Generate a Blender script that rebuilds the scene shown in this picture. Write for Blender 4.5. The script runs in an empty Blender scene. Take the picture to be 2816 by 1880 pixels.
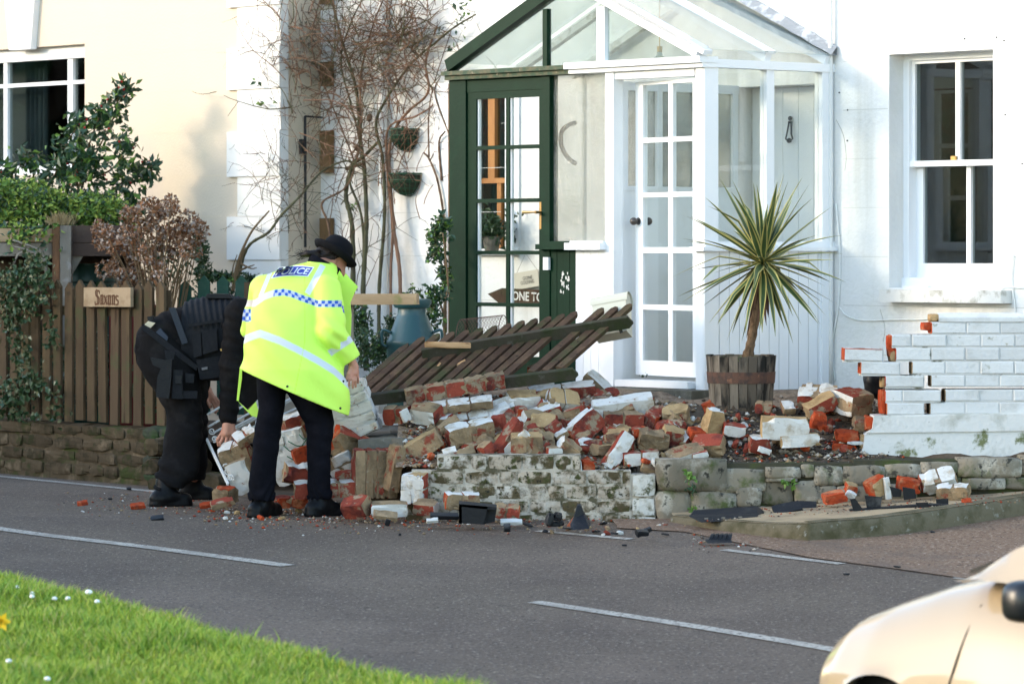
import bpy, bmesh, math, random
import numpy as np
from mathutils import Vector, Matrix, Euler, noise as mnoise
from mathutils.bvhtree import BVHTree

# ------------------------------------------------------------------ camera, sky, sun, exposure
scn = bpy.context.scene
COL = scn.collection
CAM_H = 1.65          # eye height (m)
FPX = 10800.0         # focal length in photo pixels (2816 wide)
CX, HY = 1408.0, 690.0
cam_d = bpy.data.cameras.new("camera")
cam = bpy.data.objects.new("camera", cam_d)
COL.objects.link(cam)
cam.location = (0, 0, CAM_H)
cam.rotation_euler = (math.radians(90), 0, 0)
cam_d.sensor_fit = 'HORIZONTAL'
cam_d.sensor_width = 36.0
cam_d.lens = FPX / 2816.0 * 36.0
cam_d.shift_y = -(940.0 - HY) / 2816.0
cam_d.clip_start = 0.5
cam_d.clip_end = 1500
cam_d.dof.use_dof = True
cam_d.dof.focus_distance = 24.6
cam_d.dof.aperture_fstop = 4.5
scn.camera = cam

SUN_ELEV = 13.5
SUN_DIR = Vector((1.0, 0.15, -math.tan(math.radians(SUN_ELEV)) * math.hypot(1, .15))).normalized()
world = bpy.data.worlds.new("World")
scn.world = world
world.use_nodes = True
wn = world.node_tree.nodes
sky = wn.new('ShaderNodeTexSky')
sky.sky_type = 'NISHITA'
sky.sun_disc = False
sky.sun_elevation = math.radians(SUN_ELEV)
sky.sun_rotation = math.atan2(-SUN_DIR.x, -SUN_DIR.y)
sky.altitude = 20
sky.air_density = 1.0
sky.dust_density = 0.8
sky.ozone_density = 1.0
bg = wn['Background']
world.node_tree.links.new(sky.outputs[0], bg.inputs[0])
bg.inputs[1].default_value = 0.15
sun_d = bpy.data.lights.new("sun", 'SUN')
sun_d.energy = 0.5
sun_d.angle = math.radians(10.0)
sun_d.color = (1.0, 0.84, 0.66)
sun = bpy.data.objects.new("sun", sun_d)
COL.objects.link(sun)
sun.location = (-30, 0, 20)
sun.rotation_euler = SUN_DIR.to_track_quat('-Z', 'Y').to_euler()
scn.view_settings.view_transform = 'Standard'
scn.view_settings.look = 'None'
scn.view_settings.gamma = 1.0
scn.view_settings.use_curve_mapping = False
scn.view_settings.exposure = 2.4
scn.cycles.max_bounces = 8
scn.cycles.transparent_max_bounces = 24
scn.cycles.use_denoising = True
scn.cycles.sample_clamp_indirect = 6.0

rnd = random.Random(7)
nrs = np.random.RandomState(11)

# ------------------------------------------------------------------ coordinates
def at(px, py, y):
    """point at depth y seen at photo pixel (px,py)"""
    return Vector(((px - CX) * y / FPX, y, CAM_H - (py - HY) * y / FPX))
def lerp(a, b, t): return a + (b - a) * t
def interp(x, xs, ys): return float(np.interp(x, xs, ys))
SA, CA = 0.656, 0.755                     # the facades run 41 degrees off the view axis
U = Vector((SA, -CA, 0)); N = Vector((-CA, -SA, 0))
W0 = Vector((2.18, 26.70, 0))             # wall point behind the porch corner
def F(t, d, z): return W0 + U * t + N * d + Vector((0, 0, z))
def fa(px, py, d=0.0):
    o = W0 + N * d; k = (px - CX) / FPX
    t = (k * o.y - o.x) / (U.x - k * U.y)
    y = o.y + U.y * t
    return t, CAM_H - (py - HY) * y / FPX
def ft(px, d=0.0): return fa(px, 0, d)[0]
def fz(px, py, d=0.0): return fa(px, py, d)[1]
def ground_z(y):
    s = min(max(24.0 - y, 0.0), 12.0)
    return -.035 * s - .0027 * s * s
def on_ground(px, py, lift=0.0):
    lo, hi = 12.0, 60.0
    for _ in range(50):
        m = (lo + hi) / 2
        p = HY + (CAM_H - ground_z(m) - lift) * FPX / m
        if p > py: lo = m
        else: hi = m
    return at(px, py, lo)

# ------------------------------------------------------------------ materials
def _n(nt, typ, **kw):
    n = nt.nodes.new(typ)
    for k, v in kw.items(): setattr(n, k, v)
    return n
def mat(name, col, rough=0.7, layers=(), bump=0.0, bscale=60.0, var=0.0, spec=0.3, metal=0.0, bdetail=6.0, stretch=(1, 1, 1), coat=0.0, attr=None):
    """principled paint; layers = (colour, scale, lo, hi[, stretch[, rough]]) mixed in by noise"""
    m = bpy.data.materials.new(name); m.use_nodes = True
    nt = m.node_tree; L = nt.links
    p = nt.nodes['Principled BSDF']
    p.inputs['Roughness'].default_value = rough
    p.inputs['Metallic'].default_value = metal
    p.inputs['Specular IOR Level'].default_value = spec
    if coat: p.inputs['Coat Weight'].default_value = coat; p.inputs['Coat Roughness'].default_value = .06
    tc = _n(nt, 'ShaderNodeTexCoord'); oi = _n(nt, 'ShaderNodeObjectInfo')
    mul = _n(nt, 'ShaderNodeMath', operation='MULTIPLY'); mul.inputs[1].default_value = 61.0
    L.new(oi.outputs['Random'], mul.inputs[0])
    add = _n(nt, 'ShaderNodeVectorMath', operation='ADD')
    L.new(tc.outputs['Object'], add.inputs[0]); L.new(mul.outputs[0], add.inputs[1])
    src = None
    if attr:
        a = _n(nt, 'ShaderNodeAttribute'); a.attribute_name = attr
        src = a.outputs['Color']
    else:
        rgb = _n(nt, 'ShaderNodeRGB'); rgb.outputs[0].default_value = (*col, 1); src = rgb.outputs[0]
    for ly in layers:
        c2, sc, lo, hi = ly[:4]
        st = ly[4] if len(ly) > 4 and ly[4] else None
        vec = add.outputs[0]
        if st:
            mp = _n(nt, 'ShaderNodeMapping'); mp.inputs['Scale'].default_value = st
            L.new(vec, mp.inputs[0]); vec = mp.outputs[0]
        nz = _n(nt, 'ShaderNodeTexNoise'); nz.inputs['Scale'].default_value = sc
        nz.inputs['Detail'].default_value = 7.0; nz.inputs['Roughness'].default_value = 0.62
        L.new(vec, nz.inputs['Vector'])
        mr = _n(nt, 'ShaderNodeMapRange'); mr.clamp = True
        mr.inputs[1].default_value = lo; mr.inputs[2].default_value = hi
        L.new(nz.outputs[0], mr.inputs[0])
        mx = _n(nt, 'ShaderNodeMix', data_type='RGBA')
        L.new(mr.outputs[0], mx.inputs[0]); L.new(src, mx.inputs[6]); mx.inputs[7].default_value = (*c2, 1)
        src = mx.outputs[2]
    if var:
        hs = _n(nt, 'ShaderNodeHueSaturation')
        mr = _n(nt, 'ShaderNodeMapRange'); mr.inputs[3].default_value = 1 - var; mr.inputs[4].default_value = 1 + var
        L.new(oi.outputs['Random'], mr.inputs[0]); L.new(mr.outputs[0], hs.inputs['Value'])
        L.new(src, hs.inputs['Color']); src = hs.outputs[0]
    L.new(src, p.inputs['Base Color'])
    if bump:
        nz = _n(nt, 'ShaderNodeTexNoise'); nz.inputs['Scale'].default_value = bscale
        nz.inputs['Detail'].default_value = bdetail
        mp = _n(nt, 'ShaderNodeMapping'); mp.inputs['Scale'].default_value = stretch
        L.new(add.outputs[0], mp.inputs[0]); L.new(mp.outputs[0], nz.inputs['Vector'])
        b = _n(nt, 'ShaderNodeBump'); b.inputs['Strength'].default_value = min(1, bump); b.inputs['Distance'].default_value = 0.01 * max(1, bump)
        L.new(nz.outputs[0], b.inputs['Height']); L.new(b.outputs[0], p.inputs['Normal'])
    return m
def glass(name, tint=(1, 1, 1), gloss=0.06, rough=0.0, bump=0.0, bscale=120, milk=0.0, milkcol=(.8, .82, .8), layers=()):
    """clear or patterned pane: transparent + a fresnel reflection (+ some milky scatter)"""
    m = bpy.data.materials.new(name); m.use_nodes = True
    nt = m.node_tree; L = nt.links; nt.nodes.remove(nt.nodes['Principled BSDF'])
    out = nt.nodes['Material Output']
    tr = _n(nt, 'ShaderNodeBsdfTransparent'); tr.inputs[0].default_value = (*tint, 1)
    gl = _n(nt, 'ShaderNodeBsdfGlossy'); gl.inputs['Roughness'].default_value = rough
    fr = _n(nt, 'ShaderNodeLayerWeight'); fr.inputs[0].default_value = .5
    pw = _n(nt, 'ShaderNodeMath', operation='POWER'); pw.inputs[1].default_value = 5.0
    L.new(fr.outputs['Facing'], pw.inputs[0])
    ma = _n(nt, 'ShaderNodeMath', operation='MULTIPLY_ADD'); ma.inputs[1].default_value = .9; ma.inputs[2].default_value = gloss
    ma.use_clamp = True
    L.new(pw.outputs[0], ma.inputs[0])
    base = tr.outputs[0]
    tc = _n(nt, 'ShaderNodeTexCoord')
    if milk:
        df = _n(nt, 'ShaderNodeBsdfDiffuse'); df.inputs[0].default_value = (*milkcol, 1)
        tl = _n(nt, 'ShaderNodeBsdfTranslucent'); tl.inputs[0].default_value = (*milkcol, 1)
        m1 = _n(nt, 'ShaderNodeMixShader'); m1.inputs[0].default_value = .5
        L.new(df.outputs[0], m1.inputs[1]); L.new(tl.outputs[0], m1.inputs[2])
        for c2, sc, lo, hi in layers:
            nz = _n(nt, 'ShaderNodeTexNoise'); nz.inputs['Scale'].default_value = sc; nz.inputs['Detail'].default_value = 6
            L.new(tc.outputs['Object'], nz.inputs['Vector'])
            mr = _n(nt, 'ShaderNodeMapRange'); mr.inputs[1].default_value = lo; mr.inputs[2].default_value = hi
            L.new(nz.outputs[0], mr.inputs[0])
            mx = _n(nt, 'ShaderNodeMix', data_type='RGBA'); L.new(mr.outputs[0], mx.inputs[0])
            mx.inputs[6].default_value = (*milkcol, 1); mx.inputs[7].default_value = (*c2, 1)
            L.new(mx.outputs[2], df.inputs[0]); L.new(mx.outputs[2], tl.inputs[0])
        m2 = _n(nt, 'ShaderNodeMixShader'); m2.inputs[0].default_value = milk
        L.new(tr.outputs[0], m2.inputs[1]); L.new(m1.outputs[0], m2.inputs[2]); base = m2.outputs[0]
    mx = _n(nt, 'ShaderNodeMixShader')
    L.new(ma.outputs[0], mx.inputs[0]); L.new(base, mx.inputs[1]); L.new(gl.outputs[0], mx.inputs[2])
    if bump:
        vo = _n(nt, 'ShaderNodeTexNoise'); vo.inputs['Scale'].default_value = bscale; vo.inputs['Detail'].default_value = 1
        L.new(tc.outputs['Object'], vo.inputs['Vector'])
        b = _n(nt, 'ShaderNodeBump'); b.inputs['Strength'].default_value = bump; b.inputs['Distance'].default_value = .02
        L.new(vo.outputs[0], b.inputs['Height']); L.new(b.outputs[0], gl.inputs['Normal'])
        if milk: L.new(b.outputs[0], df.inputs['Normal'])
    L.new(mx.outputs[0], out.inputs[0])
    return m

WHITE = (.80, .80, .79)
m_render = mat("white_render", (.76, .755, .735), .88, [((.60, .62, .57), 1.3, .54, .80), ((.44, .46, .38), 9, .68, .78), ((.62, .61, .57), .9, .5, .75, (6, 6, .5))], .6, 30, spec=.1)
m_render_low = mat("white_render_stained", (.80, .80, .77), .85, [((.60, .66, .60), 2.2, .5, .75), ((.40, .42, .34), 10, .66, .76), ((.20, .20, .16), 30, .74, .78)], .4, 55, spec=.15)
m_cream = mat("cream_render", (.62, .53, .42), .9, [((.70, .60, .44), 1.1, .5, .8), ((.62, .56, .42), 6, .66, .85)], .25, 60, spec=.1)
m_quoin = mat("white_quoin_paint", (.72, .71, .68), .85, [((.68, .67, .60), 2, .55, .8)], .2, 60, spec=.1)
m_gloss = mat("white_gloss_paint", (.80, .815, .83), .32, [((.70, .71, .70), 4, .62, .85)], .1, 24, spec=.3)
m_oldwhite = mat("weathered_white_paint", (.66, .66, .63), .7, [((.38, .37, .32), 9, .53, .68), ((.25, .24, .22), 34, .7, .76)], .2, 50)
m_green = mat("dark_green_paint", (.0026, .0205, .0095), .5, [((.004, .028, .013), 6, .5, .7), ((.06, .065, .04), 40, .75, .78)], .12, 40, spec=.12)
m_greendirt = mat("dirty_green_paint", (.016, .05, .026), .6, [((.10, .09, .05), 14, .45, .65), ((.30, .26, .18), 30, .62, .7)], .3, 40)
m_woodwarm = mat("varnished_wood", (.42, .19, .06), .45, [((.28, .11, .03), 10, .4, .7, (1, 1, .15))])
m_dark = mat("dark_interior", (.012, .011, .010), .9)
m_roomgrey = mat("dim_interior_wall", (.024, .024, .026), .9, [((.05, .045, .04), 2, .4, .6)])
m_curtain = mat("grey_curtain", (.15, .155, .15), .9)
m_curtain2 = mat("pale_net_curtain", (.085, .10, .105), .9)
m_clear = glass("clear_glass", (.97, .985, .975), .05)
m_winglass = glass("window_glass", (.70, .75, .74), .075)
m_roofglass = glass("roof_glass", (.90, .94, .93), .03, milk=.17, milkcol=(.52, .55, .53), layers=[((.30, .32, .28), 5, .48, .7)])
m_obscure = glass("obscured_glass", (.85, .88, .86), .09, .12, .9, 75, milk=.34, milkcol=(.50, .50, .45), layers=[((.30, .30, .24), 3.2, .5, .68)])
m_rippled = glass("rippled_glass", (.80, .82, .80), .08, .1, .9, 90, milk=.25, milkcol=(.45, .46, .46), layers=[((.22, .22, .21), 12, .45, .6)])
m_lead = mat("lead_flashing", (.30, .31, .32), .6, [((.55, .56, .57), 8, .5, .6), ((.16, .16, .16), 20, .6, .7)], .6, 30)
m_brass = mat("aged_brass", (.42, .28, .11), .35, metal=.9)
m_bronze = mat("dark_bronze", (.05, .042, .038), .3, spec=.6)
m_iron = mat("black_iron", (.018, .02, .022), .5, [((.06, .05, .04), 20, .6, .7)], .2, 60)
m_wood = mat("fence_brown_wood", (.078, .052, .031), .85, [((.115, .080, .042), 7, .45, .7, (1, 1, .12)), ((.06, .072, .03), 5, .56, .72), ((.04, .025, .015), 22, .6, .72, (1, 1, .1))], .35, 40, var=.16, spec=.1, stretch=(1, 1, .12))
m_gatewood = mat("gate_old_wood", (.062, .038, .026), .85, [((.10, .062, .038), 9, .45, .65, (1, 1, .2)), ((.052, .055, .024), 5, .5, .66), ((.025, .018, .013), 25, .6, .7)], .4, 45, var=.2, spec=.1)
m_gaterail = mat("gate_rail_wood", (.055, .047, .034), .9, [((.035, .040, .018), 6, .45, .62), ((.11, .10, .085), 14, .6, .75)], .4, 45, spec=.1)
m_splinter = mat("freshly_split_wood", (.52, .31, .16), .8, [((.34, .18, .08), 14, .45, .65, (.2, 1, 1))], .4, 50)
m_plank = mat("pale_plank", (.42, .30, .18), .8, [((.30, .20, .11), 8, .45, .65, (.15, 1, 1)), ((.20, .19, .07), 5, .60, .7)], .2, 40)
m_greywood = mat("grey_weathered_wood", (.23, .205, .17), .85, [((.13, .11, .09), 9, .45, .65, (1, 1, .1)), ((.34, .32, .30), 7, .58, .7)], .4, 40, spec=.1)
m_darkwood = mat("dark_sleeper_wood", (.075, .052, .042), .85, [((.12, .09, .06), 8, .5, .7, (.15, 1, 1))], .3, 40, spec=.1)
m_barrel = mat("barrel_oak", (.125, .100, .075), .85, [((.22, .185, .145), 9, .47, .65, (1, 1, .12)), ((.022, .02, .017), 6, .50, .62, (1, 1, .35)), ((.20, .105, .05), 4, .62, .8)], .45, 45, var=.18, spec=.1, stretch=(1, 1, .1))
m_rust = mat("rusty_band", (.105, .05, .032), .75, [((.055, .035, .028), 16, .45, .6), ((.20, .09, .05), 22, .6, .7)], .3, 60)
m_asphalt = mat("asphalt", (.110, .083, .062), .88, [((.086, .064, .050), .8, .40, .62, (1, 1, 1)), ((.130, .097, .074), .35, .5, .62), ((.25, .205, .165), 50, .57, .66), ((.034, .028, .024), 44, .56, .65)], .9, 50, spec=.18)
m_roadpaint = mat("worn_road_paint", (.36, .325, .275), .8, [((.10, .085, .072), 46, .52, .60), ((.22, .195, .165), 4, .48, .66)], .3, 120)
m_soil = mat("soil", (.075, .054, .038), .95, [((.11, .085, .06), 14, .45, .65), ((.03, .022, .018), 6, .5, .7)], .8, 50, spec=.1)
m_verge = mat("verge_dirt", (.13, .092, .062), .95, [((.07, .055, .038), 5, .45, .62), ((.06, .07, .025), 9, .60, .70)], .6, 60, spec=.1)
m_terr = mat("terrace_gravel", (.27, .195, .135), .95, [((.13, .095, .07), 22, .45, .6), ((.36, .31, .26), 60, .58, .66)], .8, 90, spec=.1)
m_pave = mat("pavement_concrete", (.36, .27, .165), .9, [((.19, .145, .095), 3, .45, .65), ((.11, .105, .06), 7, .60, .72), ((.36, .30, .22), 90, .60, .70)], .6, 110, spec=.15)
m_kerb = mat("mossy_kerb_concrete", (.125, .105, .068), .9, [((.066, .058, .030), 7, .45, .63), ((.22, .21, .175), 18, .60, .70)], .6, 60, spec=.1)
m_drive = mat("driveway_chippings", (.185, .118, .078), .92, [((.34, .26, .20), 48, .56, .62), ((.055, .036, .026), 42, .55, .64), ((.12, .09, .07), 1.5, .5, .7)], 1.0, 45, spec=.12)
m_conc = mat("concrete_slab", (.17, .155, .13), .9, [((.10, .095, .075), 5, .45, .62), ((.28, .26, .23), 30, .6, .7)], .5, 60, spec=.1)
# masonry
m_red = mat("red_brick", (.225, .048, .030), .92, [((.26, .205, .14), 11, .535, .60), ((.10, .028, .024), 7, .52, .66), ((.30, .10, .06), 40, .62, .72)], .55, 70, var=.2, spec=.08)
m_fresh = mat("fresh_broken_brick", (.33, .050, .018), .95, [((.36, .14, .07), 13, .50, .64), ((.15, .030, .018), 16, .54, .66)], .9, 50, var=.15, spec=.05)
m_mortar = mat("mortar_coated_brick", (.27, .19, .112), .95, [((.145, .105, .066), 8, .45, .62), ((.21, .055, .035), 9, .585, .65), ((.33, .27, .19), 30, .6, .7)], .7, 60, var=.16, spec=.05)
m_mortar_y = mat("sandy_mortar", (.36, .245, .125), .95, [((.23, .15, .075), 9, .45, .65), ((.45, .34, .2), 26, .6, .7)], .8, 55, spec=.05)
m_wpaint = mat("white_painted_brick", (.55, .535, .50), .85, [((.38, .33, .26), 11, .50, .64), ((.22, .10, .07), 22, .66, .70), ((.14, .13, .10), 50, .66, .72)], .4, 55, spec=.15)
m_wallwhite = mat("white_painted_wall_brick", (.56, .57, .565), .8, [((.45, .45, .43), 6, .52, .72), ((.30, .30, .25), 16, .64, .72), ((.13, .13, .09), 38, .68, .74)], .5, 40, var=.06, spec=.12)
m_joint = mat("dirty_painted_joint", (.50, .50, .485), .9, [((.10, .10, .065), 7, .55, .64)], .5, 60, spec=.05)
m_plinth = mat("plinth_render", (.58, .58, .56), .85, [((.40, .40, .36), 6, .5, .68), ((.15, .165, .08), 4.6, .60, .66), ((.07, .07, .045), 24, .66, .72)], .6, 30, spec=.1)
m_mossbrick = mat("mossy_whitewashed_brick", (.40, .335, .26), .92, [((.50, .46, .40), 6, .5, .65), ((.085, .066, .036), 8.5, .45, .56), ((.058, .060, .024), 20, .53, .62), ((.025, .025, .018), 34, .60, .66)], .8, 40, var=.12, spec=.05)
m_mossjoint = mat("whitewashed_joint", (.44, .39, .32), .95, [((.09, .08, .05), 9, .47, .58)], .7, 50, spec=.05)
m_quoinw = mat("corner_whitewash", (.52, .50, .45), .9, [((.26, .24, .18), 11, .49, .62), ((.09, .09, .05), 18, .56, .65)], .7, 40, spec=.05)
m_stone = mat("grey_rubble_stone", (.185, .160, .120), .92, [((.36, .33, .27), 9, .50, .63), ((.070, .085, .032), 6, .54, .66), ((.045, .042, .034), 18, .55, .64)], .9, 24, var=.25, spec=.08)
m_stonejoint = mat("dark_stone_joint", (.055, .052, .036), .95, [((.06, .075, .025), 6, .5, .65)], .8, 40, spec=.05)
m_bstone = mat("brown_wall_stone", (.080, .057, .034), .92, [((.15, .11, .07), 7, .52, .66), ((.045, .036, .020), 8, .48, .62), ((.050, .058, .018), 4, .54, .66)], .9, 30, var=.22, spec=.08)
m_mossstone = mat("mossy_dark_stone", (.05, .052, .038), .92, [((.035, .06, .022), 6, .45, .6), ((.11, .10, .075), 16, .6, .7)], .8, 30, spec=.08)
m_plastic = mat("black_plastic", (.0085, .009, .011), .45, [((.03, .03, .031), 9, .58, .7)], .2, 40, spec=.22)
m_plastic2 = mat("scuffed_black_plastic", (.012, .0125, .014), .6, [((.05, .05, .05), 12, .58, .68)], .3, 60, spec=.2)
m_oranged = mat("orange_lens", (.45, .10, .03), .4)
# plants and cloth
m_leafd = mat("dark_glossy_leaf", (.020, .052, .022), .38, [((.035, .082, .032), 30, .45, .6)], spec=.45)
m_leafm = mat("mid_green_leaf", (.095, .175, .032), .55, [((.14, .23, .045), 20, .5, .65)], spec=.25)
m_leafy = mat("yellow_green_leaf", (.23, .30, .055), .6, spec=.2)
m_leafiv = mat("ivy_leaf", (.035, .066, .022), .5, [((.055, .09, .04), 24, .5, .6)], spec=.3)
m_leafiv2 = mat("pale_ivy_leaf", (.125, .125, .06), .55, spec=.3)
m_dry = mat("dry_grass", (.30, .22, .11), .9)
m_dead = mat("dead_flower_petal", (.22, .105, .052), .85, [((.33, .22, .16), 40, .5, .62)], var=.22, spec=.1)
m_dead2 = mat("faded_flower_petal", (.33, .265, .225), .85, var=.15, spec=.1)
m_stalk = mat("woody_stalk", (.155, .105, .06), .85, spec=.1)
m_vine = mat("bare_vine_bark", (.17, .105, .068), .85, [((.075, .05, .035), 12, .45, .65)], spec=.1)
m_vineg = mat("greenish_stem", (.085, .082, .045), .8, [((.055, .045, .03), 12, .5, .65)], spec=.1)
m_vinep = mat("reddish_twig", (.20, .115, .075), .85, spec=.1)
m_berry = mat("red_berry", (.35, .015, .012), .4)
m_palmtrunk = mat("fibrous_palm_trunk", (.165, .105, .062), .9, [((.08, .05, .03), 40, .45, .6, (1, 1, .4))], .8, 60, spec=.1)
m_petalw = mat("white_petal", (.8, .8, .78), .6)
m_petaly = mat("yellow_petal", (.75, .50, .02), .6)
# ------------------------------------------------------------------ geometry helpers
class MB:
    def __init__(s): s.v = []; s.f = []; s.m = []
    def add(s, vs, fs, m=0):
        o = len(s.v); s.v.extend([tuple(v) for v in vs])
        for f in fs: s.f.append([i + o for i in f]); s.m.append(m)
    def hexa(s, p, m=0):
        """8 points: bottom ring 0-3, top ring 4-7"""
        s.add(p, [(3, 2, 1, 0), (4, 5, 6, 7), (0, 1, 5, 4), (1, 2, 6, 5), (2, 3, 7, 6), (3, 0, 4, 7)], m)
    def box(s, x0, x1, y0, y1, z0, z1, m=0):
        s.hexa([(x0, y0, z0), (x1, y0, z0), (x1, y1, z0), (x0, y1, z0), (x0, y0, z1), (x1, y0, z1), (x1, y1, z1), (x0, y1, z1)], m)
    def fbox(s, t0, t1, d0, d1, z0, z1, m=0):
        s.hexa([F(t0, d1, z0), F(t1, d1, z0), F(t1, d0, z0), F(t0, d0, z0), F(t0, d1, z1), F(t1, d1, z1), F(t1, d0, z1), F(t0, d0, z1)], m)
    def obox(s, c, ax, ay, az, lx, ly, lz, m=0):
        c = Vector(c); a = Vector(ax).normalized() * lx / 2; b = Vector(ay).normalized() * ly / 2; d = Vector(az).normalized() * lz / 2
        s.hexa([c - a - b - d, c + a - b - d, c + a + b - d, c - a + b - d, c - a - b + d, c + a - b + d, c + a + b + d, c - a + b + d], m)
    def bar(s, p, q, w, h, up=(0, 0, 1), m=0):
        p = Vector(p); q = Vector(q); a = (q - p).normalized(); b = Vector(up).cross(a)
        if b.length < 1e-4: b = Vector((1, 0, 0))
        b.normalize(); d = a.cross(b)
        s.obox((p + q) / 2, a, b, d, (q - p).length, w, h, m)
    def prism(s, poly, ext, m=0, mside=None):
        """polygon (list of points) swept by vector ext"""
        n = len(poly); ext = Vector(ext); a = [Vector(p) for p in poly]; b = [p + ext for p in a]
        s.add(a + b, [list(range(n))[::-1], list(range(n, 2 * n))], m)
        s.add(a + b, [(i, (i + 1) % n, n + (i + 1) % n, n + i) for i in range(n)], m if mside is None else mside)
    def tube(s, pts, rad, seg=6, m=0, cap=True):
        pts = [Vector(p) for p in pts]; n = len(pts)
        if not hasattr(rad, '__len__'): rad = [rad] * n
        o = []; prev = None
        for i in range(n):
            d = (pts[min(i + 1, n - 1)] - pts[max(i - 1, 0)])
            if d.length < 1e-9: d = Vector((0, 0, 1))
            d.normalize()
            if prev is None:
                a = d.cross(Vector((0, 0, 1)));
                if a.length < .1: a = d.cross(Vector((1, 0, 0)))
            else: a = prev - d * prev.dot(d)
            a.normalize(); prev = a; b = d.cross(a)
            for k in range(seg):
                th = 2 * math.pi * k / seg
                o.append(pts[i] + (a * math.cos(th) + b * math.sin(th)) * rad[i])
        fs = [(i * seg + k, i * seg + (k + 1) % seg, (i + 1) * seg + (k + 1) % seg, (i + 1) * seg + k) for i in range(n - 1) for k in range(seg)]
        if cap: fs += [list(range(seg))[::-1], [(n - 1) * seg + k for k in range(seg)]]
        s.add(o, fs, m)
    def lathe(s, c, prof, seg=24, m=0, ax=None, cap=True):
        c = Vector(c); A, B, D = ax if ax else (Vector((1, 0, 0)), Vector((0, 1, 0)), Vector((0, 0, 1)))
        o = [c + (A * math.cos(2 * math.pi * k / seg) + B * math.sin(2 * math.pi * k / seg)) * r + D * h for r, h in prof for k in range(seg)]
        n = len(prof)
        fs = [(i * seg + k, i * seg + (k + 1) % seg, (i + 1) * seg + (k + 1) % seg, (i + 1) * seg + k) for i in range(n - 1) for k in range(seg)]
        if cap: fs += [list(range(seg))[::-1], [(n - 1) * seg + k for k in range(seg)]]
        s.add(o, fs, m)
    def ball(s, c, r, seg=10, rings=6, m=0, sc=(1, 1, 1)):
        c = Vector(c)
        prof = [(math.sin(math.pi * (i + .01) / (rings + .02)), -math.cos(math.pi * (i + .01) / (rings + .02))) for i in range(rings + 1)]
        o = [c + Vector((math.cos(2 * math.pi * k / seg) * a * r * sc[0], math.sin(2 * math.pi * k / seg) * a * r * sc[1], h * r * sc[2])) for a, h in prof for k in range(seg)]
        fs = [(i * seg + k, i * seg + (k + 1) % seg, (i + 1) * seg + (k + 1) % seg, (i + 1) * seg + k) for i in range(rings) for k in range(seg)]
        s.add(o, fs, m)
    def mesh(s, name, off=(0, 0, 0), smooth=False, recalc=True, mats=()):
        me = bpy.data.meshes.new(name)
        off = Vector(off)
        me.from_pydata([tuple(Vector(v) - off) for v in s.v], [], s.f)
        for mm in mats: me.materials.append(mm)
        if len(mats) > 1: me.polygons.foreach_set('material_index', s.m)
        if recalc:
            b = bmesh.new(); b.from_mesh(me); bmesh.ops.recalc_face_normals(b, faces=b.faces); b.to_mesh(me); b.free()
        if smooth:
            me.polygons.foreach_set('use_smooth', [True] * len(me.polygons))
            if smooth is not True: me.set_sharp_from_angle(angle=math.radians(smooth))
        me.update()
        return me
def lst(m): return list(m) if isinstance(m, (list, tuple)) else [m]
def thing(name, label, cat, loc, group=None, kind=None):
    o = bpy.data.objects.new(name, None); COL.objects.link(o); o.location = loc; o.empty_display_size = .1
    tag(o, label, cat, group, kind); return o
def tag(o, label=None, cat=None, group=None, kind=None):
    if label: o['label'] = label
    if cat: o['category'] = cat
    if group: o['group'] = group
    if kind: o['kind'] = kind
    return o
def wloc(o):
    v = Vector(o.location)
    while o.parent: o = o.parent; v += Vector(o.location)
    return v
def part(name, mb, mats, parent, smooth=False, recalc=True, label=None, origin=None):
    """a mesh child; its geometry is given in world coordinates"""
    base = wloc(parent); org = Vector(origin) if origin is not None else base
    me = mb.mesh(name, org, smooth, recalc, lst(mats)) if isinstance(mb, MB) else mb
    o = bpy.data.objects.new(name, me); COL.objects.link(o); o.parent = parent; o.location = org - base
    if label: o['label'] = label
    return o
def link_part(name, me, parent, loc, rot=None, scale=None):
    o = bpy.data.objects.new(name, me); COL.objects.link(o); o.parent = parent
    o.location = Vector(loc) - wloc(parent)
    if rot is not None: o.rotation_euler = rot
    if scale is not None: o.scale = scale
    return o
def solo(name, mb, mats, label, cat, group=None, kind=None, smooth=False, recalc=True, loc=None):
    if loc is None:
        a = np.array([tuple(v) for v in mb.v]); loc = ((a[:, 0].min() + a[:, 0].max()) / 2, (a[:, 1].min() + a[:, 1].max()) / 2, a[:, 2].min())
    o = bpy.data.objects.new(name, mb.mesh(name, loc, smooth, recalc, lst(mats))); COL.objects.link(o); o.location = loc
    return tag(o, label, cat, group, kind)
def structure(name, mb, mats, smooth=False):
    o = bpy.data.objects.new(name, mb.mesh(name, (0, 0, 0), smooth, True, lst(mats))); COL.objects.link(o); o['kind'] = 'structure'; return o
def text_mesh(txt, size, ext=0.0, shear=0.0, off=0.0, space=1.0):
    """lettering as a mesh in the XY plane, centred"""
    cu = bpy.data.curves.new('lettering', 'FONT'); cu.body = txt; cu.size = size; cu.extrude = ext; cu.shear = shear
    cu.align_x = 'CENTER'; cu.align_y = 'CENTER'; cu.offset = off; cu.resolution_u = 3; cu.space_character = space
    o = bpy.data.objects.new('lettering', cu); COL.objects.link(o)
    dg = bpy.context.evaluated_depsgraph_get()
    me = bpy.data.meshes.new_from_object(o.evaluated_get(dg))
    bpy.data.objects.remove(o); bpy.data.curves.remove(cu)
    return me
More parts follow.
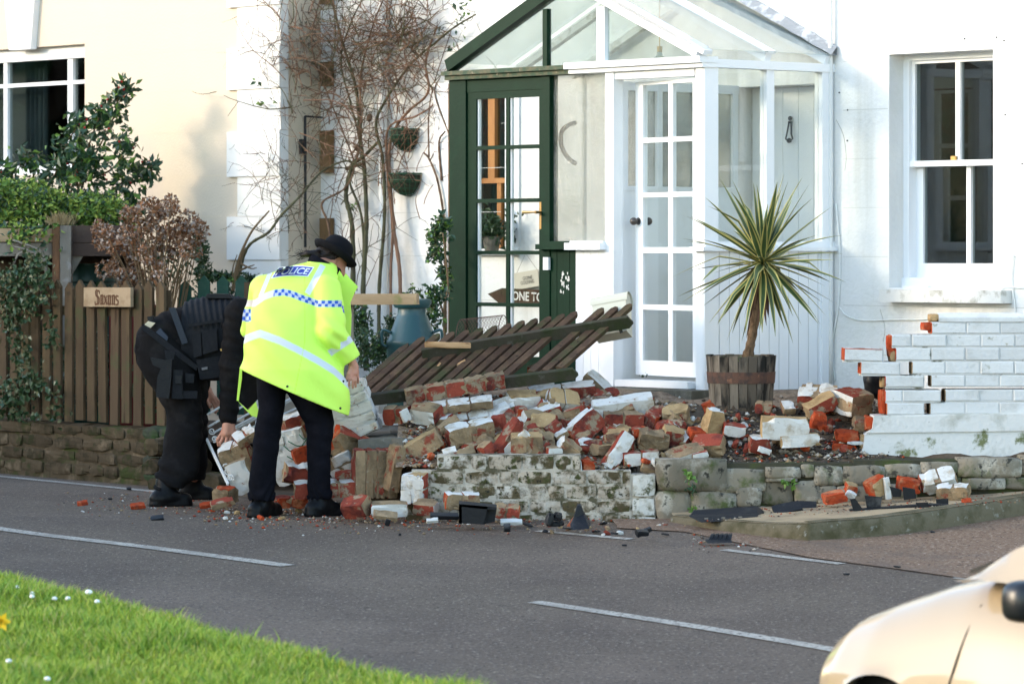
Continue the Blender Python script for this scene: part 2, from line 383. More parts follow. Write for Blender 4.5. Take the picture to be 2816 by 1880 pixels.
def smoothpath(pts, n):
    """Catmull-Rom through points"""
    P = [Vector(p) for p in pts]; P = [P[0] * 2 - P[1]] + P + [P[-1] * 2 - P[-2]]
    out = []
    segs = len(P) - 3
    for i in range(n + 1):
        u = i / n * segs; k = min(int(u), segs - 1); t = u - k
        a, b, c, d = P[k:k + 4]
        out.append(.5 * ((2 * b) + (c - a) * t + (2 * a - 5 * b + 4 * c - d) * t * t + (3 * b - a - 3 * c + d) * t ** 3))
    return out
def stonemesh(name, lx, ly, lz, seed, rough=.1, cuts=2, mats=(), rnd_corner=.18, smooth=False):
    """a block with uneven faces and worn corners, centred at the origin"""
    b = bmesh.new(); bmesh.ops.create_cube(b, size=1.0)
    bmesh.ops.subdivide_edges(b, edges=b.edges, cuts=cuts - 1, use_grid_fill=True)
    r = random.Random(seed); off = Vector((r.uniform(-50, 50), r.uniform(-50, 50), r.uniform(-50, 50)))
    sz = Vector((lx, ly, lz)); mn = min(sz)
    for v in b.verts:
        p = v.co.copy(); k = sum(1 for c in p if abs(abs(c) - .5) < 1e-4)
        q = Vector((p.x * lx, p.y * ly, p.z * lz))
        if k == 3: q -= Vector((math.copysign(1, p.x), math.copysign(1, p.y), math.copysign(1, p.z))) * mn * rnd_corner * r.uniform(.5, 1.2)
        elif k == 2: q -= Vector([math.copysign(1, c) if abs(abs(c) - .5) < 1e-4 else 0 for c in p]) * mn * rnd_corner * .35 * r.uniform(.3, 1.2)
        q += Vector(mnoise.noise_vector(q * 9 + off)) * mn * rough
        v.co = q
    me = bpy.data.meshes.new(name); b.to_mesh(me); b.free()
    for mm in lst(mats): me.materials.append(mm)
    if smooth: me.polygons.foreach_set('use_smooth', [True] * len(me.polygons))
    return me
def brickbox(mb, x0, x1, y0, y1, z0, z1, c=.004, m=0):
    """box whose front (-y) edges are chamfered"""
    vs = [(x0, y1, z0), (x1, y1, z0), (x1, y1, z1), (x0, y1, z1),
          (x0, y0 + c, z0), (x1, y0 + c, z0), (x1, y0 + c, z1), (x0, y0 + c, z1),
          (x0 + c, y0, z0 + c), (x1 - c, y0, z0 + c), (x1 - c, y0, z1 - c), (x0 + c, y0, z1 - c)]
    fs = [(0, 3, 2, 1)] + [(i, (i + 1) % 4, 4 + (i + 1) % 4, 4 + i) for i in range(4)] + [(4 + i, 4 + (i + 1) % 4, 8 + (i + 1) % 4, 8 + i) for i in range(4)] + [(8, 9, 10, 11)]
    mb.add(vs, fs, m)
def leafcards(mb, n, posfn, size, r, nmat=1, aspect=.5, droop=.0, wts=None):
    """n folded leaves: posfn() -> point; random facing"""
    for _ in range(n):
        p = Vector(posfn())
        a = Vector((r.gauss(0, 1), r.gauss(0, 1), r.gauss(0, 1) - droop)).normalized()
        b = a.cross(Vector((r.gauss(0, 1), r.gauss(0, 1), r.gauss(0, 1)))).normalized(); c = a.cross(b)
        L = size * r.uniform(.6, 1.25); w = L * aspect / 2
        k = r.choices(range(nmat), wts)[0] if wts else r.randrange(nmat)
        mb.add([p, p + a * L * .45 + b * w + c * w * .5, p + a * L, p + a * L * .45 - b * w + c * w * .5], [(0, 1, 2), (0, 2, 3)], k)
# ------------------------------------------------------------------ the ground
mb = MB()
xs = [-300, -120, -60, -30, -20] + [-15 + i for i in range(31)] + [20, 30, 60, 120, 300]
ys = [-200, -60, -20, 0, 6, 10, 12] + [13 + .75 * i for i in range(16)] + [26, 30, 40, 60, 120, 300, 600]
for y in ys:
    for x in xs: mb.v.append((x, y, ground_z(y) - .03))
nx = len(xs)
for j in range(len(ys) - 1):
    for i in range(nx - 1): mb.f.append([j * nx + i, j * nx + i + 1, (j + 1) * nx + i + 1, (j + 1) * nx + i]); mb.m.append(0)
structure("ground", mb, m_verge, smooth=True)
def sheet(poly_rows, lift, zfn):
    """rows of points (x,y) lofted into a sheet at ground height + lift"""
    mb = MB(); n = len(poly_rows[0])
    for row in poly_rows:
        for (x, y) in row: mb.v.append((x, y, zfn(x, y) + lift))
    for j in range(len(poly_rows) - 1):
        for i in range(n - 1): mb.f.append([j * n + i, j * n + i + 1, (j + 1) * n + i + 1, (j + 1) * n + i]); mb.m.append(0)
    return mb
gz = lambda x, y: ground_z(y)
RD = Vector((.70, -.714, 0))                       # road runs to the right and towards the viewer
# far edge of the road (kerbless), left to right, just beyond the edge line
edge0 = [(-14.0, 40.2), (-9.0, 34.6), (-5.2, 30.6), (-3.9, 29.15), (-2.55, 27.3), (-1.5, 25.6), (-.7, 24.75), (.2, 23.75), (.9, 23.1), (1.4, 22.55), (2.1, 21.85), (2.7, 21.3), (3.6, 20.5), (5.5, 18.6), (9, 15.2), (14, 10)]
edge = [(x + (.28 if x > -.2 else .06), y + (.32 if x > -.2 else .07)) for x, y in edge0]
rows = []
NSEG = 14
for j in range(NSEG + 1):
    k = j / NSEG
    rows.append([(x + (-4.6) * k + .0 * k, y - 4.2 * k * 1.02) for x, y in edge])
mb = sheet(rows, 0.0, gz)
structure("road", mb, m_asphalt, smooth=True)
def strip(pts, w, name, dashes=None):
    mb = MB()
    P = [Vector((x, y, 0)) for x, y in pts]
    path = smoothpath(P, 10 * (len(P) - 1))
    for i, p in enumerate(path):
        d = (path[min(i + 1, len(path) - 1)] - path[max(i - 1, 0)]).normalized(); s = Vector((-d.y, d.x, 0)) * w / 2
        for q in (p + s, p - s): mb.v.append((q.x, q.y, ground_z(q.y) + .004))
    for i in range(len(path) - 1): mb.f.append([2 * i, 2 * i + 1, 2 * i + 3, 2 * i + 2]); mb.m.append(0)
    o = bpy.data.objects.new(name, mb.mesh(name, (0, 0, 0), False, True, [m_roadpaint])); COL.objects.link(o); o['kind'] = 'structure'
    return o
def gxy(px, py): p = on_ground(px, py); return (p.x, p.y)
strip([gxy(-900, 1345), gxy(-400, 1398), gxy(0, 1454), gxy(400, 1504), gxy(792, 1556)], .11, "centre_line")
strip([gxy(1468, 1655), gxy(1870, 1716), gxy(2266, 1782), gxy(2600, 1846)], .10, "centre_line")
strip([gxy(-700, 1253), gxy(-300, 1280), gxy(0, 1310), gxy(396, 1349), gxy(430, 1354)], .09, "edge_line")
strip([gxy(1480, 1460), gxy(1735, 1483)], .08, "edge_line")
strip([gxy(1990, 1512), gxy(2315, 1551)], .08, "edge_line")
strip([gxy(2628, 1588), gxy(2900, 1620)], .08, "edge_line")
# dust of brick and mortar trodden into the road under the wall
m_dust = mat("brick_dust", (.30, .20, .13), .95, [((.20, .12, .08), 6, .45, .6)], .3, 80, spec=.05)
nt = m_dust.node_tree; out = nt.nodes['Material Output']; tr = _n(nt, 'ShaderNodeBsdfTransparent'); mx = _n(nt, 'ShaderNodeMixShader'); nz = _n(nt, 'ShaderNodeTexNoise'); nz.inputs['Scale'].default_value = 9; nz.inputs['Detail'].default_value = 10; nz.inputs['Roughness'].default_value = .75
tc = _n(nt, 'ShaderNodeTexCoord'); nt.links.new(tc.outputs['Object'], nz.inputs['Vector']); mr = _n(nt, 'ShaderNodeMapRange'); mr.inputs[1].default_value = .46; mr.inputs[2].default_value = .66; mr.inputs[4].default_value = .75
nt.links.new(nz.outputs[0], mr.inputs[0]); at_ = _n(nt, 'ShaderNodeAttribute'); at_.attribute_name = 'spread'; ml = _n(nt, 'ShaderNodeMath', operation='MULTIPLY'); nt.links.new(mr.outputs[0], ml.inputs[0]); nt.links.new(at_.outputs['Fac'], ml.inputs[1])
nt.links.new(ml.outputs[0], mx.inputs[0]); nt.links.new(tr.outputs[0], mx.inputs[1]); nt.links.new(nt.nodes['Principled BSDF'].outputs[0], mx.inputs[2]); nt.links.new(mx.outputs[0], out.inputs[0])
dl = [(330, 1372), (450, 1382), (600, 1392), (760, 1408), (930, 1418), (1100, 1428), (1300, 1438), (1500, 1448), (1650, 1456), (1760, 1464)]
rows = []
for k in range(9):
    rows.append([gxy(px, py + (k - 4) * 10) for px, py in dl])
o = structure("road_dust", sheet(rows, .003, gz), m_dust)
at2 = o.data.attributes.new('spread', 'FLOAT', 'POINT')
at2.data.foreach_set('value', [math.sin(math.pi * k / 8) * (0 if i in (0, 9) else 1) for k in range(9) for i in range(10)])
# driveway of chippings in front of the raised pavement
dr = [gxy(1700, 1452), gxy(1880, 1462), gxy(2060, 1500), gxy(2240, 1535), gxy(2480, 1566), gxy(2700, 1596), gxy(3000, 1640)]
bk = [(.6, 24.25), (1.1, 24.2), (1.7, 24.2), (2.3, 24.2), (2.9, 24.2), (3.6, 24.2), (5.2, 24.2)]
def dz(x, y): return ground_z(y) + max(0, min(1, (x - 1.6) / 2.0)) * max(0, min(1, (y - 21.6) / 2)) * .07
rows = []
for j in range(9):
    k = j / 8
    rows.append([(lerp(a[0], b[0], k) + (rnd.uniform(-.02, .02) if j == 0 else 0), lerp(a[1], b[1], k) + (rnd.uniform(-.025, .025) if j == 0 else 0)) for a, b in zip(dr, bk)])
structure("driveway", sheet(rows, .006, dz), m_drive, smooth=True)
# raised pavement: triangular, kerbed
K0 = on_ground(2222, 1489); K1x, K1y = 3.25, 23.95
def pz(x, y): return .030 + max(0, min(1, (x - .95) / .8)) * .045 + max(0, min(1, (x - 1.7) / 1.6)) * .095 + (y - 23.5) * .02
front = [Vector((.98, 23.92, 0)), Vector((1.32, 23.35, 0)), Vector((K0.x - .05, K0.y + .06, 0)), Vector((K0.x + .06, K0.y + .03, 0)), Vector((2.25, 23.08, 0)), Vector((2.75, 23.50, 0)), Vector((K1x, K1y, 0)), Vector((5.0, 25.4, 0))]
back = [Vector((.98, 24.3, 0)), Vector((1.3, 24.3, 0)), Vector((1.75, 24.3, 0)), Vector((1.9, 24.3, 0)), Vector((2.3, 24.3, 0)), Vector((2.8, 24.35, 0)), Vector((3.3, 24.6, 0)), Vector((5.0, 26.2, 0))]
mb = MB()
fr = smoothpath(front, 28); bkp = smoothpath(back, 28)
rows = []
for j in range(7):
    rows.append([(lerp(a.x, b.x, j / 6), lerp(a.y, b.y, j / 6)) for a, b in zip(fr, bkp)])
def pzz(x, y): return min(pz(x, y), pz(x, y)) + .006 * mnoise.noise(Vector((x * 3, y * 3, 0)))
structure("pavement", sheet(rows, 0, pzz), m_pave, smooth=True)
mb = MB()   # kerb: face and rounded lip
for i, p in enumerate(fr):
    d = (fr[min(i + 1, 28)] - fr[max(i - 1, 0)]).normalized(); nrm = Vector((d.y, -d.x, 0))
    t = pzz(p.x, p.y); g = dz(p.x, p.y) - .03
    j = .006 * mnoise.noise(p * 7)
    for q, z in ((p - nrm * .10, t + .003), (p - nrm * .02, t + .004), (p + nrm * (.012 + j), t - .012), (p + nrm * (.022 + j), lerp(t, g, .5)), (p + nrm * .03, g)):
        mb.v.append((q.x, q.y, z))
for i in range(28):
    for k in range(4): mb.f.append([i * 5 + k, (i + 1) * 5 + k, (i + 1) * 5 + k + 1, i * 5 + k + 1]); mb.m.append(0)
structure("kerb", mb, m_kerb, smooth=True)
# ------------------------------------------------------------------ terrace in front of the white cottage, and the rubble bed
def mound(x, y):
    py = 1250 - 210 * (y - 24.3)
    py = max(py, 1060)
    z = CAM_H - (py - HY) * y / FPX - .075
    zt = .60 + .12 * max(0, min(1, (y - 24.9) / 1.0))
    z = min(z, .78 if x < .75 else .70 - .06 * min(1, (x - .75) / .5))
    k = max(0, min(1, (25.9 - y) / .5))
    z = lerp(zt, max(z, .30), k)
    if x < -.35: z = min(z, lerp(.50, .56, (min(1, (-.35 - x) / .4))) if y > 24.7 else z)
    z += .035 * mnoise.noise(Vector((x * 4.2, y * 4.2, 1))) + .012 * mnoise.noise(Vector((x * 13, y * 13, 4)))
    return z
mb = MB(); nxx = 60; nyy = 26
gy = [24.30 + .085 * j for j in range(20)] + [26.2, 26.6, 27.1, 27.7, 28.6, 30]
gx = [-.72 + .078 * i for i in range(nxx)]
for y in gy:
    for x in gx: mb.v.append((x, y, mound(x, y) if y < 26 else .72))
for j in range(len(gy) - 1):
    for i in range(nxx - 1):
        mb.f.append([j * nxx + i, j * nxx + i + 1, (j + 1) * nxx + i + 1, (j + 1) * nxx + i])
        cx = gx[i]; cy = gy[j]
        mb.m.append(1 if (cx > .75 and cy < 25.1) else (0 if cy > 24.75 else 2))
structure("terrace", mb, [m_terr, m_soil, m_terr], smooth=True)
# broken edge of the terrace slab at the gateway
mb = MB()
P = [at(985, 1212, 24.62), at(1075, 1203, 24.66), at(1140, 1208, 24.55), at(1195, 1226, 24.45)]
for a, b in zip(P[:-1], P[1:]):
    mb.hexa([a + Vector((0, 0, -.06)), b + Vector((0, 0, -.06)), b + Vector((.05, 1.2, -.06)), a + Vector((-.05, 1.2, -.06)), a, b, b + Vector((.05, 1.2, .02)), a + Vector((-.05, 1.2, .02))])
structure("terrace_edge_slab", mb, m_conc)
mb = MB(); mb.box(-.95, -.45, 24.75, 27.8, -.1, .42)
structure("terrace_bank", mb, m_soil)
mb = MB()  # garden ground left of the terrace
pts = [(-5.5, 30.4), (-3.9, 29.6), (-2.5, 28.1), (-1.4, 27.2), (-.6, 26.8), (0, 27.5)]
rows = [[(x, y) for x, y in pts], [(x + .6, y + .9) for x, y in pts], [(x + 1.5, y + 4.5) for x, y in pts]]
structure("garden_soil", sheet(rows, 0, lambda x, y: .30), m_soil)
# concrete door step
mb = MB(); mb.fbox(-.95, .10, 1.0, 1.42, .60, .735)
structure("door_step", mb, m_conc)

# ------------------------------------------------------------------ grass bank in the foreground
def edge_dist(x, y):
    """distance of (x,y) from the near road edge, positive on the grass side (towards the viewer)"""
    return -((x + 2.43) * .714 + (y - 18.6) * .70) + .22 - .15 * (x + 2.4) + .10 * math.sin((x - y) * .55 + .6) + .05 * mnoise.noise(Vector((x * 2, y * 2, 0)))
def bank_z(x, y):
    e = edge_dist(x, y)
    return ground_z(y) + .325 * max(0, min(1, (e + .05) / .28)) ** .7 + .03 * mnoise.noise(Vector((x * 1.3, y * 1.3, 3))) + max(0, e - .5) * .035
mb = MB(); gx = [-6 + .2 * i for i in range(50)]; gy = [12 + .2 * j for j in range(52)]
for y in gy:
    for x in gx:
        e = edge_dist(x, y)
        mb.v.append((x, y, bank_z(x, y) if e > -.15 else ground_z(y) - .06))
for j in range(len(gy) - 1):
    for i in range(len(gx) - 1): mb.f.append([j * 50 + i, j * 50 + i + 1, (j + 1) * 50 + i + 1, (j + 1) * 50 + i]); mb.m.append(0)
m_bank = mat("turf_soil", (.055, .075, .018), .95, [((.09, .07, .03), 9, .5, .7)])
structure("grass_bank", mb, m_bank, smooth=True)
m_grass = []
for nm, c in (("grass_green", (.235, .345, .034)), ("grass_yellow", (.40, .45, .06)), ("grass_deep", (.12, .245, .026)), ("grass_straw", (.42, .37, .13))):
    m = mat(nm, c, .55, spec=.25); m_grass.append(m)
V = []; Fc = []; MI = []
gr = random.Random(5)
def blade(x, y, h, w, lean, k):
    z = bank_z(x, y) - .005; a = gr.uniform(0, 6.283); dx, dy = math.cos(a) * w, math.sin(a) * w
    lx, ly = gr.gauss(0, lean) * h, gr.gauss(0, lean) * h
    o = len(V)
    V.extend([(x - dx, y - dy, z), (x + dx, y + dy, z), (x + dx * .7 + lx * .4, y + dy * .7 + ly * .4, z + h * .6), (x - dx * .7 + lx * .4, y - dy * .7 + ly * .4, z + h * .6), (x + lx, y + ly, z + h)])
    Fc.extend([(o, o + 1, o + 2, o + 3), (o + 3, o + 2, o + 4)]); MI.extend([k, k])
cnt = 0
while cnt < 85000:
    y = gr.uniform(13.6, 19.3); x = gr.uniform(-3.1, .9)
    e = edge_dist(x, y)
    px = CX + x / y * FPX
    if e < -.02 or px < -160 or px > 1400 or e > 4.2: continue
    cl = mnoise.noise(Vector((x * 2.3, y * 2.3, 7))); c2 = mnoise.noise(Vector((x * 7, y * 7, 2)))
    h = max(.025, .062 + .026 * cl + .018 * c2) * gr.uniform(.6, 1.3)
    if e < .12: h *= .75
    if cl > .28: h *= 1.25
    k = gr.choices([0, 1, 2, 3], [.46 + .2 * c2, .27 - .2 * cl, .2 + .25 * cl, .09 + max(0, .22 - e * .6)])[0]
    blade(x, y, h, gr.uniform(.0022, .0042), .45, k); cnt += 1
def tuft(px, py, y, n, h):
    p = at(px, py, y)
    for _ in range(n): blade(p.x + gr.gauss(0, .035), y + gr.gauss(0, .05), h * gr.uniform(.4, 1.1), .0035, .32, gr.choice([0, 0, 2]))
tuft(705, 1790, 17.2, 60, .15); tuft(640, 1790, 17.0, 30, .10); tuft(810, 1800, 16.9, 40, .12); tuft(960, 1800, 16.5, 40, .11); tuft(1010, 1850, 16.2, 40, .09); tuft(20, 1600, 18.2, 30, .10)
tuft(420, 1850, 15.6, 20, .08); tuft(340, 1870, 15.4, 20, .08)
me = bpy.data.meshes.new("grass"); me.from_pydata(V, [], Fc)
for m in m_grass: me.materials.append(m)
me.polygons.foreach_set('material_index', MI)
o = bpy.data.objects.new("grass", me); COL.objects.link(o); tag(o, "bright green unmown grass along the near road edge", "grass", kind='stuff')
# daisies and a daffodil
mbd = MB(); mbd.lathe((0, 0, .02), [(.003, 0), (.012, .004), (.013, .010), (.008, .016), (.0, .018)], 10)
me_d = mbd.mesh("daisy_head", (0, 0, 0), True, True, [m_petalw])
mbs = MB(); mbs.tube([(0, 0, 0), (0, 0, .024)], .0012, 4); me_s = mbs.mesh("stem", (0, 0, 0), False, True, [m_grass[0]])
for i, (px, py, y) in enumerate([(46, 1613, 18.2), (88, 1630, 18.0), (88, 1638, 17.9), (187, 1653, 17.9), (244, 1652, 18.0), (267, 1667, 17.8), (24, 1815, 15.9), (580, 1748, 17.4), (150, 1650, 17.9), (130, 1864, 15.5)]):
    p = at(px, py, y); z = bank_z(p.x, p.y)
    t = thing("daisy", "small white daisy standing in the green grass bank", "daisy", (p.x, p.y, max(z + .03, p.z - .03)), "daisies in the grass")
    s = 1.0 if i != 4 else 1.3
    for nm, me in (("flower_head", me_d), ("stem", me_s)):
        c = bpy.data.objects.new(nm, me); COL.objects.link(c); c.parent = t; c.scale = (s, s, s)
p = at(4, 1708, 16.8)
t = thing("daffodil", "yellow daffodil flower at the edge of the grass bank", "flower", (p.x, p.y, bank_z(p.x, p.y)))
mb = MB()
for k in range(6):
    a = k * math.pi / 3; d = Vector((math.cos(a), -.3, math.sin(a))); b = Vector((-math.sin(a), 0, math.cos(a)))
    mb.add([p, p + d * .022 + b * .012, p + d * .045, p + d * .022 - b * .012], [(0, 1, 2, 3)])
part("petals", mb, m_petaly, t)
mb = MB(); mb.lathe(p, [(.008, 0), (.011, .02), (.016, .03)], 12, ax=(Vector((1, 0, 0)), Vector((0, 0, 1)), Vector((0, -1, 0))), cap=False); part("trumpet", mb, m_petaly, t, smooth=True)
mb = MB(); mb.tube([p, (p.x, p.y, bank_z(p.x, p.y) - .01)], .003, 5); part("stem", mb, m_grass[0], t)
# ------------------------------------------------------------------ the white cottage
cot = thing("white_cottage", "white rendered cottage with a sash window, behind the glazed porch", "house", F(0, -.15, 0))
rw = (ft(2445), ft(2731), fz(2590, 792), fz(2590, 143))
drr = (ft(2012), -.07, .74, fz(2012, 241))
lw = (ft(1250), ft(1413), fz(1340, 684), fz(1340, 214))
TL, TR, ZT = -5.62, 3.4, 5.2
mb = MB()
def wallrow(mb, t0, t1, ops, z0, z1, d0, d1):
    """wall slab d0..d1 from t0 to t1 with rectangular openings"""
    cur = t0
    for a, b, za, zb in sorted(ops):
        mb.fbox(cur, a, d0, d1, z0, z1); mb.fbox(a, b, d0, d1, z0, za); mb.fbox(a, b, d0, d1, zb, z1); cur = b
    mb.fbox(cur, t1, d0, d1, z0, z1)
wallrow(mb, TL, TR, [rw, drr, lw], -.2, ZT, -.30, 0)
part("wall", mb, m_render, cot)
mb = MB()   # dark rooms behind the windows
for (a, b, za, zb) in (rw, lw):
    x0, x1, z0, z1 = a - .6, b + .9, za - .4, zb + .3
    mb.fbox(x0, x1, -2.6, -2.5, z0, z1); mb.fbox(x0 - .05, x0, -2.6, -.302, z0, z1); mb.fbox(x1, x1 + .05, -2.6, -.302, z0, z1)
    mb.fbox(x0, x1, -2.6, -.302, z1, z1 + .05); mb.fbox(x0, x1, -2.6, -.302, z0 - .05, z0)
part("room", mb, m_roomgrey, cot)
# right sash window
D = -.15
g = lambda px: ft(px, D)
h = lambda py, px=2600: fz(px, py, D)
tf0, tf1 = g(2491), rw[1] + .06
mb = MB()
mb.fbox(tf0 - .06, g(2503), D - .10, D + .012, rw[2] - .02, rw[3] + .02)          # left box frame
mb.fbox(tf1 - .05, tf1 + .05, D - .10, D + .012, rw[2] - .02, rw[3] + .02)
mb.fbox(g(2503), tf1 - .05, D - .10, D + .012, h(163), rw[3] + .02)
mb.fbox(tf0 - .05, tf1 + .05, D - .08, D + .03, rw[2] - .02, h(764))
win = part("window", mb, m_gloss, cot)
mb = MB()   # upper sash
ul0, ul1 = g(2503), tf1 - .05
mb.fbox(ul0, g(2512), D - .055, D - .015, h(460), h(163)); mb.fbox(g(2735), ul1, D - .055, D - .015, h(460), h(163))
mb.fbox(g(2512), g(2735), D - .055, D - .015, h(172), h(163)); mb.fbox(g(2624), g(2637), D - .05, D - .012, h(442), h(172))
mb.fbox(ul0, ul1, D - .055, D + .004, h(457), h(441))
part("upper_sash", mb, m_gloss, win)
mb = MB()   # lower sash
mb.fbox(g(2503), g(2522), D - .10, D - .060, h(764), h(457)); mb.fbox(g(2737), ul1, D - .10, D - .060, h(764), h(457))
mb.fbox(g(2522), g(2737), D - .10, D - .060, h(764), h(724)); mb.fbox(g(2642), g(2654), D - .095, D - .055, h(724), h(457))
part("lower_sash", mb, m_gloss, win)
for (a, b, za, zb, dd) in ((2512, 2624, 441, 172, -.035), (2637, 2735, 441, 172, -.035), (2522, 2642, 724, 457, -.08), (2654, 2737, 724, 457, -.08)):
    mb = MB(); mb.fbox(g(a), g(b), D + dd - .002, D + dd + .002, h(za), h(zb)); part("pane", mb, m_winglass, win)
mb = MB(); mb.fbox(g(2617), g(2630), D - .02, D + .01, h(441), h(430)); part("catch", mb, m_brass, win)
mb = MB()
mb.fbox(ft(2418, .11), ft(2752, .11), -.14, .11, fz(2580, 832, .11), fz(2580, 797, .11))
sl = part("sill", mb, m_oldwhite, cot)
mb = MB(); mb.fbox(ft(2475), ft(2545), -.06, -.02, fz(2510, 795), fz(2510, 786)); mb.fbox(ft(2545), ft(2600), -.05, -.03, fz(2510, 795), fz(2510, 790))
part("loose_strip", mb, m_gloss, cot)
mb = MB(); zt = fz(2300, 1046)
mb.tube([F(ft(2294), .035, z) for z in np.linspace(.75, ZT, 12)], .016, 8)
part("waste_pipe", mb, m_render, cot, smooth=True)
mb = MB()
pp = [fa(2320, 700), (fa(2310, 850)), fa(2302, 950), fa(2290, 1010)]
mb.tube(smoothpath([F(t, .012, z) for t, z in (fa(2302, 560), fa(2313, 700), fa(2308, 840), fa(2290, 960), fa(2300, 1045))], 24), .006, 6)
mb.tube(smoothpath([F(t, .012, z) for t, z in (fa(2312, 845), fa(2330, 866), fa(2370, 880), fa(2450, 879), fa(2560, 877), fa(2760, 862))], 30), .005, 6)
mb.tube(smoothpath([F(t, .012, z) for t, z in (fa(2790, 700), fa(2785, 770), fa(2795, 850), fa(2790, 900))], 16), .005, 6)
mb.tube(smoothpath([F(t, .012, z) for t, z in (fa(2755, 800), fa(2766, 790), fa(2816, 792))], 10), .005, 6)
part("cable", mb, m_render_low, cot, smooth=True)
mb = MB()
for px, py in ((2741, 103), (2765, 316), (2332, 303), (2653, 107), (2762, 112), (2309, 255), (2812, 450), (2331, 387)):
    t, z = fa(px, py); mb.lathe(F(t, 0, z), [(.004, 0), (.006, .005), (.002, .009)], 8, ax=(U, Vector((0, 0, 1)), N))
part("wall_screw", mb, m_iron, cot)['kind'] = 'stuff'
mb = MB()
for k in range(14):
    z = .95 + k * .33
    for a, b in ((-5.4, -2.75), (.10, rw[0] - .01), (rw[1] + .01, 3.3)):
        if a > 0 and not (rw[2] - .08 < z < rw[3]): a, b = (.10, 3.3) if a < 1 else (9, 9)
        if a > 8: continue
        c = a
        while c < b - .05:
            e_ = min(b, c + rnd.uniform(.25, .9)); mb.fbox(c, e_, .0004, .0012, z, z + rnd.uniform(.003, .006)); c = e_ + (rnd.uniform(.05, .5) if rnd.random() < .4 else 0)
part("render_joint", mb, mat("lined_render_joint", (.56, .56, .53), .9), cot)['kind'] = 'stuff'
m_crack = mat("hairline_crack", (.30, .28, .24), .9)
for pts in (((2583, -10), (2586, 40), (2580, 80), (2582, 118), (2578, 142)), ((2300, 330), (2318, 372), (2326, 430), (2322, 470)), ((2420, 850), (2432, 900), (2428, 940)), ((1160, 780), (1166, 840), (1160, 880)), ((2760, 520), (2768, 560), (2764, 610))):
    mb = MB(); mb.tube(smoothpath([F(*(lambda q: (q[0], .0006, q[1]))(fa(px + rnd.uniform(-2, 2), py))) for px, py in pts], 14), .0018, 4); part("crack", mb, m_crack, cot)
# front door of the cottage, inside the porch
mb = MB(); mb.fbox(drr[0] - .02, .02, -.235, -.195, .74, drr[3] + .02)
door = part("door", mb, m_oldwhite, cot)
nb = 6; a0, a1 = ft(2070, -.19), -.06
for i in range(nb):
    mb = MB(); mb.fbox(lerp(a0, a1, i / nb) + .002, lerp(a0, a1, (i + 1) / nb) - .002, -.195, -.186, .76, drr[3] - .01); part("board", mb, m_gloss, door)
t, z = fa(2177, 326, -.18)
mb = MB()
c = F(t, -.165, z)
mb.ball(c, .016, 10, 6); mb.ball(c + Vector((0, 0, -.025)), .013, 10, 6, sc=(1.3, 1, .7))
z2 = fz(2177, 387, -.18)
for s in (-1, 1): mb.tube([c + U * s * .012 + Vector((0, 0, -.03)), F(t + s * .022, -.155, (z + z2) / 2 - .03), F(t + s * .034, -.155, z2 + .012), F(t + s * .01, -.155, z2)], .0065, 6)
mb.ball(F(t, -.155, z2), .018, 10, 6)
part("knocker", mb, m_iron, door, smooth=True)
# neighbour's wooden window, seen through the porch
D = -.07
mb = MB(); g = lambda px: ft(px, D); h = lambda py: fz(1350, py, D)
mb.fbox(lw[0], lw[1], D - .05, D, h(504), h(490)); mb.fbox(g(1342), g(1360), D - .05, D, h(490), lw[3]); mb.fbox(g(1364), g(1375), D - .06, D - .01, lw[2], h(504))
mb.fbox(lw[0], lw[0] + .05, D - .05, D, lw[2], lw[3]); mb.fbox(lw[0], lw[1], D - .05, D, lw[3] - .05, lw[3])
wood = part("window", mb, m_woodwarm, cot, label="varnished wooden sash window inside the porch")
mb = MB(); mb.fbox(g(1413), lw[1] + .075, -.09, .018, lw[2], lw[3] + .04); mb.fbox(lw[0] - .07, lw[1] + .07, -.09, .06, lw[2] - .045, lw[2]); part("frame", mb, m_gloss, wood)
mb = MB(); mb.fbox(lw[0], lw[1], D - .034, D - .03, lw[2], lw[3]); part("pane", mb, m_winglass, wood)
mb = MB()
pts = []
nn = 60
for i in range(nn + 1):
    t = lerp(lw[0] - .1, lw[1] + .05, i / nn); pts.append((t, -.30 + .025 * math.sin(i * .9) + .01 * math.sin(i * 2.3)))
for (t, d) in pts: mb.v.append(F(t, d, lw[2] - .05)); mb.v.append(F(t, d, lw[3] + .1))
for i in range(nn): mb.f.append([2 * i, 2 * i + 2, 2 * i + 3, 2 * i + 1]); mb.m.append(0)
part("curtain", mb, m_curtain, wood, smooth=True)
mb = MB()   # boxed jamb beside the porch
mb.fbox(ft(1192, .1), ft(1232, .1), .002, .10, .3, fz(1212, 229, .1)); part("boxed_pipe", mb, m_render, cot)
mb = MB(); mb.fbox(ft(1232, .1), ft(1241, .1), .002, .095, .3, fz(1236, 232, .1)); part("timber_edge", mb, m_woodwarm, cot)
mb = MB(); mb.tube([F(ft(1067), .05, z) for z in np.linspace(.4, 4.8, 14)], .033, 10); part("downpipe", mb, m_render, cot, smooth=True)

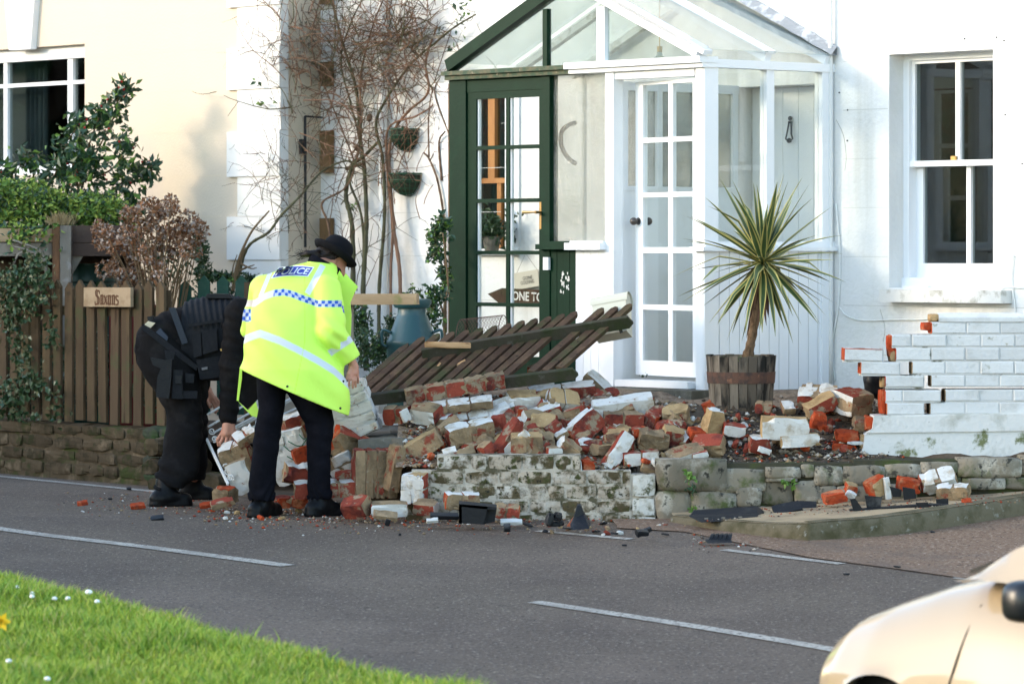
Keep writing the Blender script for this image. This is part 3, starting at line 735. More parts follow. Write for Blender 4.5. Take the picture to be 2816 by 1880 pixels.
# ------------------------------------------------------------------ the shared glazed porch
por = thing("glazed_porch", "timber porch with glass gable roof, half dark green and half white", "porch", F(-1.3, .6, .72))
PD = 1.22
X = lambda dx: ft(dx * 1.1988, PD)
Z = lambda dy, dx=1330: fz(dx * 1.1988, dy * 1.1988, PD)
zbt, zbb = fz(1896, 162, PD), fz(1896, 187, PD)
ZB = .735
tmid = X(1311)
def fp(name, boxes, m, par=por, label=None, smooth=False):
    mb = MB()
    for b in boxes: mb.fbox(*b)
    return part(name, mb, m, par, label=label)
fp("corner_post", [(X(1030), X(1068), PD - .10, PD, .5, zbb)], m_green, label="dark green corner post")
fp("beam", [(X(1027), tmid, PD - .11, PD + .03, zbb - .002, zbt - .03), (X(1024), tmid, PD - .11, PD + .055, zbt - .03, zbt)], m_greendirt, label="dirty green beam")
fp("beam", [(tmid, .025, PD - .11, PD + .03, zbb, zbt - .03), (tmid - .015, .03, PD - .11, PD + .06, zbt - .03, zbt + .012)], m_gloss, label="white beam")
fp("sub_beam", [(X(1068), X(1240), PD - .09, PD - .01, Z(200), zbb - .002)], m_green)
fp("sub_beam", [(X(1405), X(1590), PD - .09, PD - .01, Z(178, 1500), zbb)], m_gloss)
# green door
dz0, dz1 = ZB + .02, Z(200)
gd = fp("green_door", [(X(1069), X(1089), PD - .06, PD - .015, dz0, dz1), (X(1233), X(1241), PD - .06, PD - .015, dz0, dz1), (X(1089), X(1233), PD - .06, PD - .015, Z(217), dz1),
                 (X(1089), X(1233), PD - .06, PD - .015, dz0, Z(822)), (X(1156), X(1164), PD - .055, PD - .018, Z(822), Z(217))]
                + [(X(1089), X(1233), PD - .055, PD - .012, Z(y1), Z(y0)) for y0, y1 in ((328, 337), (453, 462), (575, 584), (697, 706))], m_green, label="dark green door with ten glass panes")
rows = [(217, 328), (337, 453), (462, 575), (584, 697), (706, 822)]
for (a, b) in ((1089, 1156), (1164, 1233)):
    for (y0, y1) in rows:
        mb = MB(); mb.fbox(X(a), X(b), PD - .040, PD - .036, Z(y1), Z(y0)); part("pane", mb, m_clear, gd)
fp("bead", [(X(1089), X(1091.5), PD - .052, PD - .028, Z(y1), Z(y0)) for y0, y1 in rows] + [(X(1164), X(1166.3), PD - .052, PD - .028, Z(y1), Z(y0)) for y0, y1 in rows], m_gloss, gd)
mb = MB()
mb.fbox(X(1236), X(1246), PD - .015, PD - .004, Z(525), Z(462))
c = F(X(1240), PD - .005, Z(486)); mb.tube([c, c + N * .055], .010, 8); mb.tube([c + N * .055, c + N * .055 - U * .05, c + N * .052 - U * .13], [.006, .008, .012], 8)
part("handle", mb, m_brass, gd, smooth=40)
fp("jamb", [(X(1241), X(1260), PD - .08, PD - .002, ZB, zbb - .002)], m_green)
# glazed middle light and the dado below it
mz1, mz0 = zbb - .002, Z(553, 1330)
fp("glass_panel", [(X(1260), X(1388), PD - .046, PD - .040, mz0, mz1)], m_obscure, label="patterned glass panel beside green door")
fp("mullion", [(X(1322), X(1327), PD - .075, PD - .055, mz0, mz1)], m_oldwhite)
fp("ledge", [(X(1240), X(1311), PD - .07, PD + .05, Z(572, 1290), Z(560, 1290)), (X(1243), X(1311), PD - .07, PD + .02, Z(560, 1290), mz0)], m_green, label="dark green ledge")
fp("ledge", [(X(1309), X(1390), PD - .07, PD + .06, Z(573, 1350), Z(557, 1350)), (X(1313), X(1388), PD - .07, PD + .025, Z(557, 1350), mz0)], m_gloss, label="white ledge")
for i in range(4):
    fp("board", [(lerp(X(1260), X(1318), i / 4) + .0015, lerp(X(1260), X(1318), (i + 1) / 4) - .0015, PD - .05, PD - .012 - .002 * (i % 2), ZB, Z(572, 1290))], m_green)
    fp("board", [(lerp(X(1318), X(1388), i / 4) + .0015, lerp(X(1318), X(1388), (i + 1) / 4) - .0015, PD - .05, PD - .010, ZB - .05, Z(573, 1350))], m_gloss)
fp("dado_backing", [(X(1241), X(1390), PD - .07, PD - .051, ZB - .04, Z(573, 1350))], m_oldwhite)
fp("bell_push", [(X(1250), X(1262), PD - .002, PD + .018, Z(619, 1256), Z(590, 1256))], m_gloss, label="small white door bell")
mb = MB()
for k in range(26):
    t = lerp(X(1284), X(1303), rnd.random()); z = lerp(Z(672, 1295), Z(625, 1295), rnd.random() ** .8); s = rnd.uniform(.004, .014)
    pts = [F(t + math.cos(a) * s * rnd.uniform(.4, 1), PD - .0095, z + math.sin(a) * s * rnd.uniform(.6, 1.8)) for a in np.linspace(0, 5.4, 7)]
    mb.add(pts, [tuple(range(7))])
part("paint_chips", mb, m_oldwhite, por)
fp("post", [(X(1388), X(1407), PD - .09, PD, ZB - .05, zbb)], m_gloss)
# partition between the two halves, seen through the open white door
tp = X(1398); mb = MB(); zp0, zp1 = fz(1690, 516, .7), Z(205, 1430)
mb.fbox(tp - .02, tp + .02, .02, PD - .09, ZB - .05, zp0 - .03); mb.fbox(tp - .02, tp + .03, .02, PD - .09, zp0 - .03, zp0)
for d in (.03, .40, .75, 1.07): mb.fbox(tp - .025, tp + .025, d, d + .05, zp0, zp1)
mb.fbox(tp - .025, tp + .025, .02, PD - .09, zp1, zp1 + .06)
pt = part("partition", mb, m_gloss, por)
for d0, d1 in ((.08, .40), (.45, .75), (.80, 1.07)):
    mb = MB(); mb.fbox(tp - .003, tp + .003, d0, d1, zp0, zp1); part("pane", mb, m_rippled, pt)
# white door, ajar
th = math.radians(9.5); hinge = F(X(1597), PD - .05, 0)
ca, sb = (-U * math.cos(th) - N * math.sin(th)), (N * math.cos(th) - U * math.sin(th))
LW_ = .765
sx = lambda dx: (1592 - dx) / 142 * LW_
Zd = lambda y: fz(1520 * 1.1988, y * 1.1988, 1.12)
def lbox(mb, x0, x1, e0, e1, z0, z1):
    P = lambda a, e, z: hinge + ca * a + sb * e + Vector((0, 0, z))
    mb.hexa([P(x0, e0, z0), P(x1, e0, z0), P(x1, e1, z0), P(x0, e1, z0), P(x0, e0, z1), P(x1, e0, z1), P(x1, e1, z1), P(x0, e1, z1)])
mb = MB(); dz0, dz1 = Zd(862), Z(183, 1520)
drow = [(193, 315), (326, 441), (452, 567), (580, 699), (711, 828)]
lbox(mb, sx(1592), sx(1578), -.02, .02, dz0, dz1); lbox(mb, sx(1466), sx(1450), -.02, .02, dz0, dz1)
lbox(mb, sx(1578), sx(1466), -.02, .02, Zd(193), dz1); lbox(mb, sx(1578), sx(1466), -.02, .02, dz0, Zd(828)); lbox(mb, sx(1532), sx(1523), -.016, .016, Zd(828), Zd(193))
for y0, y1 in zip([r[1] for r in drow[:-1]], [r[0] for r in drow[1:]]): lbox(mb, sx(1578), sx(1466), -.017, .017, Zd(y1), Zd(y0))
wd = part("white_door", mb, m_gloss, por, label="white glazed door standing ajar")
for a, b in ((1578, 1532), (1523, 1466)):
    for y0, y1 in drow:
        mb = MB(); lbox(mb, sx(a), sx(b), -.002, .002, Zd(y1), Zd(y0)); part("pane", mb, m_clear, wd)
mb = MB(); zk = Zd(507)
P = lambda a, e, z: hinge + ca * a + sb * e + Vector((0, 0, z))
for s in (1, -1):
    c = P(sx(1457), 0, zk); mb.tube([c, c + sb * s * .045], .009, 8); mb.ball(c + sb * s * .06, .027, 12, 8); mb.tube([c + sb * s * .020, c + sb * s * .024], .026, 12)
part("knob", mb, m_bronze, wd, smooth=50)
fp("door_sill", [(X(1425), X(1592), PD - .12, PD + .06, ZB + .005, ZB + .05)], m_gloss)
fp("corner_post", [(X(1596), -.0, PD - .10, PD, ZB - .03, zbb)], m_gloss, label="white corner post")
# right-hand glazed side
def sd(px): k = (px - CX) / FPX; return (2.18 - 26.7 * k) / (.755 - .656 * k)
def sz(px, py): y = 26.7 - .656 * sd(px); return CAM_H - (py - HY) * y / FPX
zs1, zs0, zsl = sz(2040, 189), sz(2040, 664), sz(2040, 690)
fp("side_rail", [(-.07, .02, .0, PD + .02, zs1, sz(2040, 166))], m_gloss)
fp("side_post", [(-.06, .012, sd(1972), PD - .003, ZB - .03, zs1)], m_gloss)
fp("side_post", [(-.06, .004, sd(2128), sd(2107), zs0, zs1)], m_gloss)
fp("side_post", [(-.06, .012, .005, sd(2258), ZB - .03, zs1)], m_gloss)
for a, b in ((1972, 2107), (2128, 2258)):
    mb = MB(); mb.fbox(-.03, -.025, sd(b), sd(a), zs0, zs1); part("pane", mb, m_clear, por)
fp("side_sill", [(-.08, .055, .0, PD + .045, zsl, zsl + .028), (-.075, .02, .0, PD, zsl + .028, zs0)], m_gloss)
fp("side_backing", [(-.06, -.022, .01, PD - .01, ZB - .01, zsl)], m_gloss)
ns = 12
for i in range(ns):
    mb = MB(); d0, d1 = lerp(.045, PD - .06, i / ns), lerp(.045, PD - .06, (i + 1) / ns)
    mb.fbox(-.021, -.004, d0 + .0028, d1 - .0028, ZB - .03, zsl); part("board", mb, m_gloss, por)
# gable and roof
tA, zA = -1.30, 3.475
def rafter(t0, z0, t1, z1, d0, d1, w, m, name="rafter", label=None):
    mb = MB(); a = Vector((t1 - t0, z1 - z0)).normalized(); nn = Vector((-a.y, a.x)) * w
    if nn.y < 0: nn = -nn
    Q = [(t0, z0), (t1, z1), (t1 + nn.x, z1 + nn.y), (t0 + nn.x, z0 + nn.y)]
    mb.prism([F(t, d0, z) for t, z in Q], N * (d1 - d0)); return part(name, mb, m, por, label=label)
tl, tr_ = X(1036), .0
rafter(tl, zbt, tA, zA, PD - .05, PD + .04, .085, m_green, label="dark green gable rafter")
rafter(tr_ - .02, zbt + .005, tA, zA, PD - .05, PD + .05, .075, m_gloss, label="white gable rafter")
fp("gable_bar", [(X(1247), X(1257), PD - .03, PD + .01, zbt, fz(1500, 25, PD))], m_green)
fp("gable_bar", [(X(1372), X(1390), PD - .03, PD + .015, zbt + .012, fz(1655, 18, PD))], m_gloss)
mb = MB(); mb.prism([F(tl, PD - .02, zbt), F(tr_, PD - .02, zbt), F(tA, PD - .02, zA)], N * .004); part("gable_pane", mb, m_roofglass, por)
for d in (.60, .03):
    rafter(tl, zbt - .02, tA, zA - .02, d, d + .05, .05, m_oldwhite); rafter(tr_, zbt - .005, tA, zA, d, d + .055, .06, m_gloss)
fp("ridge_beam", [(tA - .025, tA + .025, .02, PD, zA + .01, zA + .09)], m_gloss)
def slope(t0, z0, d0, d1, m):
    mb = MB(); k = .09
    mb.prism([F(t0, d0, z0), F(tA, d0, zA + .07), F(tA, d1, zA + .07), F(t0, d1, z0)], Vector((0, 0, .005))); part("roof_pane", mb, m, por)
for d0, d1 in ((.01, .60), (.66, PD + .02)):
    slope(tl - .02, zbt + .06, d0, d1, m_roofglass); slope(.045, zbt + .055, d0, d1, m_roofglass)
rafter(.03, zbt + .045, tA, zA + .075, .58, .68, .022, m_gloss, "glazing_bar")
rafter(.05, zbt + .02, tA, zA + .06, PD - .03, PD + .05, .032, m_gloss, "barge_board")
mb = MB()
pp = [F(lerp(.06, tA, k), .02, lerp(zbt + .055, zA + .12, k) + .003 * math.sin(k * 40)) for k in np.linspace(0, 1, 30)]
for i, q in enumerate(pp):
    w = .058 + .006 * mnoise.noise(Vector((i * .7, 0, 0)))
    mb.v.extend([q + Vector((0, 0, w)), q + N * .03 + Vector((0, 0, w * .45)), q + N * .055 - Vector((0, 0, .004 * mnoise.noise(Vector((i * .9, 3, 0))))), q])
for i in range(29):
    for k in range(4): mb.f.append([i * 4 + k, i * 4 + (k + 1) % 4, (i + 1) * 4 + (k + 1) % 4, (i + 1) * 4 + k]); mb.m.append(0)
part("lead_flashing", mb, m_lead, por)
fp("porch_floor", [(X(1040), -.05, .01, PD - .06, .60, ZB - .012)], m_conc)
# lantern hanging in the gable
t, z = fa(1814, 150, .7); c = F(t, .7, z - .06)
ln = thing("porch_lantern", "small glass lantern hanging under the porch roof", "lantern", c)
mb = MB(); mb.tube([c + Vector((0, 0, .10)), c + Vector((0, 0, .5))], .004, 6); mb.lathe(c, [(.02, .115), (.018, .08), (.022, .075)], 12); part("hook", mb, m_brass, ln, smooth=40)
mb = MB(); mb.lathe(c, [(.015, .078), (.022, .05), (.05, .03), (.05, -.06), (.04, -.07)], 16); part("shade", mb, glass("lantern_glass", (.6, .68, .64), .12, milk=.3, milkcol=(.45, .5, .45)), ln, smooth=40)
# signs hung on the wall inside the porch
ar = thing("arrow_sign", "brown wooden arrow sign with white lettering behind the green door", "sign", F(ft(1430), .03, fz(1430, 830)))
D = .03
mb = MB()
pts = [(1346, 808), (1385, 792), (1500, 797), (1560, 803), (1560, 838), (1500, 834), (1375, 832)]
mb.prism([F(*(lambda tz: (tz[0], D, tz[1]))(fa(px, py, D))) for px, py in pts], N * .018)
part("board", mb, m_gatewood, ar)
def place_text(txt, px, py, d, hpx, m, parent, name="lettering", ext=.002, rot=0.0, sx_=1.0, shear=0.0, off=0.0, dirU=U, nrm=N, base=None):
    me = text_mesh(txt, 1.0, 0.0, shear, off)
    t, z = fa(px, py, d); o = F(t, d, z) if base is None else base
    a = np.empty(len(me.vertices) * 3); me.vertices.foreach_get('co', a); a = a.reshape(-1, 3)
    hgt = hpx * o.y / FPX / max(1e-6, (a[:, 1].max() - a[:, 1].min()))
    cr, sr = math.cos(rot), math.sin(rot); b = wloc(parent)
    vs = []
    for x, y, _ in a:
        xx, yy = x * hgt * sx_, y * hgt; xx, yy = xx * cr - yy * sr, xx * sr + yy * cr
        vs.append(o + dirU * xx + Vector((0, 0, yy)) + nrm * ext - b)
    me.vertices.foreach_set('co', np.array([tuple(v) for v in vs]).ravel()); me.materials.append(m); me.name = name; me.update()
    ob = bpy.data.objects.new(name, me); COL.objects.link(ob); ob.parent = parent; return ob
m_chalk = mat("white_lettering", (.66, .65, .60), .8, [((.35, .30, .24), 60, .58, .7)])
m_ink = mat("dark_lettering", (.06, .055, .05), .8)
place_text("GONE TO", 1443, 816, D + .018, 25, m_chalk, ar, rot=-.03, sx_=1.0, off=.02)
place_text("I", 1532, 818, D + .018, 25, m_chalk, ar, rot=-.03, off=.02)
gs = thing("hanging_plaque", "small cream plaque hung on string above the arrow sign", "sign", F(ft(1450), .03, fz(1450, 770)))
mb = MB(); c = F(ft(1450, .035), .035, fz(1450, 769, .035)); cr = math.cos(.12); sr = math.sin(.12)
ww, hh = .135, .062
pts = [c + U * (x * cr - y * sr) + Vector((0, 0, x * sr + y * cr)) for x, y in ((-ww, -hh), (ww, -hh), (ww, hh), (-ww, hh))]
mb.prism(pts, N * .010); part("plate", mb, mat("cream_plaque", (.52, .49, .40), .8), gs)
mb = MB(); nail = F(ft(1447, .035), .04, fz(1447, 697, .035)); mb.tube([pts[3] + U * .02, nail], .0018, 4); mb.tube([pts[2] - U * .02, nail], .0018, 4); part("string", mb, m_greywood, gs)
place_text("GONE", 1451, 764, .046, 9.5, m_ink, gs, rot=.12, sx_=1.05); place_text("GOLFING", 1451, 776, .046, 9.5, m_ink, gs, rot=.12, sx_=1.0)

# ------------------------------------------------------------------ the cream house on the left
cre = thing("cream_house", "cream rendered house with white quoins at the left", "house", F(-8, .2, 0))
E = .40
lwn = (ft(-300, E), ft(233, E), fz(140, 478, E), fz(232, 121, E))
mb = MB(); wallrow(mb, -16, -5.62, [lwn], -.2, 6.0, E - .30, E); mb.fbox(-5.62 - .3, -5.62, -.29, E - .30, -.2, 6.0)
part("wall", mb, m_cream, cre)
mb = MB(); x0, x1, z0, z1 = lwn[0] - .5, lwn[1] + .6, lwn[2] - .5, lwn[3] + .4
mb.fbox(x0, x1, -2.6, -2.5, z0, z1); mb.fbox(x1, x1 + .05, -2.6, E - .302, z0, z1); mb.fbox(x0 - .05, x0, -2.6, E - .302, z0, z1); mb.fbox(x0, x1, -2.6, E - .302, z1, z1 + .05); mb.fbox(x0, x1, -2.6, E - .302, z0 - .05, z0)
part("room", mb, mat("brown_room", (.035, .020, .014), .9), cre)
qys = [(-60, 18, 1), (18, 130, 0), (130, 246, 1), (246, 360, 0), (360, 486, 1), (486, 595, 0), (595, 715, 1), (715, 830, 0), (830, 960, 1)]
for y0, y1, wide in qys:
    a = ft(631 if wide else 657, E); px = 700
    mb = MB(); mb.fbox(a, -5.598, E + .001, E + (.028 if wide else .016), fz(px, y1, E) + .002, fz(px, y0, E) - .002); mb.fbox(-5.619, -5.596, E - .06, E + .001, fz(px, y1, E) + .002, fz(px, y0, E) - .002)
    part("quoin", mb, m_quoin, cre)
mb = MB(); pts = [(25, -40), (113, -40), (100, 136), (41, 139)]
mb.prism([F(*(lambda q: (q[0], E, q[1]))(fa(px, py, E))) for px, py in pts], N * .06); part("keystone", mb, m_gloss, cre)
D = E - .09; g = lambda px: ft(px, D); h = lambda py, px=120: fz(px, py, D)
mb = MB(); mb.fbox(lwn[0], lwn[1], D - .06, D + .02, h(166), lwn[3] + .02); mb.fbox(lwn[1] - .02, lwn[1] + .02, D - .06, D, lwn[2], lwn[3]); mb.fbox(lwn[0], lwn[1], D - .06, D + .03, lwn[2] - .01, h(455))
mb.fbox(lwn[0], lwn[1], D - .05, D - .002, h(236), h(226))
for a, b in ((10, 20), (186, 200), (-150, -140)): mb.fbox(g(a), g(b), D - .05, D, h(455), h(166))
w2 = part("window", mb, m_gloss, cre)
for a, b in ((-140, 10), (20, 186), (200, 236)):
    for y0, y1 in ((166, 226), (236, 455)):
        mb = MB(); mb.fbox(g(a), g(b), D - .032, D - .028, h(y1), h(y0)); part("pane", mb, m_winglass, w2)
mb = MB(); nn = 30
for i in range(nn + 1):
    t = lerp(g(14), g(78), i / nn); d = D - .22 + .022 * math.sin(i * 1.1)
    mb.v.append(F(t + .10 * (1 if i == nn else 0) * 0, d, lwn[2] - .1)); mb.v.append(F(t, d, lwn[3] + .1))
for i in range(nn): mb.f.append([2 * i, 2 * i + 2, 2 * i + 3, 2 * i + 1]); mb.m.append(0)
part("curtain", mb, m_curtain2, w2, smooth=True)
mb = MB(); mb.fbox(g(-200), g(14), D - .30, D - .29, lwn[2] - .1, lwn[3] + .1); part("blind", mb, m_curtain, w2)
# rough horizontal course lines of the lined-out render
mb = MB()
for py in (55, 140, 250, 364, 486, 597):
    z = fz(500, py, E); mb.fbox(lwn[1] + .02, -6.4, E + .0005, E + .0015, z, z + .006)
part("render_joint", mb, mat("faint_joint", (.66, .56, .42), .9), cre)
# ------------------------------------------------------------------ garden walls
def wx(px, y): return (px - CX) * y / FPX
def wz(py, y): return CAM_H - (py - HY) * y / FPX
# right: white painted brick wall, cracked and broken off at its left end
YB = 24.5
bw = thing("cracked_garden_wall", "white painted brick garden wall, cracked and broken off beside the window", "wall", (2.9, YB, .15))
q2 = lambda zx: wx(2200 + zx / 2.305, YB)
r2 = lambda zy: wz(840 + zy / 2.305, YB)
core = MB()
ROWS = [  # (top, bottom, [(segment boundaries), ...], tilt of the left segment)
    (103, 181, [[830, 1055, 1270, 1490, 1700, 1920, 2140, 2360]]),
    (183, 263, [[575, 707, 930, 1147, 1362, 1580, 1800, 2020, 2240, 2360]]),
    (265, 350, [[602, 830, 1048, 1265, 1480, 1700, 1920, 2140, 2360], [275, 528]]),
    (352, 436, [[706, 920, 1143, 1358, 1580, 1800, 2020, 2240, 2360], [380, 634]]),
    (438, 516, [[826, 1047, 1265, 1480, 1700, 1920, 2140, 2360], [535, 788]]),
    (530, 608, [[916, 1140, 1352, 1570, 1790, 2010, 2230, 2360], [535, 650, 893]]),
    (611, 690, [[820, 1047, 1264, 1480, 1700, 1920, 2140, 2360], [545, 788]])]
def wallbrick(x0, x1, z0, z1, y0, left_red, top_red=False, old=False):
    mb = MB(); c = .005; y1 = y0 + .205
    brickbox(mb, x0, x1, y0, y1, z0, z1, c)
    if left_red:
        for k in (4,): pass
        mb.m = [1 if i in (4, 8) else 0 for i in range(len(mb.f))]
    if top_red: mb.m = [1 if i in (3, 7, 4, 8) else m for i, m in enumerate(mb.m)]
    o = part("brick", mb, [m_wallwhite, m_mortar if old else m_fresh], bw, origin=((x0 + x1) / 2, y0, (z0 + z1) / 2))
    return o
for ri, (t, b, segs) in enumerate(ROWS):
    for si, seg in enumerate(segs):
        dy = -.004 * si + rnd.uniform(-.002, .002)
        z0, z1 = r2(b), r2(t); zc0 = r2(b + 6) if ri < 6 else z0
        zsh = -.004 if si else 0
        core.box(q2(seg[0]) + .008, q2(seg[-1]), YB + .005 + dy, YB + .20, (zc0 if not (ri == 4 and si == 0) else z0) + zsh, z1 + zsh)
        for i in range(len(seg) - 1):
            x0, x1 = q2(seg[i]) + .0035, q2(seg[i + 1]) - .0035
            o = wallbrick(x0, x1, z0 + .004 + zsh, z1 - .004 + zsh, YB + dy + rnd.uniform(-.004, .003), i == 0, ri == 2 and si == 1, si == 0 and ri > 2)
            o.rotation_euler = (rnd.uniform(-.006, .006), rnd.uniform(-.006, .006), rnd.uniform(-.012, .012))
            if si and ri in (2, 3): o.rotation_euler = (0, math.radians(1.6), 0)
part("mortar", core, m_joint, bw)
mb = MB(); n = 9   # rounded coping
prof = [(.0, 0)] + [(.11 - .11 * math.cos(a), .026 + .028 * math.sin(a)) for a in np.linspace(0, math.pi, n)] + [(.22, 0)]
mb.prism([(q2(880), YB - .004 + y, r2(103) + z) for y, z in prof], (1.2, 0, 0)); part("coping", mb, m_wallwhite, bw)
me = stonemesh("brick", .06, .19, .05, 3, .2, 3, [m_mortar_y]); link_part("brick", me, bw, (q2(855), YB + .10, r2(78)))
me = stonemesh("brick", .055, .19, .05, 8, .25, 3, [m_fresh]); link_part("brick", me, bw, (q2(806), YB + .10, r2(135)))
for (a, b, c, d, m, sd_) in ((560, 605, 190, 330, m_fresh, 1), (572, 612, 275, 355, m_mortar_y, 2), (520, 545, 455, 520, m_mortar_y, 4), (515, 552, 535, 690, m_fresh, 5)):
    me = stonemesh("broken_end", abs(q2(b) - q2(a)), .19, abs(r2(d) - r2(c)), sd_, .22, 3, [m]); link_part("broken_end", me, bw, ((q2(a) + q2(b)) / 2, YB + .115, (r2(c) + r2(d)) / 2))
# plinth below
mb = MB(); P = [(2404, 1143), (2399, 1180), (2379, 1194), (2374, 1232), (2354, 1270), (3100, 1250), (3100, 1128)]
mb.prism([(wx(px, 24.46), 24.46, wz(py, 24.46)) for px, py in P], (0, .3, 0)); mb.prism([(wx(px, 24.46), 24.448, wz(py, 24.46)) for px, py in [(2403, 1146), (2399, 1178), (2382, 1190), (3100, 1180), (3100, 1132)]], (0, .03, 0))
part("plinth", mb, m_plinth, bw)
for (px, py, w, h_, m, sd_) in ((2330, 1198, 62, 30, m_fresh, 1), (2372, 1212, 26, 46, m_mortar_y, 2), (2322, 1232, 70, 34, m_fresh, 3), (2355, 1250, 40, 34, m_fresh, 9), (2326, 1270, 26, 20, m_fresh, 5), (2390, 1160, 30, 34, m_fresh, 7), (2352, 1216, 50, 10, m_joint, 12)):
    s = 24.55 / FPX; me = stonemesh("brick", w * s, .2, h_ * s, sd_ + 20, .28, 3, [m]); link_part("brick", me, bw, at(px, py, 24.60))

# low front wall: mossy whitewashed brick, then rubble stone to the right
YF = 24.15
lwl = thing("low_front_wall", "low whitewashed brick wall stained with moss, under the rubble heap", "wall", (.1, YF, 0))
rr = random.Random(3); core = MB()
ZR = [1251, 1293, 1333, 1374, 1412, 1452]
for i in range(5):
    z1, z0 = wz(ZR[i], YF), wz(ZR[i + 1], YF)
    xa = [1200, 1130, 1122, 1118, 1112][i]; xb = [1597, 1735, 1735, 1735, 1735][i]
    cur = xa + 0.0; first = True
    core.box(wx(xa, YF) + .004, wx(xb, YF), YF + .007, YF + .24, z0, z1)
    while cur < xb - 8:
        ln_ = rr.choice([92, 98, 48]) * rr.uniform(.95, 1.05)
        if first and i % 2: ln_ = 52
        first = False
        nxt = min(cur + ln_, xb)
        if xb - nxt < 22: nxt = xb
        x0, x1 = wx(cur, YF) + .004, wx(nxt, YF) - .004
        me = stonemesh("brick", x1 - x0, .215, z1 - z0 - .009, rr.randrange(10 ** 6), .05, 2, [m_mossbrick], .10)
        link_part("brick", me, lwl, ((x0 + x1) / 2, YF + .1075 + rr.uniform(-.003, .003), (z0 + z1) / 2)); cur = nxt
core.box(wx(1725, YF), wx(1803, YF), YF + .01, YF + .24, wz(1452, YF), wz(1304, YF))
part("mortar", core, m_mossjoint, lwl)
for (a, b, t, d) in ((1737, 1803, 1303, 1366), (1737, 1801, 1368, 1418), (1737, 1803, 1420, 1450)):
    x0, x1, z0, z1 = wx(a, YF), wx(b, YF), wz(d, YF), wz(t, YF)
    me = stonemesh("corner_block", x1 - x0 - .004, .26, z1 - z0 - .005, a + d, .05, 3, [m_quoinw], .06); link_part("corner_block", me, lwl, ((x0 + x1) / 2, YF + .128, (z0 + z1) / 2))
swl = thing("rubble_stone_wall", "low grey rubble stone wall with weeds behind the raised pavement", "wall", (2.2, YF, 0))
ST = [(1805, 1262, 2000, 1350, 0), (1805, 1348, 1900, 1450, 0), (1905, 1288, 2106, 1350, 0), (1900, 1352, 2024, 1420, 0), (2106, 1284, 2200, 1314, 0), (2202, 1278, 2236, 1310, 0), (2092, 1316, 2180, 1388, 0), (2026, 1340, 2092, 1392, 0), (2238, 1282, 2316, 1332, 0), (2186, 1322, 2252, 1384, 0), (2250, 1336, 2300, 1390, 0),
      (2318, 1280, 2430, 1332, 0), (2300, 1334, 2400, 1385, 0), (2432, 1276, 2530, 1310, 0), (2402, 1330, 2520, 1380, 0), (2532, 1270, 2632, 1302, 0), (2634, 1260, 2806, 1312, 0), (2530, 1306, 2640, 1350, 0), (2645, 1314, 2760, 1345, 0), (2762, 1312, 2850, 1342, 0), (2808, 1256, 2960, 1310, 0), (2855, 1312, 2960, 1345, 0), (2106, 1314, 2190, 1322, 0), (1900, 1420, 2030, 1450, 0), (2030, 1392, 2120, 1440, 0)]
for k, (a, t, b, d, _) in enumerate(ST):
    y = YF + .02
    x0, x1, z0, z1 = wx(a, y) - .004, wx(b, y) + .004, wz(d, y) - .003, wz(t, y) + .003
    me = stonemesh("stone", x1 - x0, .24, z1 - z0, 31 + k, .09, 4, [m_stone], .08, True); link_part("stone", me, swl, ((x0 + x1) / 2, YF + .105 + rr.uniform(-.012, .012), (z0 + z1) / 2))
mb = MB(); mb.box(.905, 3.9, YF + .022, YF + .28, -.1, wz(1274, YF)); mb.box(2.1, 3.9, YF + .019, YF + .30, .1, wz(1266, YF)); part("mortar", mb, m_stonejoint, swl)

# left: brown stone wall under the picket fence
A0, B0 = Vector((-5.6, 31.63, 0)), Vector((-2.62, 28.12, 0)); AD = (B0 - A0).normalized(); AN = Vector((AD.y, -AD.x, 0))
if AN.y > 0: AN = -AN
AL = (B0 - A0).length
def AP(s, d, z): return A0 + AD * s + AN * d + Vector((0, 0, z))
def as_(px, d=0.0):
    o = A0 + AN * d; k = (px - CX) / FPX
    return (k * o.y - o.x) / (AD.x - k * AD.y)
def az(px, py, d=0.0): y = (A0 + AN * d).y + AD.y * as_(px, d); return CAM_H - (py - HY) * y / FPX
bwl = thing("brown_stone_wall", "low brown stone wall below the picket fence", "wall", AP(AL / 2, 0, 0))
rotA = math.atan2(AD.y, AD.x)
zrow = [0, .10, .19, .29, .385]
core = MB(); P8 = [AP(0, -.015, -.1), AP(AL, -.015, -.1), AP(AL, -.25, -.1), AP(0, -.25, -.1)]; core.hexa(P8 + [p + Vector((0, 0, .47)) for p in P8])
part("mortar", core, m_bstone, bwl)
for i in range(4):
    s = 1.0 + rr.uniform(0, .2)
    while s < AL:
        l = rr.uniform(.16, .42); l = min(l, AL - s)
        if l > .05:
            me = stonemesh("stone", l - .012, .24, zrow[i + 1] - zrow[i] - .012, rr.randrange(10 ** 6), .17, 3, [m_bstone], .16)
            link_part("stone", me, bwl, AP(s + l / 2, -.12 + rr.uniform(-.006, .010), (zrow[i] + zrow[i + 1]) / 2), (0, 0, rotA))
        s += l
mp = thing("mossy_pier", "dark mossy stone pier at the end of the brown wall", "pier", AP(AL + .17, -.1, 0))
for i in range(4):
    for j in range(2):
        me = stonemesh("stone", .17 + .04 * ((i + j) % 2), .3, .098, 70 + i * 3 + j, .13, 3, [m_mossstone], .2); link_part("stone", me, mp, AP(AL + .09 + .18 * j, -.12, .05 + .10 * i), (0, 0, rotA))
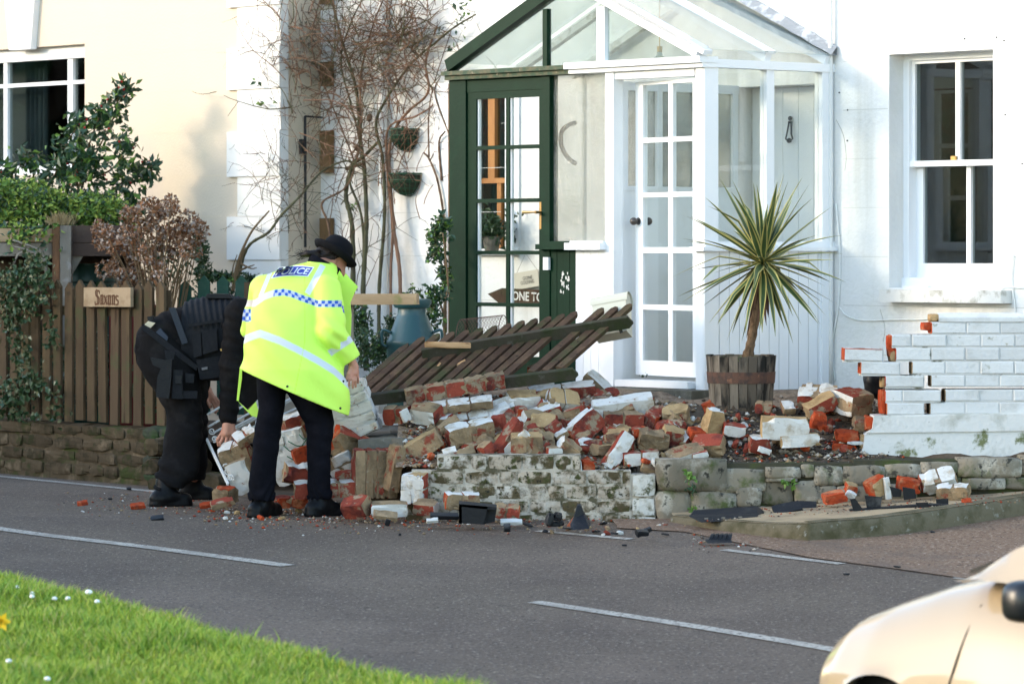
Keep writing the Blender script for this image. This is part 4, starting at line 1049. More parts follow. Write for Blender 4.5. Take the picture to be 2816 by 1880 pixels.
for k, (px, py, w, h_) in enumerate(((440, 1228, 46, 50), (435, 1282, 50, 46), (575, 1335, 120, 75), (520, 1290, 90, 60), (470, 1330, 80, 40))):
    y = 27.6 - .3 * (k > 1); me = stonemesh("stone", w * y / FPX, .3, h_ * y / FPX, 90 + k, .13, 3, [m_bstone], .15)
    p = at(px, py, y)
    if k == 0: gs2 = thing("rough_garden_step", "rough brown stone step behind the officers", "step", (p.x, p.y, 0))
    link_part("stone", me, gs2, p, (0, 0, rotA * .4))

# ------------------------------------------------------------------ fences and planter on the left
pf = thing("picket_fence", "brown wooden picket fence standing on the stone wall", "fence", AP(AL / 2, -.08, .38))
def picket_mesh(w, h_, t, pt):
    mb = MB(); mb.prism([(-w / 2, 0, 0), (w / 2, 0, 0), (w / 2, 0, h_ - pt), (0, 0, h_), (-w / 2, 0, h_ - pt)], (0, t, 0)); return mb
mpk = picket_mesh(.098, 1.03, .022, .05).mesh("picket", (0, 0, 0), False, True, [m_wood])
s = as_(442, -.05); zt = az(180, 772, -.05)
k = 0
while s > .4:
    o = link_part("picket", mpk, pf, AP(s, -.05, zt - 1.03 + rr.uniform(-.012, .012)), (rr.uniform(-.01, .01), rr.uniform(-.012, .012), rotA)); s -= .1475; k += 1
mb = MB()
for z in (zt - .22, zt - .80): mb.bar(AP(.2, -.10, z), AP(as_(470, -.1), -.10, z), .04, .07)
mb.bar(AP(as_(458, -.12), -.12, .2), AP(as_(458, -.12), -.12, zt - .06), .07, .07); part("rail", mb, m_wood, pf)
sg = thing("house_name_board", "carved wooden name board fixed to the picket fence", "sign", AP(as_(300, 0), 0, az(300, 843, 0)))
me = stonemesh("board", .0, .0, .0, 1)
mb = MB(); s0, s1 = as_(236, -.02), as_(365, -.02); z0, z1 = az(300, 844, -.02), az(300, 791, -.02)
P8 = [AP(s0, 0, z0), AP(s1, 0, z0 + .004), AP(s1, -.026, z0 + .004), AP(s0, -.026, z0)]; mb.hexa(P8 + [AP(s0, 0, z1), AP(s1, 0, z1 + .004), AP(s1, -.026, z1 + .004), AP(s0, -.026, z1)])
part("board", mb, mat("sign_wood", (.34, .245, .15), .8, [((.24, .16, .09), 8, .45, .65, (.2, 1, 1))], .3, 40), sg)
# carved old-style letters
m_carve = mat("carved_letter", (.10, .042, .018), .8)
def strokes(name, polys, base, dirU, nrm, hgt, parent, m):
    mb = MB()
    for poly in polys: mb.prism([base + dirU * x * hgt + Vector((0, 0, y * hgt)) for x, y in poly], nrm * .002)
    return part(name, mb, m, parent)
def stem(x, y0, y1, w=.13): # blackletter stem with diamond feet
    return [[(x, y0 + .08), (x + w, y0 + .08), (x + w, y1 - .08), (x, y1 - .08)], [(x - .05, y1 - .06), (x + w * .5, y1 - .15), (x + w + .04, y1 - .05), (x + w * .4, y1 + .04)], [(x - .03, y0 + .06), (x + w * .5, y0 - .04), (x + w + .07, y0 + .06), (x + w * .5, y0 + .15)]]
def dia(x0, y0, x1, y1, w=.05):
    dx, dy = x1 - x0, y1 - y0; l = math.hypot(dx, dy); a, b = -dy / l * w, dx / l * w
    return [(x0 + a, y0 + b), (x0 - a, y0 - b), (x1 - a, y1 - b), (x1 + a, y1 + b)]
LET = []
LET += [dia(.1, .95, .5, .86, .06), dia(.08, .92, .10, .62, .07), dia(.08, .62, .46, .42, .075), dia(.46, .44, .44, .10, .07), dia(.44, .08, .0, .0, .06), dia(.02, .02, .0, .22, .04), dia(.5, .86, .52, .70, .04), dia(.27, .95, .27, .05, .03)]
for x in (.62, .82): LET += stem(x, 0, .62)
LET += [dia(.66, .58, .88, .64, .04), dia(.66, .05, .86, .10, .04), dia(.66, .34, .86, .36, .03)]
LET += [dia(1.05, .60, 1.36, .02, .07), dia(1.04, .02, 1.36, .60, .04), dia(1.06, .32, 1.36, .32, .03)]
for x in (1.46, 1.68): LET += stem(x, 0, .62)
LET += [dia(1.52, .60, 1.74, .60, .04), dia(1.52, .02, 1.74, .02, .04)]
for x in (1.92, 2.14): LET += stem(x, 0, .62)
LET += [dia(1.98, .58, 2.2, .64, .04)]
LET += [dia(2.38, .60, 2.66, .55, .05), dia(2.38, .58, 2.40, .36, .06), dia(2.40, .36, 2.64, .26, .06), dia(2.64, .28, 2.62, .06, .06), dia(2.62, .04, 2.34, .0, .05)]
hg = (z1 - z0) * .80
strokes("carved_lettering", LET, AP(s0 + (s1 - s0) * .5 - hg * 1.33, .0006, z0 + (z1 - z0) * .12), AD, AN, hg, sg, m_carve)
# green gate pickets further back
gf = thing("green_picket_gate", "dark green picket gate behind the bending officer", "gate", at(590, 1150, 29.6))
m_gpick = mat("faded_green_wood", (.016, .060, .040), .7, [((.035, .08, .055), 8, .5, .65)], .2, 40, var=.12)
mgp = picket_mesh(.092, 1.05, .024, .05).mesh("picket", (0, 0, 0), False, True, [m_gpick])
for i, (px, py) in enumerate(((508, 770), (560, 757), (612, 758), (663, 757))):
    p = at(px, py, 29.6); link_part("picket", mgp, gf, (p.x, p.y, p.z - 1.05), (0, 0, -.25))
mb = MB()
for py in (832, 1010): mb.bar(at(488, py, 29.65), at(700, py - 2, 29.65), .04, .08)
part("rail", mb, m_gpick, gf)
gp = MB(); p = at(690, 800, 29.2); gp.box(p.x - .05, p.x + .06, 29.2, 29.3, .2, wz(776, 29.2)); solo("gate_post", gp, m_wood, "brown timber post between the green gate and the woman", "post")
wp = MB(); p = at(715, 760, 28.9); wp.prism([(p.x - .035, 28.9, .3), (p.x + .035, 28.9, .3), (p.x + .035, 28.9, wz(772, 28.9)), (p.x + .012, 28.9, wz(750, 28.9)), (p.x - .035, 28.9, wz(760, 28.9))], (0, .03, 0)); solo("white_picket", wp, m_oldwhite, "single white picket beside the woman in the yellow jacket", "picket")
# raised timber planter
YP = 30.1
tp_ = thing("timber_planter", "raised planter of old sleepers on a grey post behind the fence", "planter", at(180, 1000, YP))
def pbox(mb, a, b, t, d, y0, y1): mb.box(wx(a, y0), wx(b, y0), y0, y1, wz(d, y0), wz(t, y0))
mb = MB(); pbox(mb, 165, 195, 620, 1140, YP - .1, YP + .02); part("post", mb, m_greywood, tp_)
mb = MB(); pbox(mb, 144, 164, 620, 1140, YP - .06, YP + .06); part("post", mb, mat("split_brown_post", (.20, .10, .05), .85, [((.08, .045, .028), 9, .45, .62, (1, 1, .12))], .4, 40), tp_, label="split brown post")
for a, b, t, d, m in ((-120, 143, 628, 665, m_plank), (-120, 143, 668, 704, m_greywood), (196, 366, 620, 667, m_darkwood), (196, 360, 669, 704, m_darkwood)):
    mb = MB(); pbox(mb, a, b, t, d, YP - .02, YP + .05); part("board", mb, m, tp_)
mb = MB(); mb.prism([at(196, 704, YP), at(228, 704, YP), at(198, 755, YP), at(196, 755, YP)], (0, .04, 0)); part("brace", mb, m_greywood, tp_)
mb = MB(); pbox(mb, -140, 380, 640, 1140, YP + .9, YP + .95); part("shade_panel", mb, m_darkwood, tp_)  # added dark panel, stands in for the deep shade under the planter
mb = MB(); mb.box(wx(-120, YP), wx(366, YP), YP + .05, YP + .9, wz(700, YP), wz(640, YP)); part("soil", mb, m_soil, tp_)
mb = MB(); c = at(240, 760, YP + .5); mb.lathe((c.x, c.y, .3), [(.20, 0), (.23, .5), (.22, c.z - .35), (.235, c.z - .34), (.235, c.z - .28), (.20, c.z - .22), (.20, c.z - .20)], 24); solo("water_butt", mb, mat("green_butt", (.012, .045, .035), .4), "dark green water butt under the timber planter", "barrel", smooth=40)
mb = MB(); mb.box(wx(300, 29.4), wx(440, 29.4), 29.4, 29.46, .3, wz(838, 29.4)); solo("red_board", mb, mat("dark_red_paint", (.12, .016, .010), .7), "dark red board behind the picket fence", "board")

# ------------------------------------------------------------------ things on the terrace
ch = thing("milk_churn", "dark teal painted milk churn by the porch", "milk churn", (at(1133, 900, 26.75).x, 26.75, .55))
m_churn = mat("teal_churn_paint", (.016, .062, .066), .38, [((.03, .085, .085), 5, .5, .68), ((.10, .08, .06), 30, .70, .76)], .15, 40, spec=.5)
c = Vector(ch.location); k = 26.75 / FPX
mb = MB(); mb.lathe(c, [(.165, 0), (.172, .02), (.172, .46), (.176, .475), (.172, .49), (.165, .50), (.108, wz(870, 26.75) - .55), (.098, wz(864, 26.75) - .55), (.098, wz(846, 26.75) - .55)], 40); part("body", mb, m_churn, ch, smooth=35)
mb = MB(); mb.lathe(c, [(.085, wz(848, 26.75) - .55), (.118, wz(846, 26.75) - .55), (.135, wz(832, 26.75) - .55), (.132, wz(824, 26.75) - .55), (.10, wz(821, 26.75) - .55), (.0, wz(820, 26.75) - .55)], 36); part("lid", mb, m_churn, ch, smooth=35)
for s in (-1, 1):
    mb = MB(); zz = .55; mb.tube(smoothpath([c + Vector((s * .14, -.05, .545)), c + Vector((s * .20, -.05, .56)), c + Vector((s * .20, -.05, .47)), c + Vector((s * .165, -.05, .45))], 12), .011, 7); part("handle", mb, m_churn, ch, smooth=True)
rl = thing("garden_rail", "pale timber rail on a post beside the milk churn", "rail", (at(972, 900, 26.2).x, 26.2, .5))
mb = MB(); mb.bar(at(930, 823, 26.2), at(1149, 822, 26.1), .09, 30 * 26.2 / FPX); part("rail", mb, m_plank, rl)
mb = MB(); p = at(955, 900, 26.2); mb.box(p.x - .04, p.x + .04, 26.22, 26.3, .4, 1.31); part("post", mb, m_greywood, rl)
# half barrel with a cordyline
BC = Vector((at(2038, 1000, 25.2).x, 25.2, .585))
ba = thing("barrel_planter", "oak half barrel planter with a rusty hoop, standing on gravel", "planter", BC)
zb0, zb1 = .585, wz(977, 25.2); r0, r1 = .196, .226
NS = 22
for i in range(NS):
    a0 = 2 * math.pi * i / NS + .012; a1 = 2 * math.pi * (i + 1) / NS - .012; mb = MB(); zt_ = zb1 + rr.uniform(-.008, .006)
    cs = lambda a, r, z: BC + Vector((math.cos(a) * r, math.sin(a) * r, z - .585))
    mb.hexa([cs(a0, r0, zb0), cs(a1, r0, zb0), cs(a1, r0 - .022, zb0), cs(a0, r0 - .022, zb0), cs(a0, r1, zt_), cs(a1, r1, zt_), cs(a1, r1 - .024, zt_), cs(a0, r1 - .024, zt_)])
    part("stave", mb, m_barrel, ba)
rad = lambda z: lerp(r0, r1, (z - zb0) / (zb1 - zb0))
mb = MB(); za_, zb_ = wz(1052, 25.2), wz(1021, 25.2); mb.lathe(BC - Vector((0, 0, .585)), [(rad(za_) - .004, za_), (rad(za_) + .004, za_), (rad(zb_) + .004, zb_), (rad(zb_) - .004, zb_)], 48, cap=False); part("hoop", mb, m_rust, ba)
mb = MB(); mb.lathe(BC - Vector((0, 0, .585)), [(.20, zb0 + .03), (.205, zb1 - .04), (.12, zb1 - .022), (.0, zb1 - .02)], 30); part("soil", mb, m_soil, ba)
mb = MB(); rl_ = random.Random(4)
def bp(): a = rl_.uniform(0, 6.28); r = .2 * math.sqrt(rl_.random()); return (BC.x + r * math.cos(a), BC.y + r * math.sin(a), zb1 - .025)
leafcards(mb, 240, bp, .022, rl_, 2, .6); part("weeds", mb, [m_leafm, m_leafy], ba, recalc=False)['kind'] = 'stuff'
cy = thing("cordyline_palm", "spiky variegated cordyline growing from the half barrel", "plant", (at(2060, 980, 25.2).x, 25.2, zb1 - .03))
top = at(2097, 722, 25.15)
m_cgreen = mat("cordyline_leaf", (.045, .082, .030), .42, [((.065, .11, .038), 8, .45, .6)], spec=.4); m_cyel = mat("cordyline_margin", (.44, .38, .13), .5); m_cdead = mat("dead_cordyline_leaf", (.10, .055, .035), .8)
mb = MB(); tpts = smoothpath([(at(2056, 985, 25.2)), at(2068, 925, 25.18), at(2085, 830, 25.16), top + Vector((0, 0, -.03))], 22)
mb.tube(tpts, [.030 + .005 * ((i * 7) % 3 - 1) * .5 + (.012 * max(0, 1 - i / 4)) for i in range(23)], 10); part("trunk", mb, m_palmtrunk, cy, smooth=True)
lr = random.Random(12)
def palmleaf(az_, el, L, dead=False):
    d = Vector((math.cos(el) * math.cos(az_), math.cos(el) * math.sin(az_), math.sin(el))); side = d.cross(Vector((0, 0, 1)))
    if side.length < .1: side = Vector((1, 0, 0))
    side.normalize(); side = (side + Vector((lr.gauss(0, .25), lr.gauss(0, .25), lr.gauss(0, .25)))).normalized()
    nrm = side.cross(d).normalized(); mb = MB(); n = 9
    p = top + d * .02 + Vector((0, 0, lr.uniform(-.03, .02))); dd = d.copy(); wmax = lr.uniform(.020, .029) * (.8 if dead else 1)
    dr_ = lr.uniform(.004, .05) + (.06 if dead else 0); bend_ = lr.gauss(0, .018); kink_ = lr.randrange(4, 8) if lr.random() < .08 else -1
    for i in range(n + 1):
        u = i / n; w = wmax * (.55 + 1.5 * u if u < .3 else (1 - ((u - .3) / .7) ** 1.8)); w = max(w, .0008)
        fold = nrm * w * .35
        mb.v.extend([p - side * w + fold, p - side * w * .62 + fold * .6, p, p + side * w * .62 + fold * .6, p + side * w + fold])
        dd = (dd + Vector((0, 0, -dr_ * (0.35 + u))) + side * bend_ + (Vector((0, 0, -.5)) if i == kink_ else Vector((0, 0, 0)))).normalized(); p = p + dd * (L / n)
    for i in range(n):
        for k_ in range(4):
            mb.f.append([i * 5 + k_, i * 5 + k_ + 1, (i + 1) * 5 + k_ + 1, (i + 1) * 5 + k_]); mb.m.append(2 if dead else (1 if k_ in (0, 3) else 0))
    part("leaf", mb, [m_cgreen, m_cyel, m_cdead], cy, smooth=True, recalc=False)
NL = 84
for i in range(NL):
    u = (i + .5) / NL
    el = math.radians(lerp(84, -66, u ** .92)) + lr.gauss(0, .06)
    palmleaf(i * 2.39996 + lr.gauss(0, .15), el, lr.uniform(.47, .60) * (1.0 if el > -.5 else .92))
for i in range(7): palmleaf(lr.uniform(0, 6.28), math.radians(lr.uniform(-84, -66)), lr.uniform(.3, .5), True)
# ------------------------------------------------------------------ the fallen garden gate
fg = thing("fallen_picket_gate", "dark weathered picket gate torn off and lying across the rubble", "gate", at(1290, 1040, 25.4))
tips = [(1735, 840), (1696, 848), (1658, 851), (1585, 861), (1550, 868), (1513, 875), (1476, 880), (1440, 886), (1403, 894), (1365, 900), (1325, 906), (1286, 913), (1247, 917), (1207, 921), (1165, 931), (1132, 940)]
dv = Vector((0, 1, 0))
for i, (px, py) in enumerate(tips):
    L = 1.0 if i < 3 else 1.08
    p1 = at(px, py, 25.82); p0 = at(px - 197 * L, py + 174 * L, 25.12)
    a = (p1 - p0).normalized(); sd_ = Vector((1, 0, .12)); sd_ = (sd_ - a * sd_.dot(a)).normalized(); nn = a.cross(sd_)
    if nn.y > 0: nn = -nn
    w, t = .024, .028; mb = MB()
    ends = [p0 - sd_ * w, p0 + sd_ * w, p1 + sd_ * w - a * .03, p1 + sd_ * w * .4, p1 - sd_ * w * .4, p1 - sd_ * w - a * .03]
    if i == 15: ends = [p0 - sd_ * w, p0 + sd_ * w, p0.lerp(p1, .9) + sd_ * w, p0.lerp(p1, .96), p0.lerp(p1, .88) - sd_ * w]
    mb.prism([q - nn * t / 2 for q in ends], nn * t); part("picket", mb, m_gatewood, fg)
def rail(a, b, w, t, name="rail", m=m_gaterail):
    mb = MB(); d = (b - a).normalized(); up = Vector((-.65, -.25, .7)); up = (up - d * up.dot(d)).normalized(); nn = d.cross(up)
    if nn.y > 0: nn = -nn
    e = d * .025
    mb.prism([a - up * w / 2, b - up * w / 2 - e, b - up * w * .1 + e * .3, b + up * w / 2 - e, a + up * w / 2], nn * t); part(name, mb, m, fg)
rail(at(1160, 972, 25.58), at(1737, 880, 25.60), .076, .05); rail(at(975, 1100, 25.08), at(1586, 1022, 25.10), .072, .05)
me = stonemesh("split_stile", .30, .02, .040, 5, .35, 4, [m_splinter], .5); link_part("split_stile", me, fg, at(1231, 949, 25.52), (0, math.radians(1), math.radians(3)))
mb = MB(); p = at(1706, 905, 25.6); mb.obox(p, (1, 0, .3), (0, 1, 0), (-.3, 0, 1), .022, .006, .05); part("hinge", mb, m_iron, fg)
for (px, py, l, r_) in ((1262, 1000, .10, .6), (1205, 1005, .05, .9)):
    me = stonemesh("splinter", l, .01, .014, px, .4, 3, [m_splinter], .5); link_part("splinter", me, fg, at(px, py, 25.42), (0, -r_, 0))
# letter box lying behind it
lb = thing("letter_box", "cream metal letter box lying tilted against the fallen gate", "letter box", at(1640, 880, 25.95))
m_lb = mat("cream_enamel", (.55, .53, .43), .4, [((.40, .38, .30), 5, .55, .75)])
c = at(1628, 868, 25.95); ax = Vector((.93, -.32, .18)).normalized(); dn = Vector((-.62, -.1, -.75)); dn = (dn - ax * dn.dot(ax)).normalized(); fr_ = ax.cross(dn)
if fr_.y > 0: fr_ = -fr_
mb = MB(); L = .235; Rr = .056; H = .24
prof = [(Rr * math.cos(a), -Rr * math.sin(a)) for a in np.linspace(0, math.pi, 12)]
o0 = at(1682, 836, 25.92) - ax * L / 2
poly = [o0 + fr_ * (x) + dn * z for x, z in prof] + [o0 - fr_ * Rr + dn * H, o0 + fr_ * Rr + dn * H]
mb.prism(poly, ax * L); part("body", mb, m_lb, lb)
mb = MB(); R2 = Rr + .006; prof2 = [(R2 * math.cos(a), -R2 * math.sin(a)) for a in np.linspace(-.25, math.pi + .25, 16)]
o1 = o0 - ax * .012; poly = [o1 + fr_ * x + dn * z for x, z in prof2] + [o1 + fr_ * (x * .97) + dn * (z + .001) for x, z in prof2[::-1]]
n2 = len(prof2)
for k in range(n2): mb.v.append(o1 + fr_ * prof2[k][0] + dn * prof2[k][1])
for k in range(n2): mb.v.append(o1 + fr_ * prof2[k][0] + dn * prof2[k][1] + ax * (L + .024))
for k in range(n2 - 1): mb.f.append([k, k + 1, n2 + k + 1, n2 + k]); mb.m.append(0)
part("lid", mb, m_lb, lb, smooth=True)
# rusty wire cloche
wc = thing("wire_cloche", "rusty arched wire mesh cloche behind the fallen gate", "cloche", at(1320, 930, 26.3))
m_wire = mat("rusty_wire", (.10, .055, .04), .7, metal=.3)
c0 = at(1268, 905, 26.45); axw = Vector((.93, -.30, .10)).normalized(); uw = Vector((0, 0, 1)); sw = axw.cross(uw).normalized()
def cp(u, a): return c0 + axw * u + sw * .105 * math.cos(a) + uw * (.125 * math.sin(a) - .06)
Lw = .30; mb = MB()
for u in (0, Lw): mb.tube([cp(u, a) for a in np.linspace(-.5, math.pi + .5, 22)], .0035, 5)
for a in (.02, math.pi / 2, math.pi - .02): mb.tube([cp(0, a), cp(Lw, a)], .003, 5)
part("hoop", mb, m_wire, wc)
mb = MB()
for k in range(-16, 22):
    for s in (1, -1):
        pts = []
        for a in np.linspace(0, math.pi, 16):
            u = k * .022 + s * a * .07 + (0 if s > 0 else .22)
            if 0 <= u <= Lw: pts.append(cp(u, a))
        if len(pts) > 2: mb.tube(pts, .0011, 3, cap=False)
part("mesh", mb, m_wire, wc)
# black rubbish bag
bm_ = stonemesh("rubbish_bag", .13, .12, .16, 17, .35, 5, [m_plastic], .35, True)
o = bpy.data.objects.new("rubbish_bag", bm_); COL.objects.link(o); o.location = at(2408, 1060, 25.0); tag(o, "black plastic rubbish bag behind the cracked wall", "bag")

# ------------------------------------------------------------------ rubble: bonded lumps and single bricks
MATS = {'r': m_red, 'o': m_fresh, 'm': m_mortar, 'y': m_mortar_y, 'w': m_wpaint}
def faces_mats(spec):
    d = {}
    for tok in spec.split():
        for ch_ in tok[0:-2]: d[ch_] = tok[-1]
    return d
def brickmesh(lx, ly, lz, fm, seed, rough=.045, broken=0, corner=.10):
    """brick with its own surface on each face: F T L R B K -> r o m y w"""
    b = bmesh.new(); bmesh.ops.create_cube(b, size=1.0)
    bmesh.ops.subdivide_edges(b, edges=b.edges, cuts=3 if max(lx, lz) > .12 else 2, use_grid_fill=True)
    r = random.Random(seed); off = Vector((r.uniform(-90, 90), r.uniform(-90, 90), r.uniform(-90, 90))); sz = (lx, ly, lz); mn = min(sz)
    keys = []; slots = []
    for f in b.faces:
        n = f.normal; k = max((('R', n.x), ('L', -n.x), ('K', n.y), ('F', -n.y), ('T', n.z), ('B', -n.z)), key=lambda q: q[1])[0]
        mk = fm.get(k, fm.get('*', 'r'))
        if mk not in slots: slots.append(mk)
        f.material_index = slots.index(mk)
    chips = {}
    for v in b.verts:
        p = v.co.copy(); q = Vector((p.x * lx, p.y * ly, p.z * lz)); k = sum(1 for c in p if abs(abs(c) - .5) < 1e-4)
        if k == 3:
            amt = mn * corner * r.uniform(.1, 1.0) * (3.2 if r.random() < .18 else 1)
            q -= Vector((math.copysign(1, p.x), math.copysign(1, p.y), math.copysign(1, p.z))) * amt
        if k == 2 and r.random() < .2: q -= Vector([math.copysign(1, c) if abs(abs(c) - .5) < 1e-4 else 0 for c in p]) * mn * r.uniform(.04, .16)
        q += Vector(mnoise.noise_vector(q * 14 + off)) * mn * rough + Vector(mnoise.noise_vector(q * 45 + off)) * mn * rough * .8
        if broken and p.x > .4 - .01: q.x -= lx * (.10 * broken) * (mnoise.noise(q * 25 + off) + .35 + p.z * .5)
        v.co = q
    me = bpy.data.meshes.new("brick"); b.to_mesh(me); b.free()
    for s in slots: me.materials.append(MATS[s])
    return me
bseed = [100]
def rub(label, px, py, lpx, hpx, roll=0, yaw=0, pitch=22, n=1, fm="*=r", y=None, dep=.105, axis='x', cat=None, group=None, name=None, nz=1, broken=0, rough=.032):
    if y is None: y = 24.32 + (1250 - py) / 210.0
    s = y / FPX; lx, lz = lpx * s, hpx * s; fmd = faces_mats(fm); bseed[0] += 1
    M = (Matrix.Rotation(-math.radians(roll), 4, 'Y') @ Matrix.Rotation(math.radians(pitch), 4, 'X') @ Matrix.Rotation(math.radians(yaw), 4, 'Z'))
    e = M.to_euler(); loc = at(px, py, y)
    cat = cat or ("brick" if n * nz == 1 else "masonry lump")
    if n * nz == 1:
        o = bpy.data.objects.new(name or "fallen_brick", brickmesh(lx, dep, lz, fmd, bseed[0], rough, broken)); COL.objects.link(o)
        o.location = loc; o.rotation_euler = e; tag(o, label, cat, group); return o
    t = thing(name or "masonry_lump", label, cat, loc, group); t.rotation_euler = e
    j = .008
    for k in range(n):
        for l in range(nz):
            bx, bz = lx / n, lz / nz
            sh = (bx * .5 if (nz > 1 and l % 2 and n > 1) else 0)
            o = bpy.data.objects.new("brick", brickmesh(bx - j, dep * (1 - .0 * l), bz - (j if nz > 1 else 0), fmd, bseed[0] * 17 + k * 5 + l, rough, broken if k == n - 1 else 0)); COL.objects.link(o); o.parent = t
            o.location = (-lx / 2 + bx * (k + .5) + (sh if k < n - 1 else sh * 0), 0, -lz / 2 + bz * (l + .5))
            o.rotation_euler = (rr.uniform(-.03, .03), rr.uniform(-.03, .03), rr.uniform(-.03, .03))
    me = stonemesh("mortar", lx - .012, dep - .010, lz - .012, bseed[0], .06, 3, [m_joint if fmd.get('F') == 'w' and nz > 1 else m_mortar], .08)
    o = bpy.data.objects.new("mortar", me); COL.objects.link(o); o.parent = t
    return t
G0 = lambda py: 1.65 * FPX / (py - HY)            # depth of flat ground seen at py
R = rub
# back of the heap
R("long row of red coping bricks below the fallen gate", 1251, 1066, 280, 40, 9, 4, 12, 5, "T=m B=w R=m L=m K=m *=r", 24.96, .11)
R("long coping piece lying under the row of red bricks", 1262, 1114, 190, 24, 6, 3, 20, 3, "T=w F=m *=r", 24.86, .11)
R("pair of dark red bricks at the left end of the coping", 1094, 1140, 76, 46, 7, -18, 12, 2, "F=r T=m *=r", 24.9, .1)
R("tilted brick with a white underside left of the heap", 1172, 1136, 82, 44, 10, -34, 28, 1, "F=w T=m L=r *=r", 24.80, .12)
R("thin white render flake beside the tilted brick", 1115, 1142, 24, 34, 24, 20, 10, 1, "*=w", 24.78, .03, cat="fragment")
R("brick with a white foot standing up against the gate", 1479, 1032, 40, 62, 18, 20, 8, 1, "F=m L=o B=w *=m", 25.45, .09)
R("white flake at the foot of the upright brick", 1500, 1052, 46, 14, -14, 10, 30, 1, "*=w", 25.35, .05, cat="fragment")
R("long dark red coping with white top by the porch", 1545, 1076, 186, 34, 4, 3, 16, 2, "T=w F=r *=r", 25.30, .14)
R("mossy grey half round coping against the white panel", 1640, 1056, 74, 36, -36, -14, 24, 1, "T=w F=m *=m", 25.5, .12)
R("brick end with white side below the porch step", 1664, 1087, 78, 28, -2, 16, 24, 2, "F=r R=w T=r *=m", 25.3, .1)
R("sunlit white faced block on top of the heap", 1438, 1098, 88, 38, -4, 16, 24, 1, "F=w T=y R=r L=w *=r", 25.02, .11)
R("block of two bricks with a jointed top and cream side", 1546, 1104, 88, 48, -25, 24, 42, 2, "F=w L=w T=y R=r *=r", 25.0, .125)
R("large white half round coping stone across the heap", 1712, 1115, 168, 42, 5, 5, 22, 1, "F=w T=w L=w R=r *=r", 24.98, .13, name="coping_stone", cat="coping stone")
R("red brick end behind the white half round coping", 1784, 1118, 30, 42, 2, -10, 14, 1, "R=m *=r", 25.06, .11)
R("flat white painted slab in the upper left of the heap", 1362, 1121, 118, 15, 10, 10, 46, 1, "T=w F=m *=r", 24.95, .10, broken=1)
R("white slab leaning on a red brick", 1366, 1140, 78, 34, 18, 14, 30, 1, "F=w T=w *=m", 24.88, .09)
R("narrow white topped slab near the left of the heap", 1286, 1147, 116, 16, 5, 6, 34, 2, "T=w F=m *=r", 24.85, .09)
R("orange red brick stub in the middle of the heap", 1432, 1138, 32, 38, -3, 12, 10, 1, "F=o *=r", 24.84, .1)
R("cream and brown half brick in the middle of the heap", 1466, 1152, 66, 36, -22, 28, 26, 1, "L=w F=r T=m *=m", 24.80, .11)
R("dark brick with white top edge behind the heap centre", 1494, 1132, 96, 24, 14, 10, 22, 1, "T=w F=r *=r", 24.92, .1)
R("sandy coloured brick lying flat", 1495, 1166, 70, 40, 16, -24, 46, 1, "T=y F=m R=r *=y", 24.72, .12)
R("dark red brick end beside the sandy brick", 1524, 1186, 46, 52, 34, 24, 10, 1, "R=w F=r *=r", 24.66, .1)
R("triangular purple brown slab standing on edge", 1586, 1148, 56, 56, 20, -22, 12, 1, "F=m L=w *=r", 24.84, .05, broken=2)
R("large brick leaning with a thin white top and orange end", 1606, 1174, 102, 62, 38, 18, 12, 1, "T=w L=o F=r *=r", 24.66, .11)
R("broad brown red brick beneath the half round coping", 1713, 1157, 112, 48, -2, 4, 10, 2, "R=w F=r T=m *=m", 24.74, .12)
R("dull red brick stub right of the broad brick", 1790, 1153, 40, 38, -22, -20, 16, 1, "F=r R=o *=r", 24.8, .1)
R("brown mortar block with a hollow right of the coping", 1858, 1140, 70, 40, 12, -14, 30, 1, "F=m T=y *=m", 24.86, .11, rough=.12)
R("pair of long brown bricks sloping down at the left", 1158, 1228, 118, 50, 32, -8, 10, 1, "L=o F=m T=y *=m", 24.46, .11)
R("brown half brick at the top of the sloping bricks", 1236, 1170, 62, 32, 33, 6, 14, 1, "F=m T=m *=r", 24.62, .10)
R("block with a bright white top and red left end", 1292, 1190, 134, 56, 8, 13, 16, 2, "T=w L=r F=m *=r", 24.54, .125)
R("dark red broken end beside the white topped block", 1372, 1165, 36, 46, 8, -10, 10, 1, "*=r", 24.66, .1, broken=1)
R("red brick with a white side lying diagonally", 1396, 1206, 122, 36, 46, 20, 38, 1, "T=r F=r R=w B=w *=r", 24.48, .085)
R("white side plate of a diagonal red brick", 1418, 1218, 96, 24, 47, -24, 8, 1, "*=w", 24.40, .03, cat="fragment")
R("squat brown and red double brick on the wall edge", 1448, 1222, 90, 56, 0, 4, 14, 2, "T=y F=m R=r *=m", 24.40, .12)
R("stained white corner piece on the wall edge", 1523, 1242, 42, 28, -3, 18, 10, 1, "F=w T=m *=r", 24.36, .08)
R("tan slab sliding down to the wall edge", 1566, 1230, 62, 34, -42, 16, 20, 1, "L=w F=m T=m *=m", 24.40, .1)
R("small peak of red brick behind the wall edge", 1340, 1232, 46, 34, 28, 30, 16, 1, "T=m *=r", 24.40, .1, broken=2)
R("small white flake under the sloping bricks", 1236, 1240, 38, 10, 8, 10, 40, 1, "*=w", 24.36, .05, cat="fragment")
R("narrow brick with a white upper edge", 1542, 1194, 38, 16, 24, 12, 22, 1, "T=w *=m", 24.6, .08)
R("white brick standing diagonally at the front of the heap", 1698, 1240, 112, 40, 53, 14, 8, 1, "F=w L=w *=r", 24.36, .1)
R("whitewashed brick with red patches at the front", 1761, 1257, 102, 36, 3, 8, 10, 2, "F=w T=r *=r", 24.34, .1)
R("dark red brick end with a white right edge", 1848, 1198, 56, 46, -20, 14, 22, 1, "F=r T=y R=w L=y *=r", 24.56, .11)
